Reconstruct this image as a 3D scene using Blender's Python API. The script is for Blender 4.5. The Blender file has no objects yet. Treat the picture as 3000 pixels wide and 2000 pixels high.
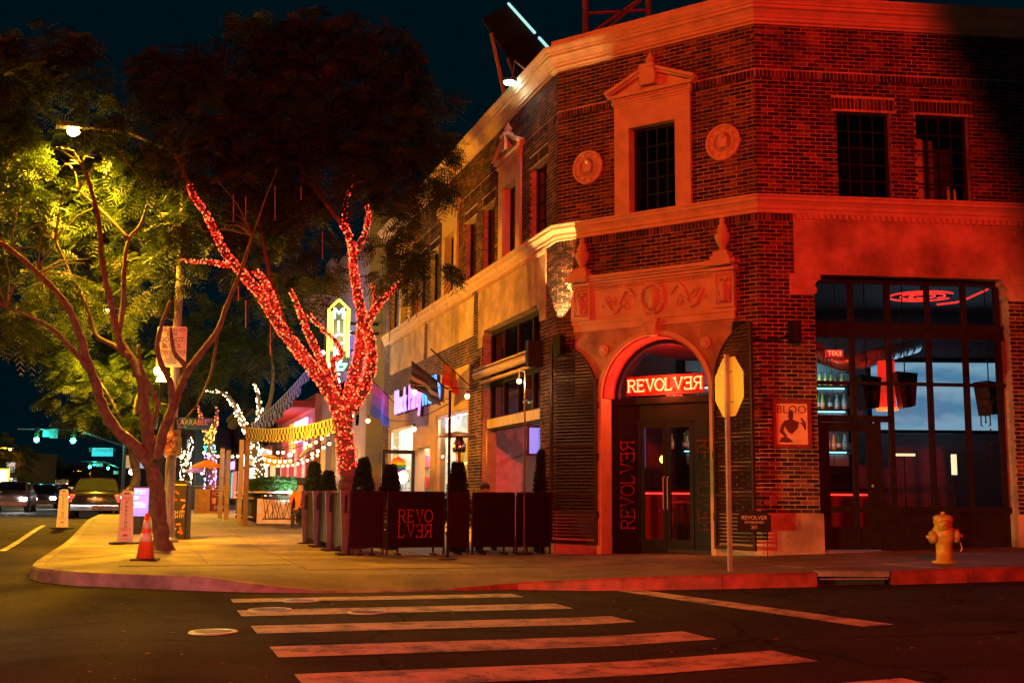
import bpy, math, random
import numpy as np
from mathutils import Vector, Matrix
RND = random.Random(7)
NR = np.random.default_rng(5)
SC = bpy.context.scene
COL = SC.collection
# ------------------------------------------------------------------ camera
F_PX, PITCH, ROLL, CAMZ = 3402.6, 0.1334786, -0.0072309, 1.15
cp, sp, cr, sr = math.cos(PITCH), math.sin(PITCH), math.cos(ROLL), math.sin(ROLL)
cam_d = bpy.data.cameras.new('camera'); cam = bpy.data.objects.new('camera', cam_d); COL.objects.link(cam)
cam_d.sensor_width = 36.0; cam_d.lens = F_PX / 3000 * 36.0; cam_d.clip_start = 0.05; cam_d.clip_end = 3000
cam.matrix_world = Matrix(((cr, sr, 0, 0), (sp * sr, -sp * cr, -cp, 0), (-cp * sr, cp * cr, -sp, CAMZ), (0, 0, 0, 1)))
SC.camera = cam
# ------------------------------------------------------------------ world, moon-weak sun, exposure
wd = bpy.data.worlds.new('World'); SC.world = wd; wd.use_nodes = True
wn = wd.node_tree.nodes; wl = wd.node_tree.links
sky = wn.new('ShaderNodeTexSky'); sky.sky_type = 'NISHITA'; sky.sun_disc = False
sky.sun_elevation = math.radians(-7); sky.sun_rotation = math.radians(200); sky.ozone_density = 3.0
wn['Background'].inputs['Strength'].default_value = 0.15
glowc = wn.new('ShaderNodeMix'); glowc.data_type = 'RGBA'; glowc.blend_type = 'ADD'; glowc.inputs['Factor'].default_value = 1.0
glowc.inputs['B'].default_value = (.0, .034, .056, 1)      # even city-night teal on top of the sky model
wl.new(sky.outputs['Color'], glowc.inputs['A']); wl.new(glowc.outputs['Result'], wn['Background'].inputs['Color'])
sun_d = bpy.data.lights.new('moonlight', 'SUN'); sun_d.energy = 0.004; sun_d.angle = math.radians(0.5); sun_d.color = (.7, .85, 1)
sun = bpy.data.objects.new('moonlight', sun_d); COL.objects.link(sun); sun.rotation_euler = (math.radians(50), 0, math.radians(200))
SC.view_settings.view_transform = 'Standard'; SC.view_settings.look = 'None'
SC.view_settings.exposure = 0.0; SC.view_settings.gamma = 1.0
SC.cycles.use_denoising = True
try:
    SC.cycles.denoiser = 'OPENIMAGEDENOISE'
except Exception:
    pass
SC.cycles.max_bounces = 6; SC.cycles.diffuse_bounces = 3; SC.cycles.glossy_bounces = 3
SC.cycles.transmission_bounces = 4; SC.cycles.transparent_max_bounces = 16
SC.cycles.sample_clamp_indirect = 4.0; SC.cycles.caustics_reflective = False; SC.cycles.caustics_refractive = False

# ------------------------------------------------------------------ pixel helpers (photo pixels give directions)
def ray(px, py):
    x = (px - 1500) / F_PX; y = -(py - 1000) / F_PX
    xr = cr * x + sr * y; yr = -sr * x + cr * y
    return Vector((xr, cp - sp * yr, sp + cp * yr))
def P(px, py, Y):                       # point on that ray at world depth Y
    r = ray(px, py); k = Y / r.y
    return Vector((r.x * k, Y, CAMZ + r.z * k))
def gp(px, py, z):                      # where the ray meets height z
    r = ray(px, py); k = (z - CAMZ) / r.z
    return Vector((r.x * k, r.y * k, z))
# ------------------------------------------------------------------ wall frames
class Frame:
    def __init__(self, o, ang, flip=False):
        self.o = Vector((o[0], o[1])); self.u = Vector((math.cos(ang), math.sin(ang)))
        self.n = Vector((self.u.y, -self.u.x)) * (-1 if flip else 1); self.ang = ang; self.flip = flip
    def p(self, s, t, z):
        q = self.o + self.u * s + self.n * t
        return (q.x, q.y, z)
    def st(self, x, y):
        d = Vector((x, y)) - self.o
        return d.dot(self.u), d.dot(self.n)
PA = (0.82163, 20.85233); PB = (4.01213, 18.56923); CH_LEN = 3.9232
FR = Frame(PB, math.radians(6.354)); FC = Frame(PA, math.atan2(PB[1] - PA[1], PB[0] - PA[0])); FL = Frame(PA, math.radians(107.478), True)
class WF:                               # world axes as a frame
    u = Vector((1, 0)); n = Vector((0, 1)); ang = 0.0; flip = False
    @staticmethod
    def p(s, t, z): return (s, t, z)
def sub_frame(x, y, ang): return Frame((x, y), ang)      # u along ang, n to its right
def smooth(a, b, x):
    x = min(1.0, max(0.0, (x - a) / (b - a))); return x * x * (3 - 2 * x)
def zr(x, y):                           # road height: side street climbs to the right, boulevard climbs away
    s, t = FL.st(x, y)
    return min(1.2, .0335 * max(0.0, x - .8)) + .27 * smooth(5, 18, s) * smooth(-30, 0, t)
def zs(x, y): return zr(x, y) + .165
# ------------------------------------------------------------------ mesh builder
class MB:
    def __init__(self): self.v = []; self.f = []; self.a = []
    def add(self, vs, fs):
        k = len(self.v); self.v.extend(tuple(q) for q in vs); self.f.extend(tuple(i + k for i in f) for f in fs); return self
    def box(self, F, s0, s1, t0, t1, z0, z1):
        c = [F.p(s, t, z) for z in (z0, z1) for t in (t0, t1) for s in (s0, s1)]
        return self.add(c, [(0, 1, 3, 2), (4, 6, 7, 5), (0, 4, 5, 1), (2, 3, 7, 6), (0, 2, 6, 4), (1, 5, 7, 3)])
    def cbox(self, F, s0, s1, t0, t1, z0, z1, c=.01):     # box with chamfered vertical and top edges
        o = [(s0 + c, t0), (s1 - c, t0), (s1, t0 + c), (s1, t1 - c), (s1 - c, t1), (s0 + c, t1), (s0, t1 - c), (s0, t0 + c)]
        i = [(min(max(s, s0 + c), s1 - c), min(max(t, t0 + c), t1 - c)) for s, t in o]
        vs = [F.p(s, t, z0) for s, t in o] + [F.p(s, t, z1 - c) for s, t in o] + [F.p(s, t, z1) for s, t in i]
        fs = [tuple(range(7, -1, -1)), tuple(range(16, 24))]
        for r in (0, 8): fs += [(r + k, r + (k + 1) % 8, r + 8 + (k + 1) % 8, r + 8 + k) for k in range(8)]
        return self.add(vs, fs)
    def prism(self, F, pts, t0, t1):
        n = len(pts); vs = [F.p(s, t0, z) for s, z in pts] + [F.p(s, t1, z) for s, z in pts]
        fs = [tuple(range(n)), tuple(range(2 * n - 1, n - 1, -1))] + [(i, n + i, n + (i + 1) % n, (i + 1) % n) for i in range(n)]
        return self.add(vs, fs)
    def flat(self, pts, z0, z1):        # polygon in plan, extruded up
        n = len(pts); vs = [(x, y, z0) for x, y in pts] + [(x, y, z1) for x, y in pts]
        return self.add(vs, [tuple(range(n - 1, -1, -1)), tuple(range(n, 2 * n))] + [(i, (i + 1) % n, n + (i + 1) % n, n + i) for i in range(n)])
    def sweep(self, path, prof, side=1, cap=True):        # profile (offset, z) along a plan polyline, mitred
        n = len(path); m = len(prof); vs = []
        for i in range(n):
            d0 = Vector(path[i]) - Vector(path[i - 1]) if i else Vector(path[1]) - Vector(path[0])
            d1 = Vector(path[i + 1]) - Vector(path[i]) if i < n - 1 else d0
            d0 = d0.normalized(); d1 = d1.normalized()
            n0 = Vector((d0.y, -d0.x)) * side; n1 = Vector((d1.y, -d1.x)) * side
            b = n0 + n1; k = 2 / max(.3, b.dot(b))
            for o, z in prof: vs.append((path[i][0] + b.x * k * o, path[i][1] + b.y * k * o, z))
        fs = [(i * m + j, (i + 1) * m + j, (i + 1) * m + j + 1, i * m + j + 1) for i in range(n - 1) for j in range(m - 1)]
        if cap: fs += [tuple(range(m)), tuple(range((n - 1) * m + m - 1, (n - 1) * m - 1, -1))]
        return self.add(vs, fs)
    def tube(self, pts, r, n=8, cap=True, closed=False):
        pts = [Vector(q) for q in pts]; N = len(pts); rs = r if isinstance(r, (list, tuple)) else [r] * N; vs = []; up = None
        for i in range(N):
            if closed: d = pts[(i + 1) % N] - pts[i - 1]
            else: d = (pts[min(i + 1, N - 1)] - pts[max(i - 1, 0)])
            d = d.normalized() if d.length > 1e-9 else Vector((0, 0, 1))
            if up is None: up = Vector((0, 0, 1)) if abs(d.z) < .9 else Vector((1, 0, 0))
            a = (up - d * up.dot(d)).normalized(); b = d.cross(a); up = a
            vs += [pts[i] + (a * math.cos(k * math.tau / n) + b * math.sin(k * math.tau / n)) * rs[i] for k in range(n)]
        fs = [(i * n + k, i * n + (k + 1) % n, ((i + 1) % N) * n + (k + 1) % n, ((i + 1) % N) * n + k) for i in range(N if closed else N - 1) for k in range(n)]
        if cap and not closed: fs += [tuple(range(n - 1, -1, -1)), tuple(range((N - 1) * n, N * n))]
        return self.add(vs, fs)
    def lathe(self, prof, c, n=16, axis=None, base=None):  # profile (r, h)
        ax = Vector(axis).normalized() if axis is not None else Vector((0, 0, 1))
        a = ax.orthogonal().normalized() if axis is not None else Vector((1, 0, 0)); b = ax.cross(a); c = Vector(c); vs = []
        for r, h in prof: vs += [c + ax * h + (a * math.cos(k * math.tau / n) + b * math.sin(k * math.tau / n)) * r for k in range(n)]
        m = len(prof)
        fs = [(i * n + k, i * n + (k + 1) % n, (i + 1) * n + (k + 1) % n, (i + 1) * n + k) for i in range(m - 1) for k in range(n)]
        return self.add(vs, fs + [tuple(range(n - 1, -1, -1)), tuple(range((m - 1) * n, m * n))])
    def ball(self, c, r, n=10, m=6, sc=(1, 1, 1)):
        return self.lathe([(max(1e-4, math.sin(math.pi * i / m)) * r * sc[0], -math.cos(math.pi * i / m) * r * sc[2]) for i in range(m + 1)], c, n)
    def quad(self, a, b, c, d): return self.add([a, b, c, d], [(0, 1, 2, 3)])
    def mesh(self, name):
        me = bpy.data.meshes.new(name); me.from_pydata(self.v, [], self.f); me.update(); return me
def finish(o, label=None, cat=None, group=None, kind=None):
    if label: o['label'] = label
    if cat: o['category'] = cat
    if group: o['group'] = group
    if kind: o['kind'] = kind
    return o
def adopt(o, parent):
    if parent is not None:
        o.parent = parent; o.matrix_parent_inverse = Matrix.Translation(-Vector(parent.get('_at', (0, 0, 0))))
    return o
def obj(name, mb, mat, parent=None, label=None, cat=None, group=None, kind=None, sm=False):
    me = mb.mesh(name) if isinstance(mb, MB) else mb
    if isinstance(mb, MB):
        for q in (mat if isinstance(mat, (list, tuple)) else [mat]): me.materials.append(q)
        if sm: me.shade_smooth()
    o = bpy.data.objects.new(name, me); COL.objects.link(o)
    adopt(o, parent); return finish(o, label, cat, group, kind)
def thing(name, label, cat, at, group=None, kind=None):
    o = bpy.data.objects.new(name, None); COL.objects.link(o); o.location = at; o.empty_display_size = .2
    o['_at'] = tuple(float(q) for q in at); return finish(o, label, cat, group, kind)
def light(kind, at, energy, color, parent=None, size=.1, aim=None, spot=None, blend=.3, name='lamp_light'):
    d = bpy.data.lights.new(name, kind); d.energy = energy; d.color = color
    if kind in ('POINT', 'SPOT'): d.shadow_soft_size = size
    if kind == 'AREA': d.size = size
    if kind == 'SPOT': d.spot_size = math.radians(spot); d.spot_blend = blend
    o = bpy.data.objects.new(name, d); COL.objects.link(o); o.location = at
    if aim is not None: o.rotation_euler = (Vector(aim) - Vector(at)).to_track_quat('-Z', 'Y').to_euler()
    if parent is not None: adopt(o, parent)
    return o
# ------------------------------------------------------------------ procedural materials
MATS = {}
def pm(name, col, rough=.7, metal=0., var=.18, scale=6., bump=.12, emit=None, es=0., spec=.5, bscale=None, ramp2=None, coat=0., sampling=True):
    if name in MATS: return MATS[name]
    m = bpy.data.materials.new(name); m.use_nodes = True; nt = m.node_tree; n = nt.nodes; l = nt.links; b = n['Principled BSDF']
    b.inputs['Roughness'].default_value = rough; b.inputs['Metallic'].default_value = metal
    b.inputs['Specular IOR Level'].default_value = spec; b.inputs['Coat Weight'].default_value = coat
    tc = n.new('ShaderNodeTexCoord'); ns = n.new('ShaderNodeTexNoise'); ns.inputs['Scale'].default_value = scale; ns.inputs['Detail'].default_value = 6
    l.new(tc.outputs['Object'], ns.inputs['Vector'])
    cr_ = n.new('ShaderNodeValToRGB'); c2 = ramp2 or tuple(min(1, q * (1 + var)) for q in col); c1 = tuple(q * (1 - var) for q in col)
    cr_.color_ramp.elements[0].color = (*c1, 1); cr_.color_ramp.elements[1].color = (*c2, 1)
    cr_.color_ramp.elements[0].position = .32; cr_.color_ramp.elements[1].position = .68
    l.new(ns.outputs['Fac'], cr_.inputs['Fac']); l.new(cr_.outputs['Color'], b.inputs['Base Color'])
    if bump:
        n2 = n.new('ShaderNodeTexNoise'); n2.inputs['Scale'].default_value = bscale or scale * 9; n2.inputs['Detail'].default_value = 4
        l.new(tc.outputs['Object'], n2.inputs['Vector'])
        bp = n.new('ShaderNodeBump'); bp.inputs['Strength'].default_value = bump; bp.inputs['Distance'].default_value = .02
        l.new(n2.outputs['Fac'], bp.inputs['Height']); l.new(bp.outputs['Normal'], b.inputs['Normal'])
        mp = n.new('ShaderNodeMapRange'); mp.inputs['To Min'].default_value = max(.02, rough - .12); mp.inputs['To Max'].default_value = min(1, rough + .12)
        l.new(ns.outputs['Fac'], mp.inputs['Value']); l.new(mp.outputs['Result'], b.inputs['Roughness'])
    if emit: b.inputs['Emission Color'].default_value = (*emit, 1); b.inputs['Emission Strength'].default_value = es
    if emit and not sampling: m.cycles.emission_sampling = 'NONE'
    MATS[name] = m; return m
def glow(name, col, es, sampling=True):
    return pm(name, tuple(min(.8, q) for q in col), .4, 0, 0, 1, 0, col, es, sampling=sampling)
def glass(name, tint=(.85, .9, .9), ior=1.5, rough=.02):
    if name in MATS: return MATS[name]
    m = bpy.data.materials.new(name); m.use_nodes = True; nt = m.node_tree; n = nt.nodes; l = nt.links; n.remove(n['Principled BSDF'])
    tr = n.new('ShaderNodeBsdfTransparent'); tr.inputs[0].default_value = (*tint, 1); gl = n.new('ShaderNodeBsdfGlossy'); gl.inputs['Roughness'].default_value = rough
    fr = n.new('ShaderNodeFresnel'); gm_ = n.new('ShaderNodeNewGeometry'); im = n.new('ShaderNodeMapRange'); im.inputs['To Min'].default_value = ior; im.inputs['To Max'].default_value = 1 / ior; l.new(gm_.outputs['Backfacing'], im.inputs['Value']); l.new(im.outputs['Result'], fr.inputs['IOR'])
    ns = n.new('ShaderNodeTexNoise'); ns.inputs['Scale'].default_value = .7; tc = n.new('ShaderNodeTexCoord'); l.new(tc.outputs['Object'], ns.inputs['Vector'])
    bp = n.new('ShaderNodeBump'); bp.inputs['Strength'].default_value = .06; l.new(ns.outputs['Fac'], bp.inputs['Height']); l.new(bp.outputs['Normal'], gl.inputs['Normal'])
    mx = n.new('ShaderNodeMixShader'); l.new(fr.outputs[0], mx.inputs['Fac']); l.new(tr.outputs[0], mx.inputs[1]); l.new(gl.outputs[0], mx.inputs[2])
    l.new(mx.outputs[0], n['Material Output'].inputs['Surface']); MATS[name] = m; return m
def brick_mat(name, src):
    m = bpy.data.materials.new(name); m.use_nodes = True; n = m.node_tree.nodes; l = m.node_tree.links; b = n['Principled BSDF']
    if src == 'obj': q = n.new('ShaderNodeObjectInfo').outputs['Random']
    else:
        at = n.new('ShaderNodeAttribute'); at.attribute_name = 'rnd'; q = at.outputs['Fac']
    cr_ = n.new('ShaderNodeValToRGB'); e = cr_.color_ramp.elements
    e[0].color = (.018, .011, .010, 1); e[1].color = (.19, .075, .05, 1); e[1].position = .95
    for p_, c in ((.25, (.03, .015, .013)), (.5, (.06, .025, .019)), (.75, (.10, .038, .028))):
        k = e.new(p_); k.color = (*c, 1)
    l.new(q, cr_.inputs['Fac'])
    g = n.new('ShaderNodeNewGeometry'); ns = n.new('ShaderNodeTexNoise'); ns.inputs['Scale'].default_value = 35; ns.inputs['Detail'].default_value = 5; l.new(g.outputs['Position'], ns.inputs['Vector'])
    mx = n.new('ShaderNodeMix'); mx.data_type = 'RGBA'; mx.blend_type = 'MULTIPLY'; mx.inputs['Factor'].default_value = .6
    gr = n.new('ShaderNodeMapRange'); gr.inputs['To Min'].default_value = .55; gr.inputs['To Max'].default_value = 1.35; l.new(ns.outputs['Fac'], gr.inputs['Value'])
    l.new(cr_.outputs['Color'], mx.inputs['A']); l.new(gr.outputs['Result'], mx.inputs['B']); l.new(mx.outputs['Result'], b.inputs['Base Color'])
    st = n.new('ShaderNodeMapping'); st.inputs['Scale'].default_value = (1.6, 1.6, .28); l.new(g.outputs['Position'], st.inputs['Vector']); sn = n.new('ShaderNodeTexNoise'); sn.inputs['Scale'].default_value = 1.3; sn.inputs['Detail'].default_value = 7; l.new(st.outputs['Vector'], sn.inputs['Vector'])
    sr_ = n.new('ShaderNodeMapRange'); sr_.inputs['From Min'].default_value = .3; sr_.inputs['From Max'].default_value = .7; sr_.inputs['To Min'].default_value = .35; sr_.inputs['To Max'].default_value = 1.3; l.new(sn.outputs['Fac'], sr_.inputs['Value'])
    m3 = n.new('ShaderNodeMix'); m3.data_type = 'RGBA'; m3.blend_type = 'MULTIPLY'; m3.inputs['Factor'].default_value = 1; l.new(mx.outputs['Result'], m3.inputs['A']); l.new(sr_.outputs['Result'], m3.inputs['B']); l.new(m3.outputs['Result'], b.inputs['Base Color'])
    bp = n.new('ShaderNodeBump'); bp.inputs['Strength'].default_value = .5; bp.inputs['Distance'].default_value = .006; l.new(ns.outputs['Fac'], bp.inputs['Height']); l.new(bp.outputs['Normal'], b.inputs['Normal'])
    b.inputs['Roughness'].default_value = .82; b.inputs['Specular IOR Level'].default_value = .3
    return m
M_BRICK_O, M_BRICK_A = brick_mat('brick', 'obj'), brick_mat('brick_field', 'attr')
M_MORTAR = pm('mortar', (.58, .46, .34), .9, var=.25, scale=14, bump=.4, bscale=160)
M_STUCCO = pm('stucco', (.54, .385, .22), .85, var=.14, scale=1.6, bump=.25, bscale=90)
M_STONE = pm('cast_stone', (.56, .41, .25), .75, var=.14, scale=4, bump=.25, bscale=60)
M_PLINTH = pm('painted_plinth', (.57, .42, .27), .7, var=.12, scale=3, bump=.15)
M_BLACK = pm('black_metal', (.009, .0085, .009), .5, 0, .3, 9, .1, spec=.3)
M_DARKWOOD = pm('dark_timber', (.014, .009, .008), .75, 0, .35, 7, .2, spec=.2)
M_STEEL = pm('galvanized_steel', (.42, .42, .42), .42, .75, .2, 12, .12)
M_GLASS = glass('window_glass'); M_GLASS_D = glass('dark_glass', (.32, .34, .36))
M_ASPHALT0 = pm('asphalt_plain', (.024, .023, .024), .75, 0, .4, 1.3, .55, bscale=140, spec=.3)
M_CONC = pm('concrete', (.17, .15, .13), .75, 0, .22, 1.7, .25, bscale=70)
def asphalt_mat():
    m = pm('asphalt', (.024, .023, .024), .85, 0, .4, .9, 0, spec=.1); n = m.node_tree.nodes; l = m.node_tree.links; b = n['Principled BSDF']; tc = n.new('ShaderNodeTexCoord')
    def noise(s, d=5, r=.6):
        q = n.new('ShaderNodeTexNoise'); q.inputs['Scale'].default_value = s; q.inputs['Detail'].default_value = d; q.inputs['Roughness'].default_value = r; l.new(tc.outputs['Object'], q.inputs['Vector']); return q.outputs['Fac']
    def ramp(src, p0, c0, p1, c1):
        q = n.new('ShaderNodeValToRGB'); e = q.color_ramp.elements; e[0].position = p0; e[1].position = p1; e[0].color = (*c0, 1); e[1].color = (*c1, 1); l.new(src, q.inputs['Fac']); return q.outputs['Color']
    def mul(a, c, f=1.):
        q = n.new('ShaderNodeMix'); q.data_type = 'RGBA'; q.blend_type = 'MULTIPLY'; q.inputs['Factor'].default_value = f; l.new(a, q.inputs['A']); l.new(c, q.inputs['B']); return q.outputs['Result']
    base = ramp(noise(.35, 8, .65), .35, (.014, .013, .014), .7, (.036, .034, .033))                      # worn lanes and repairs
    agg = n.new('ShaderNodeTexVoronoi'); agg.inputs['Scale'].default_value = 95; l.new(tc.outputs['Object'], agg.inputs['Vector'])
    sp_ = ramp(agg.outputs['Color'], .2, (.55, .55, .55), .85, (1.9, 1.85, 1.8)); col = mul(base, sp_)     # stone chips
    oil = ramp(noise(1.1, 3, .5), .30, (.45, .45, .45), .46, (1, 1, 1)); col = mul(col, oil)
    dn = n.new('ShaderNodeTexNoise'); dn.inputs['Scale'].default_value = 1.5; dn.inputs['Detail'].default_value = 6; l.new(tc.outputs['Object'], dn.inputs['Vector'])
    ad = n.new('ShaderNodeMix'); ad.data_type = 'RGBA'; ad.blend_type = 'ADD'; ad.inputs['Factor'].default_value = .55; l.new(tc.outputs['Object'], ad.inputs['A']); l.new(dn.outputs['Color'], ad.inputs['B'])
    ck = n.new('ShaderNodeTexVoronoi'); ck.feature = 'DISTANCE_TO_EDGE'; ck.inputs['Scale'].default_value = .38; l.new(ad.outputs['Result'], ck.inputs['Vector'])
    col = mul(col, ramp(ck.outputs['Distance'], .004, (.25, .25, .25), .009, (1, 1, 1))); l.new(col, b.inputs['Base Color'])
    bp = n.new('ShaderNodeBump'); bp.inputs['Strength'].default_value = .7; bp.inputs['Distance'].default_value = .012; l.new(agg.outputs['Distance'], bp.inputs['Height']); l.new(bp.outputs['Normal'], b.inputs['Normal']); return m
def dirty(m, gum=True):
    n = m.node_tree.nodes; l = m.node_tree.links; b = n['Principled BSDF']; src = b.inputs['Base Color'].links[0].from_socket; g = n.new('ShaderNodeNewGeometry')
    ns = n.new('ShaderNodeTexNoise'); ns.inputs['Scale'].default_value = .8; ns.inputs['Detail'].default_value = 9; ns.inputs['Roughness'].default_value = .7; l.new(g.outputs['Position'], ns.inputs['Vector'])
    r = n.new('ShaderNodeValToRGB'); r.color_ramp.elements[0].position = .36; r.color_ramp.elements[1].position = .62; r.color_ramp.elements[0].color = (.42, .40, .38, 1); r.color_ramp.elements[1].color = (1.05, 1.05, 1.05, 1); l.new(ns.outputs['Fac'], r.inputs['Fac'])
    mx = n.new('ShaderNodeMix'); mx.data_type = 'RGBA'; mx.blend_type = 'MULTIPLY'; mx.inputs['Factor'].default_value = 1; l.new(src, mx.inputs['A']); l.new(r.outputs['Color'], mx.inputs['B']); out = mx.outputs['Result']
    if gum:
        v = n.new('ShaderNodeTexVoronoi'); v.inputs['Scale'].default_value = 2.6; l.new(g.outputs['Position'], v.inputs['Vector']); q = n.new('ShaderNodeValToRGB'); q.color_ramp.elements[0].position = .05; q.color_ramp.elements[1].position = .07; q.color_ramp.elements[0].color = (.3, .3, .3, 1); q.color_ramp.elements[1].color = (1, 1, 1, 1); l.new(v.outputs['Distance'], q.inputs['Fac'])
        m2 = n.new('ShaderNodeMix'); m2.data_type = 'RGBA'; m2.blend_type = 'MULTIPLY'; m2.inputs['Factor'].default_value = 1; l.new(out, m2.inputs['A']); l.new(q.outputs['Color'], m2.inputs['B']); out = m2.outputs['Result']
    l.new(out, b.inputs['Base Color']); return m
M_ASPHALT = asphalt_mat(); dirty(M_CONC)
M_KERB = pm('kerb_concrete', (.27, .25, .23), .75, 0, .35, 4, .35, bscale=50)
M_REDK = pm('red_kerb_paint', (.26, .014, .012), .65, 0, .45, 5, .4, bscale=40, ramp2=(.36, .04, .03))
dirty(M_MORTAR, False); dirty(M_KERB, False); dirty(M_REDK, False); dirty(M_STUCCO, False); dirty(M_PLINTH, False)
M_CHROME = pm('chrome', (.65, .65, .66), .15, 1, .1, 5, 0)
M_RUBBER = pm('rubber', (.02, .02, .02), .8, 0, .2, 10, .15)
M_BARK = pm('bark', (.13, .095, .07), .9, 0, .4, 9, .9, bscale=38)
M_WHITE = pm('white_paint', (.75, .74, .72), .5, 0, .06, 6, .05)
# ================================================================== GROUND
def road():
    xs = [-900, -500, -300, -200, -140, -100, -75, -55, -42] + [-34 + i for i in range(0, 49)] + [18, 24, 32, 45, 70, 120, 250, 600]
    ys = [-200, -80, -40, -20, -12] + [-8 + i for i in range(0, 54)] + [50, 56, 64, 75, 90, 110, 140, 180, 240, 320, 450, 700, 1200, 1800]
    mb = MB(); nx = len(xs)
    mb.v = [(x, y, zr(x, y)) for y in ys for x in xs]
    mb.f = [(j * nx + i, j * nx + i + 1, (j + 1) * nx + i + 1, (j + 1) * nx + i) for j in range(len(ys) - 1) for i in range(nx - 1)]
    return obj('road', mb, M_ASPHALT, kind='structure', label='dark asphalt road crossing in front of the corner bar')
ROAD = road()
def paint_mat():
    m = pm('road_paint', (.42, .40, .37), .6, 0, .1, 9, .2); n = m.node_tree.nodes; l = m.node_tree.links; b = n['Principled BSDF']
    tc = n.new('ShaderNodeTexCoord'); ns = n.new('ShaderNodeTexNoise'); ns.inputs['Scale'].default_value = 2.6; ns.inputs['Detail'].default_value = 12; ns.inputs['Roughness'].default_value = .8
    l.new(tc.outputs['Object'], ns.inputs['Vector']); r = n.new('ShaderNodeValToRGB'); r.color_ramp.elements[0].position = .40; r.color_ramp.elements[1].position = .54
    r.color_ramp.elements[0].color = (.06, .058, .057, 1); r.color_ramp.elements[1].color = (.44, .42, .39, 1)
    l.new(ns.outputs['Fac'], r.inputs['Fac']); l.new(r.outputs['Color'], b.inputs['Base Color']); return m
M_PAINT = paint_mat()
def marking(name, pts, n=8):            # pts = 4 plan corners (a,b along one edge, d,c along the other)
    a, b, c, d = [Vector(q) for q in pts]; mb = MB()
    for i in range(n + 1):
        k = i / n; p0 = a.lerp(b, k); p1 = d.lerp(c, k)
        for q in (p0, p1): mb.v.append((q.x, q.y, zr(q.x, q.y) + .006))
    mb.f = [(2 * i, 2 * i + 2, 2 * i + 3, 2 * i + 1) for i in range(n)]
    return obj(name, mb, M_PAINT, ROAD)
def sl(s, t): q = FL.p(s, t, 0); return (q[0], q[1])
for s0, s1, ta, tb in ((-6.05, -6.52, 6.05, 2.75), (-7.40, -8.0, 6.08, 2.68), (-8.88, -9.48, 6.07, 2.62), (-10.37, -11.0, 6.06, 2.58), (-11.82, -12.45, 6.05, 2.55), (-13.3, -13.9, 6.05, 2.5)):
    marking('crosswalk_stripe', (sl(s0, ta), sl(s0, tb), sl(s1, tb), sl(s1, ta)))
marking('limit_line', (sl(-6.05, 1.42), sl(-10.85, 1.12), sl(-10.85, .8), sl(-6.05, 1.12)), 14)
marking('edge_line', (sl(6.2, 9.75), sl(16.5, 9.75), sl(16.5, 9.62), sl(6.2, 9.62)), 12)
for k in range(9): marking('lane_dash', (sl(9 + k * 3.2, 12.3), sl(10.2 + k * 3.2, 12.3), sl(10.2 + k * 3.2, 12.18), sl(9 + k * 3.2, 12.18)), 3)
marking('lane_line', (sl(14, 16.0), sl(60, 16.0), sl(60, 15.85), sl(14, 15.85)), 20)
for k in (18.0, 22.5): marking('parking_tick', (sl(k, 8.7), sl(k, 10.4), sl(k + .12, 10.4), sl(k + .12, 8.7)), 4)
# utility covers set in the crosswalk
for i, (x, y, r, lab) in enumerate(((880, 1761, .2, 'small round cover on the first crosswalk stripe from the pavement'), (791, 1788, .22, 'round cover at the left of the second crosswalk stripe'),
                                   (1078, 1795, .2, 'round cover at the middle of the second crosswalk stripe'), (625, 1853, .2, 'round cover in bare asphalt left of the crosswalk'))):
    q = gp(x, y, .0); e = thing('utility_cover', lab, 'manhole cover', (q.x, q.y, 0), 'utility covers in the road')
    z = zr(q.x, q.y)
    obj('rim', MB().lathe([(r * .82, 0), (r * .82, .012), (r, .012), (r * 1.04, .0)], (q.x, q.y, z + .004), 24), M_STEEL, e)
    obj('lid', MB().lathe([(r * .78, 0), (r * .78, .009), (r * .3, .011), (r * .05, .011)], (q.x, q.y, z + .005), 24), M_BLACK, e)
lit_ = MB()                             # fallen leaves and litter specks on the road
for k in range(170):
    x, y = RND.uniform(-6, 7), 6.5 + 8 * RND.random() ** 1.5
    if y > 13.9: continue
    a, r = RND.uniform(0, 6.3), RND.uniform(.012, .035); z = zr(x, y) + .009; c, s = math.cos(a) * r, math.sin(a) * r
    lit_.quad((x - c, y - s, z), (x + s * .4, y - c * .4, z + .004), (x + c, y + s, z + .002), (x - s * .4, y + c * .4, z + .006))
obj('fallen_leaves', lit_, pm('dry_leaf', (.24, .15, .07), .8), None, 'dry leaves and litter scattered over the crossing', 'leaves', kind='stuff')
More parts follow.
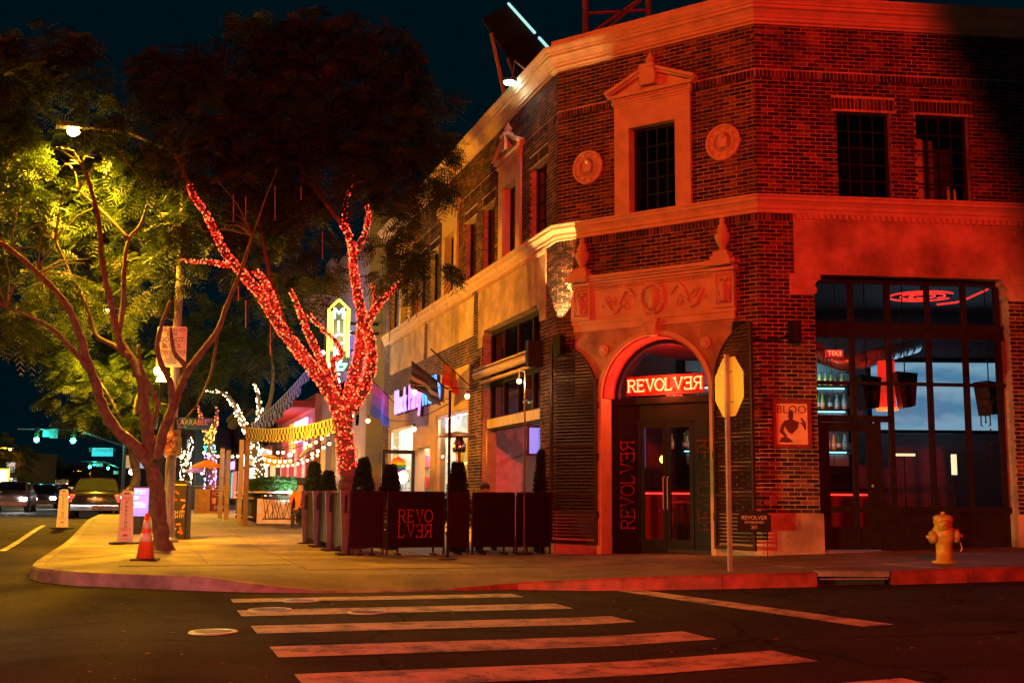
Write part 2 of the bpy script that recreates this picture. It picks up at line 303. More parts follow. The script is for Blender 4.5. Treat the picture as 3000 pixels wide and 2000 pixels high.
# ---------------------------------------------------------------- pavement, kerb
KT = [(s, 8.5) for s in (300, 150, 80, 50, 34, 24, 18, 14, 11, 8, 5.5, 3, 1, -.8)] + [(-2.1, 8.45), (-2.9, 8.25), (-3.6, 7.8), (-4.2, 7.1), (-4.7, 6.4), (-5.15, 5.7), (-5.4, 5.0), (-5.45, 4.2), (-5.4, 3.3)]
KERB = [sl(*q) for q in KT] + [(.1, 14.95), (1.4, 14.68), (2.6, 14.5), (3.75, 14.45), (4.65, 14.45), (5.6, 14.47), (6.7, 14.5), (9, 14.75), (14, 15.3), (25, 16.5), (45, 18.7)]
RAMP = [0] * 19 + [.5, .95, 1, .95] + [.55, .1] + [0] * 20
INNER = [sl(s, -.6) for s, t in KT[:13]] + [sl(.3, -.6), FC.p(.3, -.6, 0)[:2], FC.p(.6, -.6, 0)[:2], FC.p(.9, -.6, 0)[:2], FC.p(1.2, -.6, 0)[:2], FC.p(1.6, -.6, 0)[:2], FC.p(2.0, -.6, 0)[:2], FC.p(2.3, -.6, 0)[:2], FC.p(2.7, -.6, 0)[:2], FC.p(3.0, -.6, 0)[:2],
        FC.p(3.3, -.6, 0)[:2], FC.p(3.7, -.6, 0)[:2], FR.p(.1, -.6, 0)[:2], FR.p(.6, -.6, 0)[:2], FR.p(1.3, -.6, 0)[:2], FR.p(2.0, -.6, 0)[:2], FR.p(3, -.6, 0)[:2], FR.p(5, -.6, 0)[:2], FR.p(10, -.6, 0)[:2], FR.p(21, -.6, 0)[:2], FR.p(41, -.6, 0)[:2]]
def pave_z(x, y, d=9, ramp=0): return zs(x, y) - .15 * ramp * max(0., 1 - d / 1.5)
mb = MB(); ND = 11
for i, (k, q) in enumerate(zip(KERB, INNER)):
    a, b = Vector(k), Vector(q); L = (b - a).length
    for j in range(ND):
        f = [0, .15 / L, .6 / L, 1.0 / L, 1.5 / L, .3, .42, .55, .7, .85, 1][j]; c = a.lerp(b, f)
        mb.v.append((c.x, c.y, pave_z(c.x, c.y, f * L, RAMP[i])))
mb.f = [(i * ND + j, (i + 1) * ND + j, (i + 1) * ND + j + 1, i * ND + j + 1) for i in range(len(KERB) - 1) for j in range(ND - 1)]
SIDEWALK = obj('sidewalk', mb, M_CONC, kind='structure', label='wide concrete pavement wrapping the street corner')
def kerb_run(i0, i1, name, mat, lab):
    K = thing(name, lab, 'kerb', (KERB[i0][0], KERB[i0][1], 0), kind='structure')
    pts = []                             # cut into stones about 1.2 m long with open joints
    for i in range(i0, i1):
        L = (Vector(KERB[i + 1]) - Vector(KERB[i])).length; n = max(1, min(12, round(L / 1.2)))
        for k in range(n): pts.append((i + (k + .006 / L * n * .5) / n, i + (k + 1 - .006 / L * n * .5) / n))
    for f0, f1 in pts: kerb_stone(f0, f1, mat, K)
    return K
def kerb_stone(f0, f1, mat, K):
    mb = MB()
    for f in (f0, f1):
        i = min(int(f), len(KERB) - 2); k = f - i; A0, B0 = Vector(KERB[i]).lerp(Vector(KERB[i + 1]), k), Vector(INNER[i]).lerp(Vector(INNER[i + 1]), k); rp = RAMP[i] * (1 - k) + RAMP[i + 1] * k
        a, b = A0, B0; c = a.lerp(b, .16 / (b - a).length); zt = pave_z(a.x, a.y, 0, rp) + .006 + RND.uniform(-.002, .003); zb = zr(a.x, a.y) - .05
        d = (a - b).normalized() * .02; h = zt - zb
        mb.v += [(a.x + d.x, a.y + d.y, zb), (a.x + d.x * .6, a.y + d.y * .6, zb + h * .86), (a.x - d.x * .4, a.y - d.y * .4, zt), (c.x, c.y, zt), (c.x, c.y, zb)]
    n = 2; mb.f = [(i * 5 + j, (i + 1) * 5 + j, (i + 1) * 5 + j + 1, i * 5 + j + 1) for i in range(n - 1) for j in range(4)] + [(0, 1, 2, 3, 4), tuple(range((n - 1) * 5 + 4, (n - 1) * 5 - 1, -1))]
    return obj('kerb_stone', mb, mat, K)
kerb_run(0, 22, 'kerb', M_KERB, 'grey concrete kerb curving round the corner nose')
kerb_run(22, 26, 'kerb', M_REDK, 'red painted kerb between the crosswalk and the storm drain')
kerb_run(27, 29, 'kerb', M_REDK, 'red painted kerb right of the storm drain')
kerb_run(29, 33, 'kerb', M_KERB, 'bare concrete kerb past the end of the red paint')
dr = thing('storm_drain', 'dark kerb inlet of the storm drain between the red kerbs', 'storm drain', (4.2, 14.45, zr(4.2, 14.45)))
z0 = zr(4.2, 14.45); zt = zs(4.2, 14.45)
obj('inlet_recess', MB().box(WF, 3.77, 4.63, 14.62, 14.66, z0 - .3, zt - .05).box(WF, 3.77, 4.63, 14.46, 14.62, z0 - .3, z0 - .2), pm('drain_dark', (.02, .02, .02), .9), dr)
obj('inlet_lintel', MB().cbox(WF, 3.76, 4.64, 14.44, 14.66, zt - .055, zt + .012, .008), M_KERB, dr)
obj('inlet_bar', MB().tube([(3.78, 14.47, z0 + .075), (4.62, 14.47, z0 + .085)], .009, 6), M_STEEL, dr)
# concrete slabs scored on the pavement (each slab its own piece)
def inside(q, poly):
    c = False; n = len(poly); x, y = q
    for i in range(n):
        (x0, y0), (x1, y1) = poly[i], poly[i - 1]
        if (y0 > y) != (y1 > y) and x < (x1 - x0) * (y - y0) / (y1 - y0) + x0: c = not c
    return c
POLY = KERB[4:31] + [FR.p(14, .03, 0)[:2], FR.p(0, .03, 0)[:2], FC.p(0, .03, 0)[:2], sl(34, .03)]
def kerb_dist(x, y):
    return min((Vector((x, y)) - Vector(a)).length for a in KERB[18:25])
M_SLABS = [dirty(pm('slab_a', (.19, .145, .11), .72, 0, .25, 2.3, .3, bscale=80)), dirty(pm('slab_b', (.155, .12, .09), .75, 0, .3, 1.9, .3, bscale=80)), dirty(pm('slab_c', (.215, .165, .125), .7, 0, .22, 2.7, .3, bscale=80))]
for i in range(-6, 15):
    for j in range(-5, 7):
        s0, t0 = i * 1.22, j * 1.22; c = [(s0 + .012, t0 + .012), (s0 + 1.208, t0 + .012), (s0 + 1.208, t0 + 1.208), (s0 + .012, t0 + 1.208)]; w = [sl(*q) for q in c]
        if all(inside(q, POLY) for q in w) and min(kerb_dist(*q) for q in w) > 1.65:
            mb = MB(); mb.v = [(x, y, zs(x, y) + .001) for x, y in w] + [(x, y, zs(x, y) + .008) for x, y in w]
            mb.f = [(4, 5, 6, 7), (0, 1, 5, 4), (1, 2, 6, 5), (2, 3, 7, 6), (3, 0, 4, 7)]
            obj('slab', mb, RND.choice(M_SLABS), SIDEWALK)

# ================================================================== CORNER BUILDING
BLD = thing('brick_building', 'two-storey brick corner building with cast stone trim and a chamfered entrance', 'building', (PB[0], PB[1], .2))
CW, BW = .0677, .2032                   # course height, brick module
Z_PL, Z_SB, Z_ST, Z_CB = .934, 5.81, 6.10, 9.05
ARC_S, ARC_Z, ARC_R = 1.985, 2.89, 1.04
def wall_void(which, z):                # openings along s at height z
    v = []
    if which == 'C':
        if Z_ST <= z <= 8.16: v.append((1.26, 2.72))
        if 8.16 < z < 8.72: k = (8.74 - z) / .58; v.append((1.985 - .8 * k, 1.985 + .8 * k))
        for c in (.66, 3.33):
            if abs(z - 7.09) < .30: h = math.sqrt(.30 ** 2 - (z - 7.09) ** 2); v.append((c - h, c + h))
        if 2.86 < z < 5.02: v.append((.40, 3.48))
        elif z <= 2.86: v.append((.86, 3.10))
    if which == 'R':
        if Z_ST <= z <= 7.62: v += [(1.39, 2.33), (2.77, 3.71)]
        if 4.45 < z < Z_SB: v.append((.50 if z < 4.8 else .59, 14))
        elif z <= 4.45: v.append((.92, 4.27))
    if which == 'L':
        if Z_ST <= z <= 7.62: v += [(.63, 1.60), (4.05, 5.0), (5.55, 6.5), (9.1, 10.05), (10.55, 11.5), (14.3, 15.25)]
        for c in (2.88, 7.85, 13.0):
            if Z_ST <= z <= 8.16: v.append((c - .74, c + .74))
            if 8.16 < z < 8.72: k = (8.74 - z) / .58; v.append((c - .8 * k, c + .8 * k))
        if 4.45 < z <= Z_SB: v.append((.62 if z < 4.8 else .62, 5.25))
        if z <= 4.45: v.append((.96, 4.93))
        if 4.80 < z < Z_SB: v += [(5.65, 10.2), (10.59, 15.1)]
        if z < 4.19: v.append((5.96, 15.07))
    return v
def spans(which, z, lo, hi):
    out = [(lo, hi)]
    for a, b in wall_void(which, z):
        nx = []
        for c, d in out:
            if b <= c or a >= d: nx.append((c, d)); continue
            if a > c: nx.append((c, a))
            if b < d: nx.append((b, d))
        out = nx
    return [(a, b) for a, b in out if b - a > .015]
BRICK_ME = MB().cbox(WF, -.0951, .0951, -.028, 0, -.0273, .0273, .004).mesh('brick'); BRICK_ME.materials.append(M_BRICK_O)
def brick_wall(which, F, lo, hi, label):
    mort = MB(); bricks = []            # (s0,s1,z0,z1)
    def rows(z0, z1):
        z = z0; i = 0
        while z < z1 - .01:
            zt = min(z + CW, z1); yield z, zt, i; z = zt; i += 1
    bands = {'C': [(8.11, 8.25), (5.67, Z_SB)], 'R': [(8.11, 8.25), (5.67, Z_SB)], 'L': [(8.11, 8.25)]}[which]
    lint = {'R': [(1.30, 2.42), (2.68, 3.80)], 'C': [], 'L': [(.55, 1.68), (3.97, 5.08), (5.47, 6.58), (9.02, 10.13), (10.47, 11.58), (14.2, 15.3)]}[which]
    for zone in ((Z_PL, Z_SB), (Z_ST, Z_CB)):
        for za, zb, i in rows(*zone):
            zm = (za + zb) / 2
            for a, b in spans(which, zm, lo, hi):
                mort.box(F, a, b, -.30, -.008, za, zb)
                if any(p_ <= zm <= q_ for p_, q_ in bands): continue
                segs = [(a, b)]
                if 7.62 < zm < 7.84:
                    for c, d in lint:
                        segs = [x for e, g in segs for x in (((e, min(g, c)), (max(e, d), g)) if e < d and g > c else ((e, g),)) if x[1] - x[0] > .02]
                for a2, b2 in segs:
                    s = a2 - ((a2 + (BW / 2 if i % 2 else 0)) % BW)
                    while s < b2:
                        x0, x1 = max(s + .0065, a2), min(s + BW - .0065, b2)
                        if x1 - x0 > .03: bricks.append((x0, x1, za + .0065, zb - .0065))
                        s += BW
    for p_, q_ in bands + ([(7.625, 7.825)] if lint else []):
        zm = (p_ + q_) / 2
        for a, b in (spans(which, zm, lo, hi) if p_ != 7.625 else lint):
            s = a
            while s < b - .03: bricks.append((s + .0065, min(s + CW, b) - .0065, p_ + .0065, q_ - .0065)); s += CW
    wall = obj('brick_wall', mort, M_MORTAR, BLD, label=label)
    cands = [(k, b) for k, b in enumerate(bricks) if abs(b[1] - b[0] - .1902) < .002 and abs(b[3] - b[2] - .0547) < .002]
    cz = Vector((0, 0, CAMZ)); cands.sort(key=lambda kb: (Vector(F.p((kb[1][0] + kb[1][1]) / 2, 0, (kb[1][2] + kb[1][3]) / 2)) - cz).length)
    if which == 'L': cands = [c for c in cands if c[1][2] > 4.2]
    single = set(k for k, b in cands[:300])
    for k, b in cands[:300]:
        o = bpy.data.objects.new('brick', BRICK_ME); COL.objects.link(o); o.parent = wall
        q = F.p((b[0] + b[1]) / 2, 0, (b[2] + b[3]) / 2)
        o.matrix_parent_inverse = Matrix.Translation(-Vector(BLD['_at'])) @ Matrix.Translation(Vector(BLD['_at']))
        dn = RND.uniform(-.002, .003); o.location = (q[0] + F.n.x * dn, q[1] + F.n.y * dn, q[2])
        o.rotation_euler = (RND.uniform(-.012, .012), RND.uniform(-.006, .006), (F.ang + math.pi if not F.flip else F.ang) + RND.uniform(-.008, .008))
    fld = MB(); rn = []
    for k, b in enumerate(bricks):
        if k in single: continue
        d = RND.uniform(-.003, .003); fld.box(F, b[0], b[1], -.03, d, b[2], b[3]); rn += [RND.random()] * 6
    me = fld.mesh('brick_field'); me.materials.append(M_BRICK_A); at = me.attributes.new('rnd', 'FLOAT', 'FACE'); at.data.foreach_set('value', rn)
    o = bpy.data.objects.new('brick_field', me); COL.objects.link(o); adopt(o, None); o.parent = wall; finish(o, kind='stuff')
    return wall
brick_wall('R', FR, 0.006, 14.0, 'red lit brick wall facing the side street'); brick_wall('C', FC, .006, CH_LEN - .006, 'brick wall of the chamfered corner over the arched door'); brick_wall('L', FL, 0.006, 16.0, 'amber lit brick wall facing the boulevard')
PATH = [FR.p(14, 0, 0)[:2], PB, PA, FL.p(16, 0, 0)[:2]]
PATH_UP = [FR.p(14, 0, 0)[:2], PB, PA, FL.p(16, 0, 0)[:2]]
CPROF = [(-.3, 9.03), (.03, 9.03), (.035, 9.06), (.075, 9.075), (.08, 9.12), (.10, 9.13), (.115, 9.17), (.17, 9.235), (.215, 9.25), (.22, 9.30), (.25, 9.305), (.255, 9.33), (.31, 9.385), (.32, 9.42), (-.3, 9.44)]
obj('cornice', MB().sweep(PATH, CPROF, -1), M_STONE, BLD, label='moulded stone cornice along the roof edge')
obj('blocking_course', MB().box(FC, -.02, CH_LEN + .02, -.15, .20, 9.435, 9.56), M_STONE, BLD)
SPROF = [(-.3, 5.80), (.03, 5.80), (.035, 5.86), (.055, 5.87), (.06, 5.93), (.10, 5.985), (.125, 5.99), (.13, 6.045), (.15, 6.055), (.155, 6.085), (-.02, 6.112), (-.3, 6.112)]
obj('string_course', MB().sweep(PATH, SPROF, -1), M_STONE, BLD, label='moulded stone string course under the upper windows')
mb = MB()
for F, a, b in ((FR, .62, 9.0), (FL, .66, 5.25), (FL, 5.68, 10.2), (FL, 10.62, 15.1)):
    s = a
    while s < b: mb.box(F, s, s + .055, .012, .05, 5.715, 5.80); s += .105
obj('dentil_course', mb, M_STONE, BLD, kind='stuff')
# stucco fields
stp = MB().prism(FR, [(.59, 5.80), (.59, 4.81), (.50, 4.81), (.50, 4.455), (.90, 4.455), (.955, 4.50), (.965, 4.56), (.93, 4.61), (.935, 4.64), (.985, 4.70), (1.03, 4.715), (1.03, 4.80), (4.16, 4.80), (4.16, 4.715), (4.20, 4.70), (4.25, 4.64), (4.255, 4.61), (4.22, 4.56), (4.235, 4.50), (4.29, 4.455), (4.29, 4.44), (8.0, 4.44), (8.0, 5.80)], -.29, .012)
obj('stucco_panel', stp, M_STUCCO, BLD, label='smooth stucco field above the wide shop window')
stl = MB().prism(FL, [(.62, 5.80), (.62, 4.455), (.98, 4.455), (1.02, 4.52), (.99, 4.60), (1.02, 4.68), (1.12, 4.71), (1.12, 4.80), (4.78, 4.80), (4.78, 4.71), (4.88, 4.68), (4.92, 4.60), (4.89, 4.52), (4.93, 4.455), (5.25, 4.455), (5.25, 5.80)], -.29, .012)
obj('stucco_panel', stl, M_STUCCO, BLD, label='amber lit stucco field over the awning bay')
for a, b in ((5.65, 10.2), (10.59, 15.1)): obj('stucco_panel', MB().box(FL, a, b, -.29, .010, 4.80, 5.80), M_STUCCO, BLD)
# plinths
for F, a, b, zf in ((FR, -.045, .965, .1), (FR, 4.235, 6.5, .1), (FC, -.045, .93, .1), (FC, 3.03, CH_LEN + .045, .1), (FL, -.045, .98, .1), (FL, 4.9, 6.0, .1)):
    obj('plinth', MB().prism(F, [(a, .05), (b, .05), (b, .90), (a, .90)], -.3, .035).prism(F, [(a, .90), (b, .90), (b, .936), (a, .936)], -.3, .02), M_PLINTH, BLD)
# ---- windows
def window(F, s0, s1, z0, z1, cols, rows, t=-.16, fw=.05, mw=.022, parent=BLD, gm=None, fm=None, name='window'):
    w = MB(); w.box(F, s0, s1, t - .03, t + .03, z0, z0 + fw).box(F, s0, s1, t - .03, t + .03, z1 - fw, z1).box(F, s0, s0 + fw, t - .03, t + .03, z0 + fw, z1 - fw).box(F, s1 - fw, s1, t - .03, t + .03, z0 + fw, z1 - fw)
    W, H = (s1 - s0 - 2 * fw), (z1 - z0 - 2 * fw)
    for i in range(1, cols): s = s0 + fw + W * i / cols; w.box(F, s - mw / 2, s + mw / 2, t - .022, t + .022, z0 + fw, z1 - fw)
    for i in range(1, rows): z = z0 + fw + H * i / rows; w.box(F, s0 + fw, s1 - fw, t - .019, t + .019, z - mw / 2, z + mw / 2)
    o = obj(name, w, fm or M_BLACK, parent)
    for i in range(cols):
        for j in range(rows):
            a = s0 + fw + W * i / cols + mw * .4; b = s0 + fw + W * (i + 1) / cols - mw * .4; c = z0 + fw + H * j / rows + mw * .4; d = z0 + fw + H * (j + 1) / rows - mw * .4
            e, g = RND.uniform(-.004, .004), RND.uniform(-.004, .004)
            obj('pane', MB().quad(F.p(a, t + e, c), F.p(b, t - e, c), F.p(b, t - e + g, d), F.p(a, t + e + g, d)), gm or M_GLASS_D, o)
    return o
window(FR, 1.39, 2.33, 6.10, 7.62, 4, 5); wr = window(FR, 2.77, 3.71, 6.10, 7.62, 4, 5, gm=M_GLASS)
obj('curtain', MB().box(FR, 2.80, 3.02, -.34, -.32, 6.12, 7.28), pm('curtain_cloth', (.42, .32, .28), .8, 0, .2, 5, .2), wr); obj('curtain', MB().box(FR, 3.03, 3.24, -.40, -.38, 6.12, 7.28), pm('curtain_dim', (.12, .09, .08), .8), wr)
obj('stored_board', MB().prism(FR, [(3.46, 6.11), (3.62, 6.11), (3.60, 6.42), (3.45, 6.45)], -.36, -.34), pm('board_white', (.6, .55, .5), .7), wr)
window(FC, 1.55, 2.45, 6.10, 7.65, 4, 5)
for a, b in ((.63, 1.60), (4.05, 5.0), (5.55, 6.5), (9.1, 10.05), (10.55, 11.5), (14.3, 15.25), (2.42, 3.35), (7.38, 8.32), (12.53, 13.47)): window(FL, a, b, 6.10, 7.64, 2, 4)
def surround(F, c, lab):
    e = obj('window_surround', MB().prism(F, [(c - .75, 6.10), (c - .75, 8.10), (c + .75, 8.10), (c + .75, 6.10), (c + .455, 6.10), (c + .455, 7.65), (c - .455, 7.65), (c - .455, 6.10)], -.28, .05), M_STONE, BLD, label=lab)
    m = MB()
    for z0, z1, t, w in ((8.08, 8.12, .07, .77), (8.12, 8.155, .10, .79), (8.155, 8.215, .085, .78), (8.215, 8.27, .15, .84)): m.box(F, c - w, c + w, -.1, t, z0, z1)
    k = c - .74
    while k < c + .72: m.box(F, k, k + .035, .085, .108, 8.165, 8.208); k += .07
    m.prism(F, [(c - .80, 8.27), (c + .80, 8.27), (c, 8.62)], -.1, .06)
    for sg in (-1, 1):
        for o0, o1, t in ((.0, .055, .13), (.055, .10, .18)):
            m.prism(F, [(c + sg * .86, 8.27 + o0 * .4), (c + sg * .10, 8.57 + o0), (c + sg * .10, 8.57 + o1), (c + sg * .90, 8.27 + o1 * .75)], -.1, t)
        m.lathe([(.01, 0), (.07, 0), (.07, .05), (.03, .07)], F.p(c + sg * .2, .05, 8.37), 12, (F.n.x, F.n.y, 0))
    obj('pediment', m, M_STONE, e)
    u = F.p(c, .03, 0)
    obj('cartouche', MB().prism(F, [(c - .13, 8.33), (c + .13, 8.33), (c + .16, 8.45), (c + .12, 8.66), (c, 8.70), (c - .12, 8.66), (c - .16, 8.45)], -.1, .2).prism(F, [(c - .17, 8.64), (c + .17, 8.64), (c + .13, 8.70), (c - .13, 8.70)], -.1, .22).lathe([(.11, 0), (.07, .02), (.05, .05), (.09, .09), (.07, .14), (.03, .20), (.005, .26)], F.p(c, .07, 8.70), 12), M_STONE, e)
surround(FC, 1.99, 'pedimented stone surround of the corner window')
for c in (2.88, 7.85, 13.0): surround(FL, c, None)
for c in (.66, 3.33):                   # round medallions
    m = MB().lathe([(.315, -.1), (.315, .03), (.30, .045), (.275, .045), (.265, .02), (.01, .02)], FC.p(c, 0, 7.09), 40, (FC.n.x, FC.n.y, 0))
    m.lathe([(.20, 0), (.20, .035), (.185, .04), (.165, .03), (.165, .02)], FC.p(c, 0, 7.09), 32, (FC.n.x, FC.n.y, 0))
    for k in range(10): m.ball(FC.p(c + .235 * math.cos(k * .628), .025, 7.09 + .235 * math.sin(k * .628)), .026, 6, 4)
    m.prism(FC, [(c - .07, 7.0), (c + .07, 7.0), (c + .09, 7.13), (c + .04, 7.22), (c - .04, 7.22), (c - .09, 7.13)], .0, .05).ball(FC.p(c, .05, 7.20), .045, 8, 6)
    obj('medallion', m, M_STONE, BLD)
# ---- arched entrance
def arc(r, a0, a1, n, cs=ARC_S, cz=ARC_Z): return [(cs + r * math.cos(a0 + (a1 - a0) * i / n), cz + r * math.sin(a0 + (a1 - a0) * i / n)) for i in range(n + 1)]
PI = math.pi
ent = obj('door_surround', MB().prism(FC, [(.40, 2.86), (.40, 4.20), (3.48, 4.20), (3.48, 2.86), (ARC_S + ARC_R, 2.86)] + arc(ARC_R, 0, PI, 28) + [(ARC_S - ARC_R, 2.86)], -.30, .03), M_STUCCO, BLD, label='carved stone surround and frieze over the arched door')
def ring(r0, r1, t0, t1, n=28):
    a, b = arc(r0, 0, PI, n), arc(r1, 0, PI, n); m = MB()
    for i in range(n): m.prism(FC, [a[i], a[i + 1], b[i + 1], b[i]], t0, t1)
    return m
m = ring(1.035, 1.11, -.02, .06)
for sg in (-1, 1): m.prism(FC, [(ARC_S + sg * 1.035, .2), (ARC_S + sg * 1.125, .2), (ARC_S + sg * 1.125, 2.89), (ARC_S + sg * 1.035, 2.89)], -.30, .055)
obj('arch_moulding', m, M_STONE, ent)
obj('arch_reveal', ring(1.0, 1.036, -.40, .01), pm('reveal_paint', (.40, .08, .05), .6), ent)
obj('keystone', MB().prism(FC, [(ARC_S - .07, 3.90), (ARC_S + .07, 3.90), (ARC_S + .11, 4.17), (ARC_S - .11, 4.17)], 0, .13).box(FC, ARC_S - .13, ARC_S + .13, 0, .15, 4.14, 4.19), M_STONE, ent)
fr = MB().box(FC, .36, 3.52, -.1, .075, 4.20, 4.27).box(FC, .38, 3.50, -.1, .05, 4.08, 4.20).box(FC, .40, 3.48, -.3, .045, 4.27, 4.88)
for z0, z1, t, w in ((4.86, 4.90, .09, 0), (4.90, 4.95, .14, .03), (4.95, 4.985, .20, .06), (4.985, 5.04, .25, .10)): fr.box(FC, .38 - w, 3.50 + w, -.3, t, z0, z1)
for a in (.38, 3.15):
    fr.box(FC, a - .02, a + .37, -.1, .11, 4.27, 4.88)
    for z0, z1, t in ((4.88, 4.95, .17), (4.95, 5.04, .30)): fr.box(FC, a - .05, a + .40, -.1, t, z0, z1)
    k = a
    while k < a + .34: fr.box(FC, k, k + .022, .11, .135, 4.82, 4.865); k += .044
k = .78
while k < 3.1: fr.box(FC, k, k + .026, .05, .075, 4.81, 4.855); k += .052
obj('frieze', fr, M_STONE, ent)
cv = MB()                               # carving: wreath, scrolls, panel figures
for k in range(22):
    a = k * math.tau / 22; cv.ball(FC.p(1.985 + .215 * math.cos(a), .055, 4.56 + .255 * math.sin(a)), .042 + .008 * (k % 2), 7, 5)
cv.prism(FC, [(1.86, 4.70), (1.985, 4.76), (2.11, 4.70), (2.12, 4.52), (2.06, 4.40), (1.985, 4.34), (1.91, 4.40), (1.85, 4.52)], .0, .075)
for sg in (-1, 1):
    for base, amp in ((.35, 1), (.62, -1)):
        cv.tube([FC.p(1.985 + sg * (base + .34 * i / 14), .055, 4.56 + amp * .19 * math.sin(i / 14 * 3.4 + .2)) for i in range(15)], [.02 + .018 * math.sin(i / 14 * PI) for i in range(15)], 6)
        cv.tube([FC.p(1.985 + sg * (base + .17 + .09 * math.cos(i * .6) * (1 - i / 16)), .06, 4.50 - amp * .06 + .09 * math.sin(i * .6) * (1 - i / 16)) for i in range(13)], .014, 6)
    for i in range(6): cv.ball(FC.p(1.985 + sg * (.40 + i * .12), .055, 4.56 + .10 * math.cos(i * 1.7)), .032, 6, 4)
for a in (.565, 3.335):
    cv.tube([FC.p(a - .13, .115, 4.34), FC.p(a + .13, .115, 4.34), FC.p(a + .13, .115, 4.80), FC.p(a - .13, .115, 4.80)], .012, 5, closed=True)
    cv.lathe([(.03, 0), (.06, .04), (.045, .10), (.075, .2), (.06, .27), (.02, .31)], FC.p(a, .12, 4.36), 10)
    for sg in (-1, 1):
        cv.tube([FC.p(a + sg * (.05 + .05 * math.sin(i * .5)), .125, 4.36 + i * .04) for i in range(11)], .016, 6); cv.ball(FC.p(a + sg * .06, .13, 4.73), .04, 7, 5)
for sg in (-1, 1): cv.lathe([(.10, 0), (.10, .02), (.085, .03), (.06, .015), (.05, .035), (.01, .04)], FC.p(1.985 + sg * .98, .03, 3.72), 18, (FC.n.x, FC.n.y, 0))
obj('carving', cv, M_STONE, ent, kind='stuff', sm=True)
for a in (.58, 3.32):
    obj('urn', MB().box(FC, a - .17, a + .17, -.05, .22, 5.04, 5.12).box(FC, a - .13, a + .13, -.03, .19, 5.12, 5.20).lathe([(.10, 0), (.085, .02), (.05, .06), (.11, .17), (.135, .26), (.12, .30), (.08, .33), (.10, .37), (.07, .43), (.04, .50), (.055, .53), (.02, .58)], FC.p(a, .08, 5.20), 14), M_STONE, ent)
# glazed doors inside the arch
TD = -.40
dw = MB()
for r0, r1 in ((.93, 1.0),):
    a, b = arc(r0, 0, PI, 24), arc(r1, 0, PI, 24)
    for i in range(24): dw.prism(FC, [a[i], a[i + 1], b[i + 1], b[i]], TD - .05, TD + .05)
dw.box(FC, .98, 2.99, TD - .06, TD + .08, 2.78, 2.89).box(FC, .98, 2.99, TD - .05, TD + .03, 2.47, 2.78)
for sg in (-1, 1): dw.box(FC, ARC_S + sg * 1.0 - .04, ARC_S + sg * 1.0 + .04, TD - .05, TD + .05, .2, 2.89)
fan = obj('door_frame', dw, M_BLACK, ent)
a = arc(.94, 0, PI, 24)
obj('fanlight_pane', MB().add([FC.p(s, TD, z) for s, z in a], [tuple(range(len(a)))]), M_GLASS, fan)
for s0, s1 in ((1.02, 1.46), (2.52, 2.95)):
    obj('side_panel', MB().cbox(FC, s0, s1, TD - .03, TD + .04, .22, 2.46, .01), M_BLACK, ent)
for s0, s1 in ((1.48, 1.985), (1.995, 2.50)):
    dl = obj('door', MB().box(FC, s0, s0 + .07, TD - .025, TD + .025, .22, 2.46).box(FC, s1 - .07, s1, TD - .025, TD + .025, .22, 2.46).box(FC, s0 + .07, s1 - .07, TD - .025, TD + .025, 2.36, 2.46).box(FC, s0 + .07, s1 - .07, TD - .025, TD + .025, .22, .46), M_BLACK, ent)
    obj('pane', MB().quad(FC.p(s0 + .07, TD, .46), FC.p(s1 - .07, TD, .46), FC.p(s1 - .07, TD, 2.36), FC.p(s0 + .07, TD, 2.36)), M_GLASS, dl)
    h = s1 - .035 if s0 < 1.6 else s0 + .035
    obj('handle', MB().tube([FC.p(h, TD + .03, .95), FC.p(h, TD + .07, .97), FC.p(h, TD + .07, 1.5), FC.p(h, TD + .03, 1.52)], .011, 8), M_STEEL, dl)
# ---- shop bay, side street
TB = -.26
def bay(F, s0, s1, lo, parent, mull, zrows, depth=TB, base=True):
    m = MB()
    for s in mull: m.box(F, s - .035, s + .035, depth - .05, depth + .05, zrows[0], zrows[-1])
    for z, h in lo: m.box(F, s0, s1, depth - .06, depth + .06, z - h / 2, z + h / 2)
    return obj('shop_window', m, M_DARKWOOD, parent)
BR = bay(FR, .93, 4.26, [(4.76, .09), (3.93, .24), (3.055, .05), (1.0, .1)], BLD, (.97, 1.63, 2.27, 2.96, 3.60, 4.18), (.45, 4.80))
BR['label'] = 'dark timber shop window with tall panes facing the side street'
ss = (1.0, 1.60, 2.235, 2.925, 3.565, 4.15); mu = (1.0, 1.665, 2.305, 2.995, 3.635)
for i in range(5):
    for j, (za, zb) in enumerate(((4.05, 4.72), (3.08, 3.81), (1.05, 3.03))):
        if j == 2 and i < 2: continue
        a, b = (mu[i], ss[i + 1]); tl = RND.uniform(-.004, .004)
        obj('pane', MB().quad(FR.p(a, TB + tl, za), FR.p(b, TB - tl, za), FR.p(b, TB - tl, zb), FR.p(a, TB + tl, zb)), M_GLASS, BR)
obj('stall_riser', MB().cbox(FR, 2.05, 4.26, TB - .06, TB + .04, .3, .95, .012), M_DARKWOOD, BR)
obj('transom_bar', MB().box(FR, 1.0, 2.26, TB - .05, TB + .055, 2.42, 2.52), M_DARKWOOD, BR)
for a, b in ((1.0, 1.6), (1.665, 2.23)): obj('pane', MB().quad(FR.p(a, TB, 2.52), FR.p(b, TB, 2.52), FR.p(b, TB, 3.03), FR.p(a, TB, 3.03)), M_GLASS, BR)
dr_ = obj('door', MB().box(FR, 1.05, 1.19, TB - .02, TB + .03, .36, 2.40).box(FR, 1.83, 1.99, TB - .02, TB + .03, .36, 2.40).box(FR, 1.19, 1.83, TB - .02, TB + .03, 2.27, 2.40).box(FR, 1.19, 1.83, TB - .02, TB + .03, .36, .72), M_DARKWOOD, BR)
obj('pane', MB().quad(FR.p(1.19, TB, .72), FR.p(1.83, TB, .72), FR.p(1.83, TB, 2.27), FR.p(1.19, TB, 2.27)), M_GLASS, dr_)
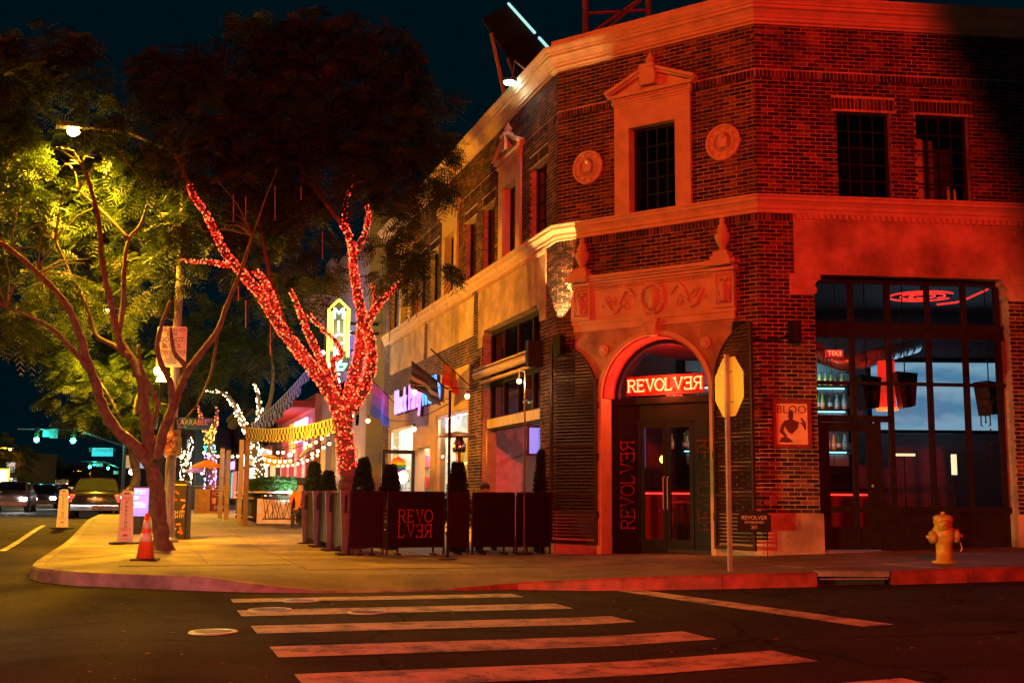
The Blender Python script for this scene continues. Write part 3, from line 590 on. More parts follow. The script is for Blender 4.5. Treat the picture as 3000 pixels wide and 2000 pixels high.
obj('handle', MB().ball(FR.p(1.90, TB + .05, 1.38), .028, 10, 6), M_STEEL, dr_)
for a, b in ((1.99, 2.07), (.93, 1.05)): obj('jamb_post', MB().box(FR, a, b, TB - .04, TB + .04, .36, 2.42), M_DARKWOOD, BR)
obj('threshold', MB().box(FR, .93, 2.1, TB - .1, TB + .25, .3, .345), M_STEEL, BR)
# ---- awning bay, boulevard
BL_ = bay(FL, .98, 4.92, [(4.74, .1), (3.95, .12), (3.62, .10), (2.84, .07), (2.62, .06)], BLD, (1.0, 1.95, 2.92, 3.9, 4.86), (2.6, 4.80), -.24)
BL_['label'] = 'open fronted dark framed bay under the rolled awning'
bs = [1.035, 1.985, 2.955, 3.935]; be = [1.915, 2.885, 3.865, 4.82]
for a, b in zip(bs, be):
    for za, zb in ((4.01, 4.69), (2.88, 3.57)): obj('pane', MB().quad(FL.p(a, -.24, za), FL.p(b, -.24, za), FL.p(b, -.24, zb), FL.p(a, -.24, zb)), M_GLASS_D, BL_)
obj('lintel_board', MB().box(FL, .99, 4.9, -.2, -.12, 2.64, 2.84), pm('gold_paint', (.42, .30, .10), .5), BL_)
for a, b in ((.97, 1.08), (4.80, 4.92)): obj('side_post', MB().box(FL, a, b, -.3, -.1, .2, 2.6), pm('gold_post', (.40, .30, .13), .5), BL_)
aw = obj('awning_roll', MB().tube([FL.p(.95, .14, 3.80), FL.p(4.95, .14, 3.80)], .085, 12).box(FL, .95, 4.95, -.02, .2, 3.90, 3.93).box(FL, .95, 4.95, -.05, .06, 3.62, 3.68), pm('awning_metal', (.50, .36, .16), .45, .3), BL_)
obj('roller_box', MB().cbox(FL, .82, 1.0, -.02, .28, 3.58, 4.08, .015), M_BLACK, aw)
# ---- Left storefront (gift shop)
obj('shop_wall', MB().box(FL, 5.96, 6.0, -.25, .02, .2, 4.19).box(FL, 9.1, 9.62, -.25, .02, .2, 4.19).box(FL, 11.35, 11.7, -.25, .02, .2, 4.19).box(FL, 14.95, 15.07, -.25, .02, .2, 4.19).box(FL, 6.0, 9.1, -.25, .02, 3.18, 4.19).box(FL, 9.62, 11.35, -.25, .02, 2.45, 4.19).box(FL, 11.7, 14.95, -.25, .02, 3.14, 4.19).box(FL, 6.0, 9.1, -.25, .02, .2, .75).box(FL, 11.7, 14.95, -.25, .02, .2, .75), pm('ochre_stucco', (.46, .33, .16), .85, 0, .12, 2, .2), BLD, label='ochre stucco front of the gift shop')
M_SWIN = pm('shop_frame', (.55, .52, .46), .4, .4)
window(FL, 6.0, 9.1, .75, 3.18, 1, 1, -.06, .09, parent=BLD, gm=M_GLASS, fm=M_SWIN, name='display_window'); window(FL, 11.7, 14.95, .75, 3.14, 1, 1, -.06, .09, parent=BLD, gm=M_GLASS, fm=M_SWIN, name='display_window')
# building envelope: roof deck, rear and inner shell
sh = MB(); RB = FR.p(13.9, -.3, 0); RX = FR.p(13.9, -12, 0); LB = FL.p(15.9, -.3, 0); LX = FL.p(15.9, -9, 0)
pl = [(FR.p(13.9, -.28, 0)[:2]), FR.p(.02, -.28, 0)[:2], FC.p(.1, -.28, 0)[:2], FL.p(15.9, -.28, 0)[:2], (8, 36), (18, 33)]
sh.flat(pl, 9.30, 9.36)
obj('roof_deck', sh, pm('roof_felt', (.06, .06, .06), .9), BLD)
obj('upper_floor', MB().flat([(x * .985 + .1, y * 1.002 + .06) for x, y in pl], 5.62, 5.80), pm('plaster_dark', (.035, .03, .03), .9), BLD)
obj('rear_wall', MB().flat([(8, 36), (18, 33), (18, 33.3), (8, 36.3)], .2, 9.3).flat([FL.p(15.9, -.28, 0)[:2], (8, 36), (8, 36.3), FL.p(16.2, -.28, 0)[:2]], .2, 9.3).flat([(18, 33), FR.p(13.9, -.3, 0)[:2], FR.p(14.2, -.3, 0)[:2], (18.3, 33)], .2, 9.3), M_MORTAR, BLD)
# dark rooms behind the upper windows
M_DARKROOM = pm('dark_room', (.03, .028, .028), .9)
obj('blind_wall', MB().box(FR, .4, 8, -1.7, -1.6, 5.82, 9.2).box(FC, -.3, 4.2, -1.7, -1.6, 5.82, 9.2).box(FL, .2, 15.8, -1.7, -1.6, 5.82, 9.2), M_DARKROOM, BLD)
# ================================================================== LETTERING
def text(body, at, right, up, size, mat, parent, ext=.004, align='CENTER', mirror=False, name='lettering', sx=1., shear=0.):
    c = bpy.data.curves.new(name, 'FONT'); c.body = body; c.size = size; c.extrude = ext; c.align_x = align; c.align_y = 'CENTER'; c.resolution_u = 3; c.shear = shear
    c.materials.append(mat); o = bpy.data.objects.new(name, c); COL.objects.link(o)
    r = Vector(right).normalized(); u = Vector(up).normalized(); n = r.cross(u)
    k = -sx if mirror else sx
    m = Matrix(((r.x * k, u.x, n.x, at[0]), (r.y * k, u.y, n.y, at[1]), (r.z * k, u.z, n.z, at[2]), (0, 0, 0, 1)))
    o.matrix_world = m
    if parent is not None:
        o.parent = parent; o.matrix_parent_inverse = Matrix.Translation(-Vector(parent.get('_at', (0, 0, 0)))); o.matrix_basis = m
    return o
def ftext(F, body, s, t, z, size, mat, parent, **k):
    r = -F.u if F.flip else F.u
    return text(body, F.p(s, t, z), (r.x, r.y, 0), (0, 0, 1), size, mat, parent, **k)
GL = {                                  # serif stroke letters on a unit box
 'R': [[(.1, 0), (.1, 1)], [(.0, 0), (.2, 0)], [(.0, 1), (.45, 1), (.62, .93), (.68, .76), (.62, .58), (.45, .5), (.1, .5)], [(.4, .5), (.68, .0), (.8, .0)]],
 'E': [[(.1, 0), (.1, 1)], [(.0, 0), (.66, 0), (.68, .18)], [(.0, 1), (.64, 1), (.66, .82)], [(.1, .52), (.48, .52)], [(.48, .42), (.48, .62)]],
 'V': [[(-.05, 1), (.17, 1)], [(.06, 1), (.38, 0), (.70, 1)], [(.6, 1), (.82, 1)]],
 'O': [[(.4 + .4 * math.cos(k * math.tau / 20), .5 + .5 * math.sin(k * math.tau / 20)) for k in range(21)]],
 'L': [[(.1, 0), (.1, 1)], [(.0, 1), (.2, 1)], [(.0, 0), (.6, 0), (.62, .2)]]}
def strokes(word, flips, place, h, r, mb, adv=.86, wide=.62):
    n = len(word)
    for i, ch in enumerate(word):
        for st in GL[ch]:
            pts = []
            for x, y in st:
                x = (.75 - x) if flips[i] else x
                pts.append(place((i * adv + x) * wide * h, y * h))
            mb.tube(pts, r, 6)
    return mb
# ================================================================== SHUTTERS
M_SHUT = pm('shutter_metal', (.03, .012, .010), .6, 0, spec=.3)
def shutter(at, ang, label, flip):
    F = sub_frame(at[0], at[1], ang); e = thing('arched_shutter', label, 'shutter', (at[0], at[1], .3), 'louvred shutters of the arched door')
    W, zb, sg = 1.0, .36, 1
    def top(s): x = W - s; return ARC_Z + math.sqrt(max(0, W * W - x * x)) + .02
    m = MB().box(F, 0, .05, -.02, .02, zb, top(.05)).box(F, W - .05, W, -.02, .02, zb, top(W)).box(F, .05, W - .05, -.02, .02, zb, zb + .06)
    ar = [(s_, top(s_)) for s_ in [W * i / 16 for i in range(17)]]
    m.tube([F.p(s_, 0, z) for s_, z in ar], .022, 6)
    for z in (1.2, 2.05): m.box(F, .05, W - .05, -.018, .018, z, z + .03)
    obj('frame', m, M_SHUT, e)
    z = zb + .10
    while z < top(W) - .05:
        if z < ARC_Z: s0 = .05
        else: s0 = max(.05, W - math.sqrt(max(0, W * W - (z - ARC_Z - .0) ** 2)) + .02)
        if W - .05 - s0 > .05:
            a, b = F.p(s0, -.012, z), F.p(W - .05, -.012, z); c, d = F.p(W - .05, .012, z + .034), F.p(s0, .012, z + .034)
            mm = MB().add([a, b, c, d, (a[0], a[1], a[2] + .006), (b[0], b[1], b[2] + .006), (c[0], c[1], c[2] + .006), (d[0], d[1], d[2] + .006)], [(0, 1, 2, 3), (4, 7, 6, 5), (0, 4, 5, 1), (2, 6, 7, 3), (0, 3, 7, 4), (1, 5, 6, 2)])
            obj('slat', mm, M_SHUT, e)
        z += .058
    for z in (.8, 1.8, 2.7): obj('hinge', MB().tube([F.p(-.01, 0, z), F.p(-.01, 0, z + .12)], .02, 8), M_BLACK, e)
    return e
hl = FC.p(.88, .07, 0); shutter(hl, FC.ang + math.pi - .02, 'louvred arched shutter folded back left of the door', False)
hr = FC.p(3.10, .07, 0)
shR_ang = math.radians(-62)
shutter(hr, shR_ang, 'louvred arched shutter swung out right of the door', True)
# plaque hung on the right shutter
FS = sub_frame(hr[0], hr[1], shR_ang); FW = sub_frame(*FS.p(1.0, 0, 0)[:2], math.radians(2))
pq = thing('hanging_plaque', 'black arched plaque with gilt lettering on the right shutter', 'plaque', FW.p(0, .03, .9))
x0, x1, z0, z1 = -.29, .23, .66, .98
obj('board', MB().prism(FW, [(x0, z0), (x1, z0), (x1, z1 - .07), (x1 - .1, z1 - .02), ((x0 + x1) / 2, z1), (x0 + .1, z1 - .02), (x0, z1 - .07)], .03, .05), M_BLACK, pq)
M_GILT = pm('gilt_paint', (.55, .38, .22), .5)
for s_, z, b in ((.085, .87, 'REVOLVER'), (.05, .80, 'ESTABLISHED'), (.07, .725, '201')): ftext(FW, b, (x0 + x1) / 2, .052, z, s_, M_GILT, pq)
# ================================================================== NEON, WALL LAMPS, POSTER
ne = thing('neon_sign', 'red and white neon sign reading REVOLVER in the fanlight', 'neon sign', FC.p(2.0, -.3, 2.95))
fl = [0, 0, 0, 0, 0, 0, 1, 1]
WID = .86 * .62 * 8; S0 = 1.29; K = 1.34 / WID
pn = lambda x, y: FC.p(S0 + x * K / .205 * .205, -.30, 2.99 + y)
def plc(t): return lambda x, y: FC.p(S0 + x, t, 3.0 + y)
hN = .20; wN = 1.46 / (8 * .86 * hN)
obj('tube', strokes('REVOLVER', fl, plc(-.28), hN, .0085, MB(), .86, wN), glow('neon_white', (1, .32, .11), 3.6), ne)
obj('outline_tube', strokes('REVOLVER', fl, plc(-.31), hN * 1.0, .020, MB(), .86, wN), glow('neon_red', (1, .04, .012), 4), ne)
obj('backing', MB().box(FC, 1.22, 2.74, -.37, -.355, 2.93, 3.27), pm('neon_back', (.25, .02, .02), .4), ne)
light('POINT', FC.p(1.985, -.12, 3.1), 75, (1, .10, .03), ne, .25)
light('POINT', FC.p(1.985, -1.2, 3.3), 160, (1, .08, .05), ne, .2)  # added red fill in the room behind, no lamp stands there
M_SIGNRED = pm('sign_red', (.40, .03, .03), .5)
def side_word(s, mir, lab):
    e = thing('door_lettering', lab, 'lettering', FC.p(s, TD + .05, .6))
    k = 1.55 / (8 * .86)
    mb = MB()
    pl = (lambda x, y: FC.p(s + .13 - y, TD + .052, .62 + x)) if not mir else (lambda x, y: FC.p(s - .13 + y, TD + .052, .62 + x))
    strokes('REVOLVER', fl, pl, .26, .008, mb, .86, k / .26)
    obj('letters', mb, M_SIGNRED if not mir else pm('sign_dimred', (.16, .03, .03), .5), e)
side_word(1.24, False, 'red word REVOLVER running up the left door panel'); side_word(2.73, True, 'dim word REVOLVER running up the right door panel')
def wall_lamp(F, s, z, lab, on=False):
    e = thing('wall_lamp', lab, 'lamp', F.p(s, .1, z), 'black box lamps on the walls')
    obj('housing', MB().box(F, s - .08, s + .08, .06, .075, z - .17, z + .17).box(F, s - .08, s + .08, .215, .23, z - .17, z + .17).box(F, s - .08, s - .065, .06, .23, z - .17, z + .17).box(F, s + .065, s + .08, .06, .23, z - .17, z + .17), M_BLACK, e)
    obj('bracket', MB().box(F, s - .03, s + .03, 0, .065, z - .05, z + .05), M_BLACK, e)
    obj('lamp_lens', MB().box(F, s - .06, s + .06, .08, .21, z - .01, z + .01), glow('warm_lens', (1, .7, .35), 6) if on else M_BLACK, e)
    return e
w0 = wall_lamp(FC, .13, 3.86, 'lit black box lamp shining up the left edge of the chamfer', True)
light('SPOT', FC.p(.11, .34, 4.05), 900, (1, .56, .16), w0, .02, FC.p(.02, .0, 5.05), 52, .3)
wall_lamp(FC, 3.62, 3.83, 'unlit black box lamp right of the entrance arch'); wall_lamp(FR, .52, 3.83, 'unlit black box lamp on the side street pier')
cb = [FC.p(3.68, .1, 3.80), FC.p(3.8, .06, 3.72), (PB[0] - .02, PB[1] - .05, 3.70), FR.p(.15, .05, 3.69), FR.p(.32, .07, 3.73), FR.p(.46, .1, 3.80)]
obj('lamp_cable', MB().tube(cb, .014, 6), M_RUBBER, None, 'black cable looping between two box lamps around the corner', 'cable')
po = thing('framed_poster', 'framed poster of a dark figure under the letters BLOO on the brick pier', 'poster', FR.p(.48, .02, 1.96))
M_FRM = pm('poster_frame', (.20, .03, .025), .45)
pf = MB()
for a in ((.16, .795, 1.965, 2.02), (.16, .795, 2.68, 2.735), (.16, .215, 2.02, 2.68), (.74, .795, 2.02, 2.68)): pf.box(FR, a[0], a[1], .002, .05, a[2], a[3])
obj('frame', pf, M_FRM, po); obj('sheet', MB().box(FR, .215, .74, .002, .012, 2.02, 2.68), pm('poster_paper', (.72, .45, .22), .7, 0, .15, 5, 0), po)
M_INK = pm('poster_ink', (.10, .02, .03), .7)
text('BLOO', FR.p(.478, .0135, 2.575), (FR.u.x, FR.u.y, 0), (0, 0, 1), .175, M_INK, po, ext=.0008, sx=1.08)
def blob(F, pts, t): return MB().prism(F, pts, t, t + .0012)
fig = MB()
for pts in ([(.43, 2.55), (.47, 2.58), (.50, 2.56), (.51, 2.47), (.49, 2.41), (.44, 2.41), (.42, 2.47)], [(.36, 2.40), (.44, 2.42), (.50, 2.42), (.60, 2.38), (.58, 2.28), (.53, 2.24), (.48, 2.18), (.42, 2.22), (.37, 2.30)],
            [(.36, 2.40), (.30, 2.32), (.28, 2.22), (.36, 2.14), (.40, 2.16), (.34, 2.24), (.37, 2.33)], [(.60, 2.38), (.66, 2.33), (.69, 2.26), (.72, 2.27), (.71, 2.38), (.64, 2.46), (.63, 2.43), (.67, 2.37)], [(.30, 2.13), (.38, 2.15), (.45, 2.11), (.50, 2.06), (.40, 2.05), (.27, 2.06)]):
    fig.prism(FR, pts, .0125, .0137)
obj('figure_print', fig, M_INK, po)
# ================================================================== BAR INTERIOR
RM = thing('bar_room', 'dark bar room seen through the shop windows', 'room', (5, 22, .3), kind='structure')
M_RMW = pm('room_wall', (.13, .08, .085), .85); M_RMF = pm('room_floor', (.04, .03, .028), .4)
inn = [FR.p(9, -.32, 0)[:2], FR.p(.1, -.32, 0)[:2], FC.p(.1, -.45, 0)[:2], FL.p(5.3, -.32, 0)[:2], (-.2, 27.2), (13, 27.6)]
obj('floor', MB().flat(inn, .25, .30), M_RMF, RM)
obj('added_soffit', MB().box(FC, .4, 3.5, -4.0, -.55, 4.0, 4.1), pm('added_soffit_red', (.32, .05, .07), .6), RM)  # red panel added behind the arch so the fanlight glows
obj('back_wall', MB().flat([(-.4, 27.2), (13, 27.6), (13, 27.8), (-.4, 27.4)], .3, 5.6).flat([(12.9, 19.4), (13.1, 19.4), (13.1, 27.7), (12.9, 27.7)], .3, 5.6), M_RMW, RM)
obj('ceiling', MB().flat(inn, 5.45, 5.60), pm('room_ceiling', (.05, .045, .05), .8), RM)
def bottle(x, y, z, h, body, cap, lab, grp='bottles on the back bar'):
    e = thing('bottle', lab, 'bottle', (x, y, z), grp); r = h * .14
    obj('body', MB().lathe([(r * .9, 0), (r, .02), (r, h * .55), (r * .45, h * .68), (r * .36, h * .93)], (x, y, z), 10), body, e, sm=True)
    obj('cap', MB().lathe([(r * .42, h * .93), (r * .42, h), (r * .3, h * 1.01)], (x, y, z), 8), cap, e)
    obj('paper_label', MB().lathe([(r * 1.03, h * .18), (r * 1.03, h * .42)], (x, y, z), 10), M_WHITE, e)
bk = thing('back_bar', 'teal lit back bar shelving with tiled splashback', 'shelving', (5.7, 25.9, .3))
M_TILE = pm('teal_tile', (.16, .24, .26), .3, 0, .15, 2, .05)
for i in range(11):
    for j in range(9):
        x = 3.9 + i * .33 + (.16 if j % 2 else 0); z = 1.9 + j * .26
        obj('tile', MB().cbox(WF, x, x + .32, 25.95, 25.99, z, z + .25, .006), M_TILE, bk)
obj('cabinet', MB().box(WF, 3.7, 7.6, 25.5, 26.0, .3, 1.35).box(WF, 3.7, 7.6, 26.0, 26.05, 1.35, 4.4), M_DARKWOOD, bk)
for z in (2.24, 3.14, 3.66):
    obj('shelf', MB().box(WF, 3.8, 7.5, 25.62, 25.95, z - .03, z), M_BLACK, bk)
    obj('shelf_light', MB().box(WF, 3.85, 7.45, 25.90, 25.93, z - .05, z - .035), glow('teal_strip', (.25, .75, .85), 5.), bk)
light('AREA', (5.8, 25.2, 4.5), 60, (.35, .85, .95), bk, 1.6, (5.8, 25.95, 2.6))
BC = [pm('bottle_green', (.05, .22, .05), .15), pm('bottle_amber', (.35, .18, .03), .15), pm('bottle_clear', (.45, .55, .55), .1), pm('bottle_yellow', (.65, .5, .06), .2), pm('bottle_brown', (.12, .05, .02), .15)]
CC = [pm('cap_red', (.6, .05, .03), .4), pm('cap_white', (.7, .7, .7), .4), pm('cap_black', (.03, .03, .03), .4)]
bn = ['green', 'amber', 'clear', 'yellow', 'brown']; cn = ['red', 'white', 'black']
SH = [('top', 3.66, .30, [2405, 2422, 2438, 2453, 2470], [3, 3, 3, 4, 3]), ('middle', 3.14, .40, [2400, 2411, 2434, 2454, 2475], [0, 3, 4, 2, 2]), ('lower', 2.24, .36, [2425, 2441, 2456, 2473], [2, 3, 0, 2]), ('lower door', 2.24, .36, [1968, 2005, 2012, 2060, 2072, 2090], [3, 0, 3, 3, 2, 0]), ('upper door', 3.14, .36, [1955, 1975, 2000, 2025, 2045], [2, 2, 4, 0, 2])]
ordn = ['first', 'second', 'third', 'fourth', 'fifth', 'sixth']
for nm, z, h, xs, ks in SH:
    for i, (px, k) in enumerate(zip(xs, ks)):
        q = P(px, 1200, 25.75); c = (i + k) % 3
        wh = 'through the side window' if 'door' not in nm else 'through the arched door'
        bottle(q.x, 25.78, z, h * RND.uniform(.9, 1.08), BC[k], CC[c], f'{bn[k]} bottle, {ordn[i]} from left on the {nm.replace(" door", "")} shelf seen {wh}')
scr = thing('projection_screen', 'large pale blue projection screen glowing inside the bar', 'screen', (9.6, 26.4, 2.7))
def screen_mat():
    m = bpy.data.materials.new('screen_image'); m.use_nodes = True; n = m.node_tree.nodes; l = m.node_tree.links; b = n['Principled BSDF']; b.inputs['Base Color'].default_value = (.05, .05, .05, 1)
    tc = n.new('ShaderNodeTexCoord'); mp = n.new('ShaderNodeMapping'); mp.inputs['Location'].default_value = (-9.9, -26, -4.2); mp.inputs['Scale'].default_value = (1, .2, 2.2); l.new(tc.outputs['Object'], mp.inputs['Vector'])
    w = n.new('ShaderNodeTexWave'); w.wave_type = 'RINGS'; w.rings_direction = 'SPHERICAL'; w.inputs['Scale'].default_value = 1.2; w.inputs['Distortion'].default_value = 3.5; w.inputs['Detail'].default_value = 4; l.new(mp.outputs['Vector'], w.inputs['Vector'])
    r = n.new('ShaderNodeValToRGB'); r.color_ramp.elements[0].color = (.10, .30, .52, 1); r.color_ramp.elements[1].color = (.30, .52, .70, 1); l.new(w.outputs['Fac'], r.inputs['Fac'])
    l.new(r.outputs['Color'], b.inputs['Emission Color']); b.inputs['Emission Strength'].default_value = .72; return m
obj('image', MB().box(WF, 8.22, 11.15, 26.42, 26.44, 2.74, 4.28), screen_mat(), scr)
obj('frame', MB().box(WF, 8.15, 11.22, 26.43, 26.47, 2.66, 2.735).box(WF, 8.15, 11.22, 26.43, 26.47, 4.285, 4.4).box(WF, 8.12, 8.215, 26.43, 26.47, 2.66, 4.4).box(WF, 11.155, 11.25, 26.43, 26.47, 2.66, 4.4), M_BLACK, scr)
light('AREA', (9.7, 26.3, 3.5), 26, (.4, .65, .9), scr, 2.0, (9.0, 20, 2.0))
def speaker(px, py, Y, w, h, tilt, lab):
    q = P(px, py, Y); e = thing('hanging_speaker', lab, 'speaker', q, 'black speakers hung in the bar'); F = sub_frame(q.x, q.y, tilt)
    obj('cabinet', MB().prism(F, [(-w * .55, q.z + h / 2), (w * .55, q.z + h / 2 - .04), (w * .38, q.z - h / 2), (-w * .28, q.z - h / 2 - .03)], -.2, .2), M_BLACK, e)
    obj('grille', MB().lathe([(w * .3, 0), (w * .26, .02), (w * .05, .01)], F.p(0, .2, q.z - .08), 18, (F.n.x, F.n.y, 0)), M_RUBBER, e)
    obj('hanger', MB().tube([F.p(0, 0, q.z + h / 2 - .05), F.p(0, 0, 5.46)], .012, 6), M_BLACK, e)
speaker(2540, 1148, 22.2, .38, .62, .15, 'black speaker hung left of the red column lamp'); speaker(2652, 1140, 22.2, .36, .66, -.1, 'black speaker hung right of the red column lamp'); speaker(2898, 1165, 21.6, .34, .60, .3, 'black speaker hung by the right jamb of the window')
q0 = P(2600, 1200, 22.6); rl = thing('column_lamp', 'red glowing cylinder lamp hanging between two speakers', 'lamp', q0)
obj('shade', MB().lathe([(.165, 0), (.165, .95)], (q0.x, q0.y, q0.z), 20), glow('red_lamp', (.9, .03, .015), .75), rl, sm=True)
obj('rim', MB().lathe([(.16, -.02), (.21, -.01), (.21, .035), (.165, .045)], (q0.x, q0.y, q0.z), 24), glow('red_rim', (1, .16, .03), 2.2), rl)
obj('cord', MB().tube([(q0.x, q0.y, q0.z + .95), (q0.x, q0.y, 5.46)], .012, 6), M_BLACK, rl)
light('POINT', (q0.x, q0.y, q0.z - .12), 12, (1, .06, .03), rl, .1)
q0 = P(2450, 1035, 20.4); ex = thing('exit_sign', 'red exit sign seen mirrored through the window', 'exit sign', q0)
obj('box', MB().cbox(WF, q0.x - .19, q0.x + .13, q0.y, q0.y + .05, q0.z - .07, q0.z + .07, .006), glow('exit_red', (.7, .02, .02), .8), ex)
text('EXIT', (q0.x - .03, q0.y - .004, q0.z), (1, 0, 0), (0, 0, 1), .12, glow('exit_text', (1, .16, .06), 3), ex, mirror=True)
obj('rod', MB().tube([(q0.x, q0.y + .02, q0.z + .07), (q0.x, q0.y + .02, 5.46)], .008, 6), M_BLACK, ex)
dp = [P(2350, 1030, 23.5), P(2420, 1046, 23.2), P(2470, 1063, 22.8), P(2520, 1058, 22.8), P(2580, 1040, 23.4), P(2680, 1012, 24.5)]
dc = thing('air_duct', 'ribbed silver air duct curving under the bar ceiling', 'duct', dp[2])
obj('pipe', MB().tube(dp, .16, 14), pm('duct_metal', (.5, .55, .55), .35, .6), dc, sm=True)
mb = MB()
for i in range(len(dp) - 1):
    for k in range(5):
        c = dp[i].lerp(dp[i + 1], k / 5); d = (dp[i + 1] - dp[i]).normalized(); a = d.orthogonal().normalized(); b = d.cross(a)
        mb.tube([c + (a * math.cos(t * math.tau / 14) + b * math.sin(t * math.tau / 14)) * .165 for t in range(14)], .008, 4, closed=True)
obj('duct_rib', mb, pm('duct_metal2', (.4, .45, .45), .35, .6), dc, kind='stuff')
q0 = P(2700, 868, 22.5); nr = thing('ceiling_ring_light', 'red neon rings curling on the bar ceiling', 'light', q0)
for r, ph, a0, a1 in ((.62, .0, .3, 5.6), (.42, .4, 1.0, 6.8), (.24, .2, 2.0, 8.0)):
    obj('ring_tube', MB().tube([(q0.x + .05 * ph + r * math.cos(a0 + (a1 - a0) * i / 30), q0.y + r * .9 * math.sin(a0 + (a1 - a0) * i / 30), q0.z) for i in range(31)], .018, 6), glow('ring_red', (1, .03, .02), 1.6), nr)
obj('ring_tube', MB().tube([P(2745, 892, 22.0), P(2800, 886, 22), P(2833, 875, 22), P(2895, 847, 22)], .018, 6), MATS['ring_red'], nr)
obj('mount', MB().tube([(q0.x, q0.y, q0.z), (q0.x, q0.y, 5.46)], .02, 6).tube([(q0.x - .6, q0.y, q0.z + .01), (q0.x + .6, q0.y, q0.z + .01)], .012, 6), M_BLACK, nr)
gl = thing('window_lettering', 'dark word running down the right hand window pane', 'lettering', FR.p(3.9, TB + .02, 2))
mb = MB(); strokes('REVO', [0, 0, 0, 0], lambda x, y: FR.p(3.82 + y, TB + .012, 2.86 - x), .16, .012, mb, .86, 1.95)
obj('letters', mb, M_BLACK, gl)
tv = thing('television', 'small blue television glowing in the open awning bay', 'television', FL.p(1.35, -1.2, 2.2))
def tvp(px, py): return P(px, py, 22.9)
a, b = tvp(1551, 1252), tvp(1588, 1328)
obj('screen', MB().box(WF, a.x, b.x + .25, 22.9, 22.93, b.z, a.z), screen2 := pm('tv_image', (.05, .05, .1), .4, 0, 0, 1, 0, (.16, .22, .75), 1.2), tv)
obj('casing', MB().box(WF, a.x - .04, b.x + .29, 22.935, 22.99, b.z - .04, a.z + .04), M_BLACK, tv)
obj('wall_arm', MB().box(WF, a.x + .15, a.x + .2, 22.99, 27.3, a.z - .3, a.z - .25), M_BLACK, tv)
# bar counter, stools, lit column deep in the room
ct = thing('bar_counter', 'long dark bar counter with red lit front inside', 'counter', (4.5, 23.6, .3))
obj('front', MB().box(WF, 2.6, 7.4, 23.5, 23.62, .3, 1.32), pm('counter_front', (.16, .02, .02), .5), ct)
obj('top', MB().cbox(WF, 2.5, 7.5, 23.35, 24.1, 1.32, 1.38, .01), M_DARKWOOD, ct)
obj('edge_light', MB().box(WF, 2.6, 7.4, 23.47, 23.495, 1.24, 1.27), glow('counter_red', (1, .03, .02), 3.5), ct)
for i, px in enumerate((1995, 2050, 2105)):
    q = P(px, 1330, 22.9); e = thing('bar_stool', f'tall bar stool, {ordn[i]} from left before the counter', 'stool', (q.x, q.y, .3), 'stools at the bar counter')
    obj('seat', MB().lathe([(.16, .74), (.18, .76), (.17, .80), (.02, .81)], (q.x, q.y, .3), 16), pm('stool_red', (.3, .03, .03), .5), e)
    for k in range(4): a = k * PI / 2 + .4; obj('leg', MB().tube([(q.x + .1 * math.cos(a), q.y + .1 * math.sin(a), 1.04), (q.x + .19 * math.cos(a), q.y + .19 * math.sin(a), .3)], .012, 6), M_BLACK, e)
for px, py, h, lab in ((2795, 1330, .42, 'glowing upright lamp deep inside the side window'), (2650, 1328, .05, 'glowing horizontal lamp deep inside the side window')):
    q = P(px, py, 24); e = thing('lamp_tube', lab, 'lamp', (q.x, q.y, .3), 'pale lamps inside the bar'); w = .05 if h > .2 else .22
    obj('tube', MB().box(WF, q.x - w, q.x + w, q.y, q.y + .05, q.z - h, q.z), glow('pale_lamp', (.8, .75, .4), 1.4), e)
    obj('stand', MB().tube([(q.x, q.y + .03, .3), (q.x, q.y + .03, q.z - h)], .015, 6), M_BLACK, e)
yl = P(1945, 1345, 22.5); e = thing('globe_lamp', 'yellow globe lamp glowing behind the door glass', 'lamp', (yl.x, yl.y, .3))
obj('globe', MB().ball(yl, .085, 14, 8), glow('yellow_globe', (1, .7, .08), 4), e, sm=True); obj('stand', MB().tube([(yl.x, yl.y, .3), (yl.x, yl.y, yl.z - .08)], .012, 6), M_BLACK, e)
bp_ = P(1905, 1360, 23); e = thing('wall_screen', 'blue and pink screen glowing behind the door glass', 'television', (bp_.x, 22.8, .3))
obj('screen', MB().box(WF, bp_.x - .35, bp_.x - .12, 22.8, 22.82, 1.75, 2.6), pm('blue_screen', (.05, .05, .1), .4, 0, .4, 3, 0, (.14, .16, .8), 1.1), e); obj('stand', MB().box(WF, bp_.x - .3, bp_.x - .18, 22.83, 22.87, .3, 2.5), M_BLACK, e)
# gift shop interior
GS = thing('shop_interior', 'bright white gift shop interior behind the display windows', 'room', FL.p(10.5, -1.5, .3), kind='structure')
M_SW = pm('shop_white', (.75, .74, .72), .7)
obj('floor', MB().box(FL, 5.9, 15.1, -3.2, -.3, .25, .31), M_SW, GS); obj('back_wall', MB().box(FL, 5.9, 15.1, -3.3, -3.2, .3, 3.6), M_SW, GS)
obj('side_wall', MB().box(FL, 5.8, 5.95, -3.2, -.3, .3, 3.6).box(FL, 15.05, 15.2, -3.2, -.3, .3, 3.6), M_SW, GS); obj('ceiling', MB().box(FL, 5.9, 15.1, -3.2, -.3, 3.6, 3.66), M_SW, GS)
for i, s_ in enumerate((7.2, 9.6, 12.4, 14.2)):
    e = thing('tube_light', f'bright ceiling light, {ordn[i]} from the corner, inside the gift shop', 'light', FL.p(s_, -1.5, 3.5), 'ceiling lights of the gift shop')
    obj('diffuser', MB().box(FL, s_ - .5, s_ + .5, -1.6, -1.4, 3.48, 3.52), glow('shop_tube', (1, .93, .75), 9), e)
    obj('fitting', MB().box(FL, s_ - .55, s_ + .55, -1.65, -1.35, 3.52, 3.6), M_WHITE, e); light('POINT', FL.p(s_, -1.0, 3.2), 110, (1, .9, .7), e, .3)
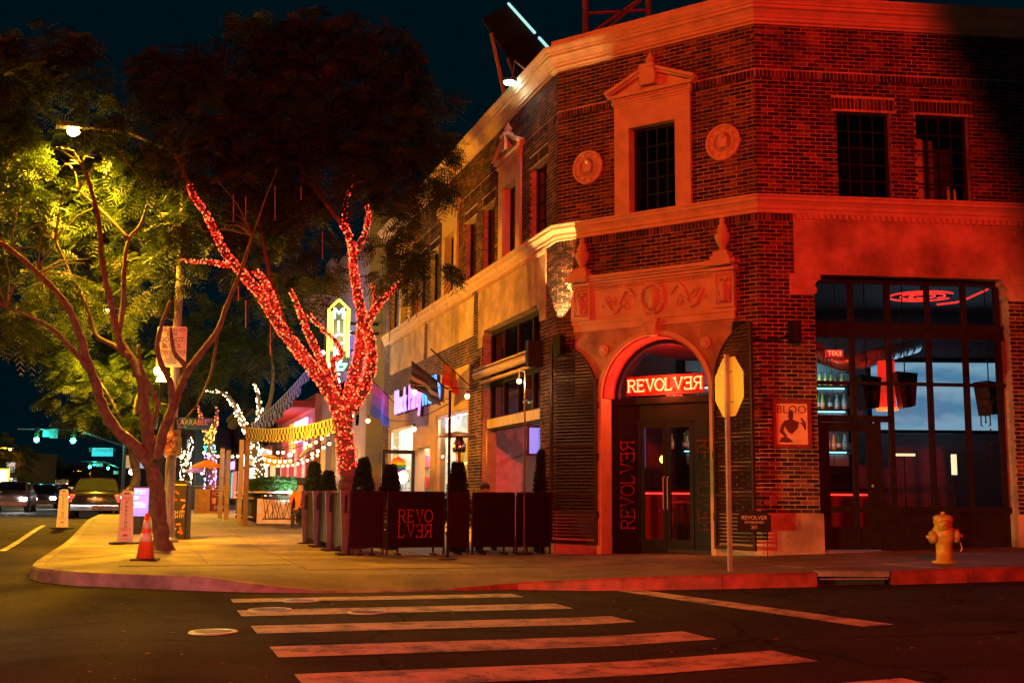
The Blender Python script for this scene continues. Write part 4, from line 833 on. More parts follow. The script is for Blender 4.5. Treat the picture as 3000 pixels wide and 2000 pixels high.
for i, s_ in enumerate((7.6, 13.3)):  # lamps added to brighten the window displays from the front
    e = thing('added_display_lamp', ('added small spot lamp over the yellow window banner', 'added small spot lamp over the left display window')[i], 'lamp', FL.p(s_, -.2, 3.05), 'added display window lamps'); obj('can', MB().lathe([(.05, 0), (.05, .1), (.02, .13)], FL.p(s_, -.2, 3.0), 10), M_WHITE, e); light('POINT', FL.p(s_, -.22, 2.92), 22, (1, .93, .75), e, .05)
dsp = thing('display_stand', 'white display stand with colourful goods behind the left shop window', 'display', FL.p(13, -.8, .3)); obj('back', MB().box(FL, 12, 14.6, -1.0, -.96, .35, 2.6), M_WHITE, dsp)
for k in range(9): obj('goods', MB().cbox(FL, 12.2 + (k % 3) * .8, 12.65 + (k % 3) * .8, -.95, -.7, .8 + (k // 3) * .6, 1.15 + (k // 3) * .6, .02), pm(f'goods_{k % 4}', ((.7, .1, .1), (.1, .3, .6), (.75, .6, .1), (.6, .2, .5))[k % 4], .5), dsp)
bnw = thing('window_banner', 'white banner with bold yellow shapes filling the right display window', 'banner', FL.p(7.6, -.5, .8))
obj('sheet', MB().box(FL, 6.3, 9.0, -.52, -.5, .85, 2.75), M_WHITE, bnw)
for i in range(3):
    for j in range(2):
        c = 6.8 + i * .85; z = 1.45 + j * .75
        obj('yellow_shape', MB().tube([FL.p(c + .22 * math.cos(k * .5) * (1 if (i + j) % 2 else .45), -.47, z + .3 * math.sin(k * .5)) for k in range(0, 13 if (i + j) % 2 else 8)], .05, 6), pm('banner_yellow', (.75, .6, .03), .6), bnw)
FD = sub_frame(*FL.p(11.3, .05, 0)[:2], math.radians(200))
dd = thing('shop_door', 'glass shop door standing open with a round rainbow sticker', 'door', FD.p(0, 0, .25))
obj('frame', MB().box(FD, 0, .08, -.025, .025, .28, 2.4).box(FD, .82, .9, -.025, .025, .28, 2.4).box(FD, .08, .82, -.025, .025, 2.3, 2.4).box(FD, .08, .82, -.025, .025, .28, .45), M_BLACK, dd)
obj('pane', MB().quad(FD.p(.08, 0, .45), FD.p(.82, 0, .45), FD.p(.82, 0, 2.3), FD.p(.08, 0, 2.3)), M_GLASS, dd)
RB6 = [(.75, .03, .03), (.85, .3, .02), (.85, .7, .03), (.03, .4, .08), (.03, .1, .6), (.3, .03, .4)]
for i, c in enumerate(RB6):
    za = .22 * (1 - i / 3); zb = .22 * (1 - (i + 1) / 3); ha = math.sqrt(max(0, .22 ** 2 - za ** 2)); hb = math.sqrt(max(0, .22 ** 2 - zb ** 2))
    obj('sticker_band', MB().prism(FD, [(.45 - ha - .002, 2.0 + za), (.45 + ha + .002, 2.0 + za), (.45 + hb + .002, 2.0 + zb), (.45 - hb - .002, 2.0 + zb)], .004, .008).prism(FD, [(.45 - ha - .002, 2.0 + za), (.45 + ha + .002, 2.0 + za), (.45 + hb + .002, 2.0 + zb), (.45 - hb - .002, 2.0 + zb)], -.008, -.004), pm(f'rainbow_{i}', c, .5), dd)
sg = thing('shop_sign', 'blue and violet neon script sign on the gift shop front', 'neon sign', FL.p(11, .1, 3.4))
M_NV, M_NP, M_NB = glow('neon_violet', (.40, .30, 1), 1.9), glow('neon_pink', (.85, .28, .95), 1.7), glow('neon_blue', (.06, .32, 1), 2.0)
for b, s_, m in (('Block', 12.85, M_NV), ('Party', 11.0, M_NP), ('WeHo', 9.2, M_NB)):
    ftext(FL, b, s_, .14, 3.82, 1.0, m, sg, ext=.02, sx=.72); ftext(FL, b, s_, .05, 3.80, 1.0, pm('sign_shadow', (.03, .03, .09), .5), sg, ext=.05, name='letter_can', sx=.72)  # dark blue letter bodies just behind the bright script
light('POINT', FL.p(11, .7, 3.5), 14, (.5, .35, 1), sg, .5)
# ================================================================== BAR PATIO
FPF = Frame(FL.p(.05, 3.72, 0)[:2], math.atan2(-FL.n.y, -FL.n.x))       # front run of the patio barrier, seen from the crossing
M_PANEL = pm('barrier_panel', (.005, .004, .004), .5, 0, .3, 3, .04, spec=.15); M_PANELR = pm('barrier_red', (.016, .003, .004), .55, 0, .3, 3, .04, spec=.12)
M_CLEAR = pm('brushed_post', (.13, .12, .12), .35, .5, .2, 9, .1)
zf = .175
def barrier(F, s0, s1, mat, lab, grp='patio barrier panels', feet=True):
    e = thing('patio_barrier', lab, 'barrier', F.p((s0 + s1) / 2, 0, zf), grp)
    obj('panel', MB().cbox(F, s0 + .03, s1 - .03, -.012, .012, zf + .12, zf + 1.02, .006), mat, e)
    obj('top_rail', MB().cbox(F, s0 + .01, s1 - .01, -.03, .03, zf + 1.02, zf + 1.07, .008), M_PANELR, e)
    for s in (s0 + .015, s1 - .015): obj('post', MB().box(F, s - .014, s + .014, -.02, .02, zf, zf + 1.02), M_BLACK, e)
    for s in (s0 + .2, s1 - .2): obj('foot', MB().box(F, s - .03, s + .03, -.16, .16, zf, zf + .03).box(F, s - .015, s + .015, -.015, .015, zf + .03, zf + .13), M_BLACK, e)
    return e
barrier(FPF, .02, .62, M_PANELR, 'narrow dark red panel at the outer corner of the patio barrier')
b2 = barrier(FPF, .66, 1.68, M_PANEL, 'black barrier panel carrying the red stacked lettering')
mb = MB(); strokes('REVO', [0] * 4, lambda x, y: FPF.p(.86 + x, .016, .72 + y), .21, .007, mb, .92, .8)
strokes('LVER', [0, 0, 1, 1], lambda x, y: FPF.p(.86 + x, .016, .47 + y), .21, .007, mb, .92, .8)
obj('lettering', mb, pm('logo_red', (.5, .04, .05), .5), b2)
barrier(FPF, 1.72, 2.12, M_PANELR, 'narrow dark red panel in the middle of the front barrier'); barrier(FPF, 2.16, 2.95, M_PANEL, 'plain black barrier panel left of the brick corner'); barrier(FPF, 2.97, 3.62, M_PANEL, 'last black barrier panel touching the brick corner')
FPS = Frame(FL.p(0, 3.72, 0)[:2], FL.ang, True)
for i, (s0, s1) in enumerate(((.12, 1.7), (1.78, 3.36), (3.44, 5.06))):
    barrier(FPS, s0, s1, M_PANEL, f'side barrier panel facing the kerb, {ordn[i]} from the corner post')
for i, s in enumerate((.05, 1.74, 3.40, 5.11)):
    e = thing('patio_post', f'tapered metal post of the side barrier, {ordn[i]} from the corner', 'post', FL.p(s, 3.74, zf), 'tapered metal posts')
    obj('fin', MB().add([FL.p(s, 3.72, zf), FL.p(s, 3.80, zf), FL.p(s + .03, 3.72, zf), FL.p(s + .03, 3.80, zf), FL.p(s - .02, 3.66, zf + 1.08), FL.p(s - .02, 3.86, zf + 1.08), FL.p(s + .03, 3.66, zf + 1.08), FL.p(s + .03, 3.86, zf + 1.08)], [(0, 1, 5, 4), (2, 6, 7, 3), (0, 4, 6, 2), (1, 3, 7, 5), (4, 5, 7, 6)]), M_CLEAR, e)
    obj('slot', MB().box(FL, s - .024, s - .016, 3.735, 3.785, zf + .7, zf + 1.0), M_BLACK, e); obj('base', MB().cbox(FL, s - .08, s + .1, 3.62, 3.9, zf, zf + .02, .006), M_BLACK, e)
# patio heater
hb = P(1345, 1300, 23.6); e = thing('patio_heater', 'patio heater with a wide dished hood among the topiaries', 'heater', (hb.x, hb.y, .17))
obj('hood', MB().lathe([(.41, .0), (.40, .015), (.24, .075), (.06, .10), (.02, .12)], (hb.x - .06, hb.y, hb.z + .14), 28), pm('hood_metal', (.35, .25, .16), .35, .7), e, sm=True)
obj('burner', MB().lathe([(.12, -.17), (.135, -.15), (.135, -.02), (.10, .04), (.06, .15)], hb, 18), M_CHROME, e, sm=True)
obj('pole', MB().tube([(hb.x, hb.y, .9), (hb.x, hb.y, hb.z - .17)], .035, 12), pm('heater_red', (.25, .12, .10), .4, .6), e); obj('tank_base', MB().lathe([(.23, 0), (.23, .05), (.2, .08), (.2, .72), (.1, .78)], (hb.x, hb.y, .17), 20), M_BLACK, e)
# ---- foliage helpers
def leaf_mat(name, c0, c1, c2, trans=.35):
    m = bpy.data.materials.new(name); m.use_nodes = True; n = m.node_tree.nodes; l = m.node_tree.links; b = n['Principled BSDF']; b.inputs['Roughness'].default_value = .6; b.inputs['Specular IOR Level'].default_value = .3
    at = n.new('ShaderNodeAttribute'); at.attribute_name = 'rnd'; r = n.new('ShaderNodeValToRGB'); e = r.color_ramp.elements; e[0].color = (*c0, 1); e[1].color = (*c2, 1); k = e.new(.5); k.color = (*c1, 1)
    l.new(at.outputs['Fac'], r.inputs['Fac']); l.new(r.outputs['Color'], b.inputs['Base Color'])
    tl = n.new('ShaderNodeBsdfTranslucent'); l.new(r.outputs['Color'], tl.inputs['Color']); mx = n.new('ShaderNodeMixShader'); mx.inputs['Fac'].default_value = trans
    l.new(b.outputs[0], mx.inputs[1]); l.new(tl.outputs[0], mx.inputs[2]); l.new(mx.outputs[0], n['Material Output'].inputs['Surface']); MATS[name] = m; return m
M_LEAF = leaf_mat('jacaranda_leaf', (.014, .028, .006), (.027, .052, .010), (.052, .086, .017), .28); M_HEDGE = leaf_mat('hedge_leaf', (.02, .06, .02), (.04, .11, .035), (.07, .15, .05), .2); M_CONE = leaf_mat('cypress_leaf', (.012, .025, .012), (.02, .04, .018), (.035, .06, .025), .1)
def fronds(name, pos, dirs, L, mat, parent, pairs=6, wid=.04, ln=.13, spread=1.):
    """feathery sprays: pos, dirs (N,3); each spray is `pairs` pairs of leaflets along a drooping stem"""
    N = len(pos); d = dirs / np.linalg.norm(dirs, axis=1, keepdims=True); upv = np.tile([0, 0, 1.], (N, 1)); sd = np.cross(d, upv); sd /= np.linalg.norm(sd, axis=1, keepdims=True) + 1e-9
    tw = NR.uniform(-.9, .9, (N, 1)); nn = np.cross(sd, d); sd = sd * np.cos(tw) + nn * np.sin(tw); Ls = L * NR.uniform(.65, 1.25, (N, 1)); vs = []; rn = NR.random(N)
    for k in range(pairs):
        f = .1 + .85 * k / (pairs - 1); c = pos + d * Ls * f - np.array([0, 0, 1.]) * (f ** 2) * Ls * .35; w = ln * math.sin(.5 + f * 2.3) + .02
        for sg in (-1, 1):
            tip = c + sd * sg * w * spread + d * w * .5 - np.array([0, 0, .25 * w]); hw = d * wid * .5
            vs += [c - hw * .4, c + hw * .4, tip + hw * .5, tip - hw * .5]
    V = np.stack(vs, 1).reshape(-1, 3); nq = pairs * 2; me = bpy.data.meshes.new(name); nf = N * nq
    me.vertices.add(len(V)); me.vertices.foreach_set('co', V.ravel()); me.loops.add(nf * 4); me.loops.foreach_set('vertex_index', np.arange(nf * 4, dtype=np.int32))
    me.polygons.add(nf); me.polygons.foreach_set('loop_start', np.arange(0, nf * 4, 4, dtype=np.int32)); me.polygons.foreach_set('loop_total', np.full(nf, 4, dtype=np.int32)); me.update(calc_edges=True)
    at = me.attributes.new('rnd', 'FLOAT', 'FACE'); at.data.foreach_set('value', np.clip(np.repeat(rn, nq) + NR.uniform(-.15, .15, nf), 0, 1)); me.materials.append(mat)
    o = bpy.data.objects.new(name, me); COL.objects.link(o); adopt(o, parent); return o
def topiary(px, ptop, Y, w, lab):
    q = P(px, ptop, Y); zg = zs(q.x, q.y); h = q.z - zg - .35; e = thing('topiary', lab, 'topiary', (q.x, q.y, zg), 'cone shaped topiaries behind the barrier')
    obj('pot', MB().lathe([(.15, 0), (.17, .02), (.22, .33), (.24, .36), (.21, .36), (.2, .32)], (q.x, q.y, zg), 16), pm('pot_black', (.03, .03, .03), .5), e); obj('trunk', MB().tube([(q.x, q.y, zg + .3), (q.x, q.y, q.z - .2)], .02, 6), M_BARK, e)
    N = 900; f = NR.random(N) ** .75; a = NR.random(N) * math.tau; r = w * (1 - f) * NR.uniform(.75, 1.0, N) + .02
    pos = np.stack([q.x + r * np.cos(a), q.y + r * np.sin(a), zg + .38 + f * h], 1); d = np.stack([np.cos(a) * .6, np.sin(a) * .6, np.full(N, .8)], 1)
    c = fronds('foliage', pos, d, .10, M_CONE, e, 3, .03, .05)
for a in ((922, 1362, 25.2, .3, 'cone topiary leftmost behind the side barrier'), (962, 1388, 24.2, .26, 'cone topiary second from left, shorter than its neighbour'), (1066, 1352, 22.6, .3, 'cone topiary just right of the red lit trunk'), (1145, 1372, 22.0, .3, 'cone topiary before the gift shop door'), (1342, 1366, 21.5, .28, 'cone topiary under the patio heater'), (1592, 1330, 21.6, .2, 'slim cone topiary beside the brick corner')): topiary(*a)
# ---- people
def skin_mat(name, shirt, trousers, skin, zneck, zhip):
    m = bpy.data.materials.new(name); m.use_nodes = True; n = m.node_tree.nodes; l = m.node_tree.links; b = n['Principled BSDF']; b.inputs['Roughness'].default_value = .7
    tc = n.new('ShaderNodeTexCoord'); sp_ = n.new('ShaderNodeSeparateXYZ'); l.new(tc.outputs['Object'], sp_.inputs[0]); r = n.new('ShaderNodeValToRGB'); r.color_ramp.interpolation = 'CONSTANT'
    mp = n.new('ShaderNodeMapRange'); mp.inputs['From Max'].default_value = 2.0; l.new(sp_.outputs['Z'], mp.inputs['Value']); l.new(mp.outputs['Result'], r.inputs['Fac'])
    e = r.color_ramp.elements; e[0].color = (*trousers, 1); e[1].position = zhip / 2; e[1].color = (*shirt, 1); k = e.new(zneck / 2); k.color = (*skin, 1)
    ns = n.new('ShaderNodeTexNoise'); ns.inputs['Scale'].default_value = 14; l.new(tc.outputs['Object'], ns.inputs['Vector']); bp = n.new('ShaderNodeBump'); bp.inputs['Strength'].default_value = .3; bp.inputs['Distance'].default_value = .03; l.new(ns.outputs['Fac'], bp.inputs['Height']); l.new(bp.outputs['Normal'], b.inputs['Normal'])
    l.new(r.outputs['Color'], b.inputs['Base Color']); return m
def person(at, rot, seated, shirt, trousers, skin, hair, lab):
    H = .45 if seated else .92           # hip height
    e = bpy.data.objects.new('person', None); COL.objects.link(e); e.location = at; e.rotation_euler = (0, 0, rot); finish(e, lab, 'person'); e['_at'] = (0., 0., 0.)
    J = {'pel': (0, 0, H), 'wst': (0, .01, H + .2), 'chs': (0, 0, H + .40), 'nck': (0, 0, H + .54), 'hdb': (0, -.02, H + .62), 'hdt': (0, -.025, H + .74)}
    R = {'pel': .14, 'wst': .125, 'chs': .15, 'nck': .055, 'hdb': .075, 'hdt': .085}
    E_ = [('pel', 'wst'), ('wst', 'chs'), ('chs', 'nck'), ('nck', 'hdb'), ('hdb', 'hdt')]
    for s, n_ in ((-1, 'l'), (1, 'r')):
        if seated: J.update({n_ + 'hp': (s * .09, 0, H - .01), n_ + 'kn': (s * .13, -.42, H + .02), n_ + 'an': (s * .13, -.40, .06), n_ + 'to': (s * .14, -.54, .04)})
        else: J.update({n_ + 'hp': (s * .09, 0, H - .04), n_ + 'kn': (s * .10, -.02, .5), n_ + 'an': (s * .10, .02, .08), n_ + 'to': (s * .12, -.13, .04)})
        J.update({n_ + 'sh': (s * .19, 0, H + .47), n_ + 'el': (s * .25, -.06, H + .20), n_ + 'wr': (s * .16, -.27, H + .19), n_ + 'ha': (s * .13, -.35, H + .21)})
        R.update({n_ + 'hp': .095, n_ + 'kn': .062, n_ + 'an': .042, n_ + 'to': .04, n_ + 'sh': .062, n_ + 'el': .045, n_ + 'wr': .032, n_ + 'ha': .036})
        E_ += [('pel', n_ + 'hp'), (n_ + 'hp', n_ + 'kn'), (n_ + 'kn', n_ + 'an'), (n_ + 'an', n_ + 'to'), ('chs', n_ + 'sh'), (n_ + 'sh', n_ + 'el'), (n_ + 'el', n_ + 'wr'), (n_ + 'wr', n_ + 'ha')]
        for k in range(4):                # fingers
            J[f'{n_}f{k}'] = (s * (.10 + .018 * k), -.42 + .006 * abs(k - 1.5), H + .19); R[f'{n_}f{k}'] = .009; E_.append((n_ + 'ha', f'{n_}f{k}'))
        J[n_ + 'th'] = (s * .08, -.36, H + .235); R[n_ + 'th'] = .01; E_.append((n_ + 'ha', n_ + 'th'))
    ks = list(J); me = bpy.data.meshes.new('body'); me.from_pydata([J[k] for k in ks], [(ks.index(a), ks.index(b)) for a, b in E_], []); me.update()
    o = bpy.data.objects.new('body', me); COL.objects.link(o); o.parent = e; me.materials.append(skin_mat('clothes_skin', shirt, trousers, skin, H + .525, H + .05))
    sk = o.modifiers.new('skin', 'SKIN'); sk.use_smooth_shade = True
    me.skin_vertices or None
    for i, k in enumerate(ks): me.skin_vertices[0].data[i].radius = (R[k], R[k]); me.skin_vertices[0].data[i].use_root = (k == 'pel')
    sb = o.modifiers.new('sub', 'SUBSURF'); sb.levels = 1; sb.render_levels = 1
    zc = H + .70; hm = MB(); M_H = pm('hair_' + str(int(hair[0] * 1000)), hair, .6, 0, .3, 30, .4)
    hm.lathe([(.088, -.01), (.104, .03), (.098, .07), (.07, .105), (.02, .122)], (0, .005, zc), 14)
    obj('hair', hm, M_H, None, sm=True).parent = e
    M_F = pm('face_skin_%d' % int(skin[0] * 1000), skin, .6)
    obj('nose', MB().ball((0, -.115, zc - .015), .016, 6, 5, (1, 1, 1.6)), M_F, None, sm=True).parent = e
    for sx in (-1, 1):
        obj('ear', MB().ball((sx * .092, -.02, zc - .02), .02, 6, 5, (.6, 1, 1.4)), M_F, None, sm=True).parent = e
        obj('eye', MB().ball((sx * .034, -.103, zc + .005), .010, 6, 4), pm('eye_dark', (.03, .02, .02), .3), None).parent = e
    obj('mouth', MB().box(WF, -.024, .024, -.108, -.098, zc - .062, zc - .054), pm('lips', (.3, .1, .08), .5), None).parent = e
def chair(at, rot, lab):
    e = thing('patio_chair', lab, 'chair', at, 'patio chairs'); F = Frame((at[0], at[1]), rot)
    obj('seat', MB().cbox(F, -.2, .2, -.2, .2, at[2] + .32, at[2] + .36, .01), M_BLACK, e); obj('backrest', MB().cbox(F, -.2, .2, -.22, -.19, at[2] + .45, at[2] + .82, .01), M_BLACK, e)
    for a in (-.18, .18):
        for b in (-.2, .18): obj('leg', MB().tube([F.p(a, b, at[2]), F.p(a, b, at[2] + (.45 if b < 0 else .32))], .014, 6), M_BLACK, e)
SK = (.42, .26, .18)
def stand_at(px, pyhead, Y): q = P(px, pyhead, Y); return (q.x, q.y, zs(q.x, q.y))
person(stand_at(1420, 1385, 22.3), math.radians(10), True, (.04, .04, .05), (.03, .03, .04), SK, (.03, .02, .015), 'person in black sitting at the front of the patio beside the heater')
a = stand_at(1420, 1385, 22.3); chair((a[0], a[1] + .02, a[2]), math.radians(190), 'black patio chair under the person in black')
person(stand_at(1079, 1384, 23.2), math.radians(-20), True, (.03, .03, .04), (.03, .03, .04), SK, (.05, .03, .02), 'person in dark clothes sitting behind the red lit trunk')
a = stand_at(1079, 1384, 23.2); chair(a, math.radians(160), 'black patio chair right of the red lit trunk')
person(stand_at(882, 1400, 31), math.radians(200), True, (.75, .17, .02), (.05, .05, .07), SK, (.03, .02, .015), 'person in an orange shirt seen from behind at the far patio')
a = stand_at(882, 1400, 31); chair(a, math.radians(20), 'patio chair under the person in orange')
person(stand_at(908, 1402, 32.2), math.radians(30), True, (.10, .09, .14), (.05, .05, .07), SK, (.02, .015, .01), 'person in grey facing the person in orange')
a = stand_at(908, 1402, 32.2); chair(a, math.radians(210), 'patio chair under the person in grey')
def table(px, py, Y, lab):
    q = P(px, py, Y); z = zs(q.x, q.y); e = thing('patio_table', lab, 'table', (q.x, q.y, z), 'patio tables')
    obj('top', MB().lathe([(.34, 0), (.36, .01), (.36, .03), (.02, .035)], (q.x, q.y, z + .72), 20), M_DARKWOOD, e); obj('leg', MB().tube([(q.x, q.y, z + .02), (q.x, q.y, z + .72)], .03, 8), M_BLACK, e); obj('base', MB().lathe([(.22, 0), (.22, .02), (.05, .04)], (q.x, q.y, z), 16), M_BLACK, e)
    return q.x, q.y, z + .755
tx = table(1400, 1430, 21.6, 'small round table before the person in black')
for i, (dx, dy, m, lab) in enumerate(((-.1, -.08, BC[1], 'amber glass on the patio table'), (.06, -.12, BC[2], 'clear glass on the patio table'), (.14, .05, BC[4], 'brown bottle shaped glass on the patio table'))):
    e = thing('drinking_glass', lab, 'glass', (tx[0] + dx, tx[1] + dy, tx[2]), 'glasses on the patio table'); obj('tumbler', MB().lathe([(.026, 0), (.034, .12), (.032, .12), (.024, .008)], (tx[0] + dx, tx[1] + dy, tx[2]), 12), m, e)
# ================================================================== FLAGS ON THE FACADE
def flag(base, tip, bands, drop, lab, width, u0=0.):
    """pole from base to tip; cloth hangs from the outer part of the pole in stripes across its width"""
    e = thing('flag', lab, 'flag', base, 'flags on angled poles'); b, t = Vector(base), Vector(tip); d = t - b
    obj('pole', MB().tube([b, t], .014, 6), M_DARKWOOD, e)
    n = len(bands); nu, nv = 10, 6; side = Vector((d.y, -d.x, 0)).normalized()
    def pt(u, v):
        p = b + d * (1 - u0 - u * width); fold = math.sin(u * 9 + v * 1.5) * .05 * (.3 + v)
        return p + Vector((0, 0, -1)) * (drop * v) + side * fold - d.normalized() * v * .12
    for k, c in enumerate(bands):
        m = MB(); n1 = 5
        for i in range(nu + 1):
            for j in range(n1 + 1): m.v.append(tuple(pt(i / nu, (k + j / n1) / n)))
        m.f = [(i * (n1 + 1) + j, (i + 1) * (n1 + 1) + j, (i + 1) * (n1 + 1) + j + 1, i * (n1 + 1) + j + 1) for i in range(nu) for j in range(n1)]
        o = obj('cloth_band', m, pm('cloth_%02d%02d%02d' % tuple(int(q * 99) for q in c), c, .8, 0, .1, 4, .1), e, sm=True)
    return e
def onL(px, py, t):                     # photo pixel on the plane t metres out from the boulevard wall
    r = ray(px, py); o = FL.o + FL.n * t; k = (o.dot(FL.n)) / (r.x * FL.n.x + r.y * FL.n.y); return Vector((r.x * k, r.y * k, CAMZ + r.z * k))
flag(onL(1375, 1128, .02), onL(1262, 1022, 1.5), [(.75, .30, .03), (.72, .18, .02), (.65, .05, .02)], .46, 'red and orange flag on the pole nearest the awning bay', .34, .3)
flag(onL(1312, 1140, .02), onL(1206, 1058, 1.5), [(.04, .02, .03), (.10, .08, .25), (.02, .02, .03), (.55, .5, .6), (.02, .02, .03), (.10, .08, .25)], .56, 'black and blue striped flag over the shop sign', .7)
flag(onL(1160, 1185, .02), onL(1092, 1115, 1.7), [(.60, .12, .30), (.30, .12, .45), (.05, .12, .55)], .85, 'pink and blue flag on the leftmost pole', .62)
# ================================================================== FESTOON BULBS
M_BULB = glow('warm_bulb', (1, .62, .24), 11, False); M_BULBR = glow('red_bulb', (1, .07, .03), 9, False)
def sag(a, b, n, d): return [a.lerp(b, i / n) - Vector((0, 0, d * 4 * (i / n) * (1 - i / n))) for i in range(n + 1)]
def festoon(pts, bulbs, lab, r=.045, power=0, mat=None):
    e = thing('festoon_string', lab, 'string lights', pts[0], 'festoon strings'); obj('wire', MB().tube(pts, .009, 5), M_RUBBER, e)
    for q in bulbs:
        q = Vector(q); o = obj('bulb', MB().ball(q, r, 10, 7), mat or M_BULB, e, sm=True); obj('socket', MB().tube([q + Vector((0, 0, r * .8)), q + Vector((0, 0, r * 2.3))], r * .5, 6), M_BLACK, o)
        if power: light('POINT', q - Vector((0, 0, .07)), power, (1, .62, .25), e, .06)
    return e
w = [onL(1122, 1090, .3), onL(1190, 1118, 1.4), onL(1215, 1128, 1.8), onL(1300, 1136, 1.4), onL(1372, 1138, .9), onL(1412, 1128, .05)]
festoon(w, [w[2] - Vector((0, 0, .14)), onL(1369, 1160, .9)], 'string with two bright bulbs along the gift shop front', .05, 22)
w = [onL(1125, 1228, .3), onL(1165, 1233, 1.0), onL(1210, 1232, 1.6), onL(1260, 1210, 2.0), onL(1318, 1180, 2.4)]
festoon(w, [onL(1213, 1256, 1.5)], 'lower sagging string over the shop windows with one bulb', .05, 14)
pp = onL(1318, 1170, 2.4); e = thing('string_pole', 'slim black pole holding the sagging string', 'pole', (pp.x, pp.y, .17)); obj('shaft', MB().tube([(pp.x, pp.y, .17), (pp.x, pp.y, pp.z + .15)], .022, 8), M_BLACK, e); obj('foot', MB().lathe([(.15, 0), (.15, .02), (.03, .04)], (pp.x, pp.y, .17), 14), M_BLACK, e); obj('hook', MB().tube([(pp.x, pp.y, pp.z), (pp.x - .08, pp.y, pp.z + .02), (pp.x - .1, pp.y, pp.z - .06)], .008, 5), M_BLACK, e)
pp = P(1538, 1090, 20.7); pb = P(1521, 1116, 20.7); e = thing('lamp_pole', 'slim pole with one glowing bulb before the awning bay', 'lamp', (pp.x, pp.y, .17))
obj('shaft', MB().tube([(pp.x, pp.y, .17), (pp.x, pp.y, pp.z), (pp.x - .05, pp.y, pp.z + .04), (pb.x, pb.y, pp.z + .02), (pb.x, pb.y, pb.z + .07)], .016, 8), pm('bronze', (.25, .16, .09), .4, .6), e); obj('bulb', MB().ball(pb, .045, 12, 8), M_BULB, e, sm=True); light('POINT', pb - Vector((0, .08, .05)), 30, (1, .62, .25), e, .06); obj('foot', MB().lathe([(.16, 0), (.16, .02), (.03, .04)], (pp.x, pp.y, .17), 14), M_BLACK, e)
# ================================================================== TREES
def limb_pts(pts, Y0, Y1=None):
    n = len(pts); out = []
    for i, q in enumerate(pts):
        Y = q[2] if len(q) > 2 else Y0 + ((Y1 if Y1 is not None else Y0) - Y0) * i / max(1, n - 1); out.append(P(q[0], q[1], Y))
    return out
def smooth_path(pts, k=4):
    o = []
    for i in range(len(pts) - 1):
        p0, p1, p2, p3 = pts[max(i - 1, 0)], pts[i], pts[i + 1], pts[min(i + 2, len(pts) - 1)]
        for j in range(k):
            t = j / k; o.append(.5 * ((2 * p1) + (p2 - p0) * t + (2 * p0 - 5 * p1 + 4 * p2 - p3) * t * t + (3 * p1 - p0 - 3 * p2 + p3) * t ** 3))
    return o + [pts[-1]]
def limb(mb, pts, r0, r1, n=9):
    q = smooth_path(pts); N = len(q); rs = [r0 + (r1 - r0) * (i / (N - 1)) ** .8 for i in range(N)]; rs = [r * (1 + .10 * math.sin(i * 2.1)) for i, r in enumerate(rs)]
    q = [p + Vector((RND.uniform(-1, 1), RND.uniform(-1, 1), 0)) * r * .12 for p, r in zip(q, rs)]; mb.tube(q, rs, n); return q, rs
def crown(name, blobs, parent, dens, mat, L=.36, clear=None, pairs=6, wid=.040, ln=.125):
    pos = []; dr = []
    for b in blobs:
        px, py, Y, rx, ry = b[:5]; k = b[5] if len(b) > 5 else 1.0
        c = np.array(P(px, py, Y)); sc = Y / F_PX; R = np.array([rx * sc, max(.8, rx * sc * .9), ry * sc]); N = int(dens * k * (rx * sc) * (ry * sc) * 10)
        v = NR.normal(size=(N, 3)); v /= np.linalg.norm(v, axis=1, keepdims=True); r = NR.random((N, 1)) ** .45
        # cluster: pull sprays towards random twig ends so that gaps open between clumps
        ncl = max(6, N // 16); cc = NR.normal(size=(ncl, 3)); cc /= np.linalg.norm(cc, axis=1, keepdims=True); cc *= NR.random((ncl, 1)) ** .4
        idx = NR.integers(0, ncl, N); q = cc[idx] + v * r * .26
        pos.append(c + q * R); h = q.copy(); h[:, 2] = h[:, 2] * .4 - .15; dr.append(h + NR.normal(size=(N, 3)) * .45)
    pos = np.concatenate(pos); dr = np.concatenate(dr)
    if clear is not None:                # keep a hole where a lamp shines out
        for cx, cy, cY, rr in clear:
            lp = np.array(P(cx, cy, cY)); t = pos[:, 1] / lp[1]; on = np.array([0, 0, CAMZ]) + (lp - np.array([0, 0, CAMZ])) * t[:, None]
            keep = (np.linalg.norm(pos - on, axis=1) > rr * t) | (pos[:, 1] > cY + .4); keep &= np.linalg.norm(pos - lp, axis=1) > .9; pos = pos[keep]; dr = dr[keep]
    o = fronds(name, pos, dr, L, mat, parent, pairs, wid, ln); finish(o, kind='stuff'); return o
def twigs(mb, tips, n, L, r=.012):
    for p in tips:
        for k in range(n):
            d = Vector((RND.uniform(-1, 1), RND.uniform(-1, 1), RND.uniform(-.1, .9))).normalized() * L * RND.uniform(.5, 1.2); m = p + d * .5 + Vector((RND.uniform(-.1, .1), 0, .1)); mb.tube([p, m, p + d], [r * 1.6, r, r * .4], 5)
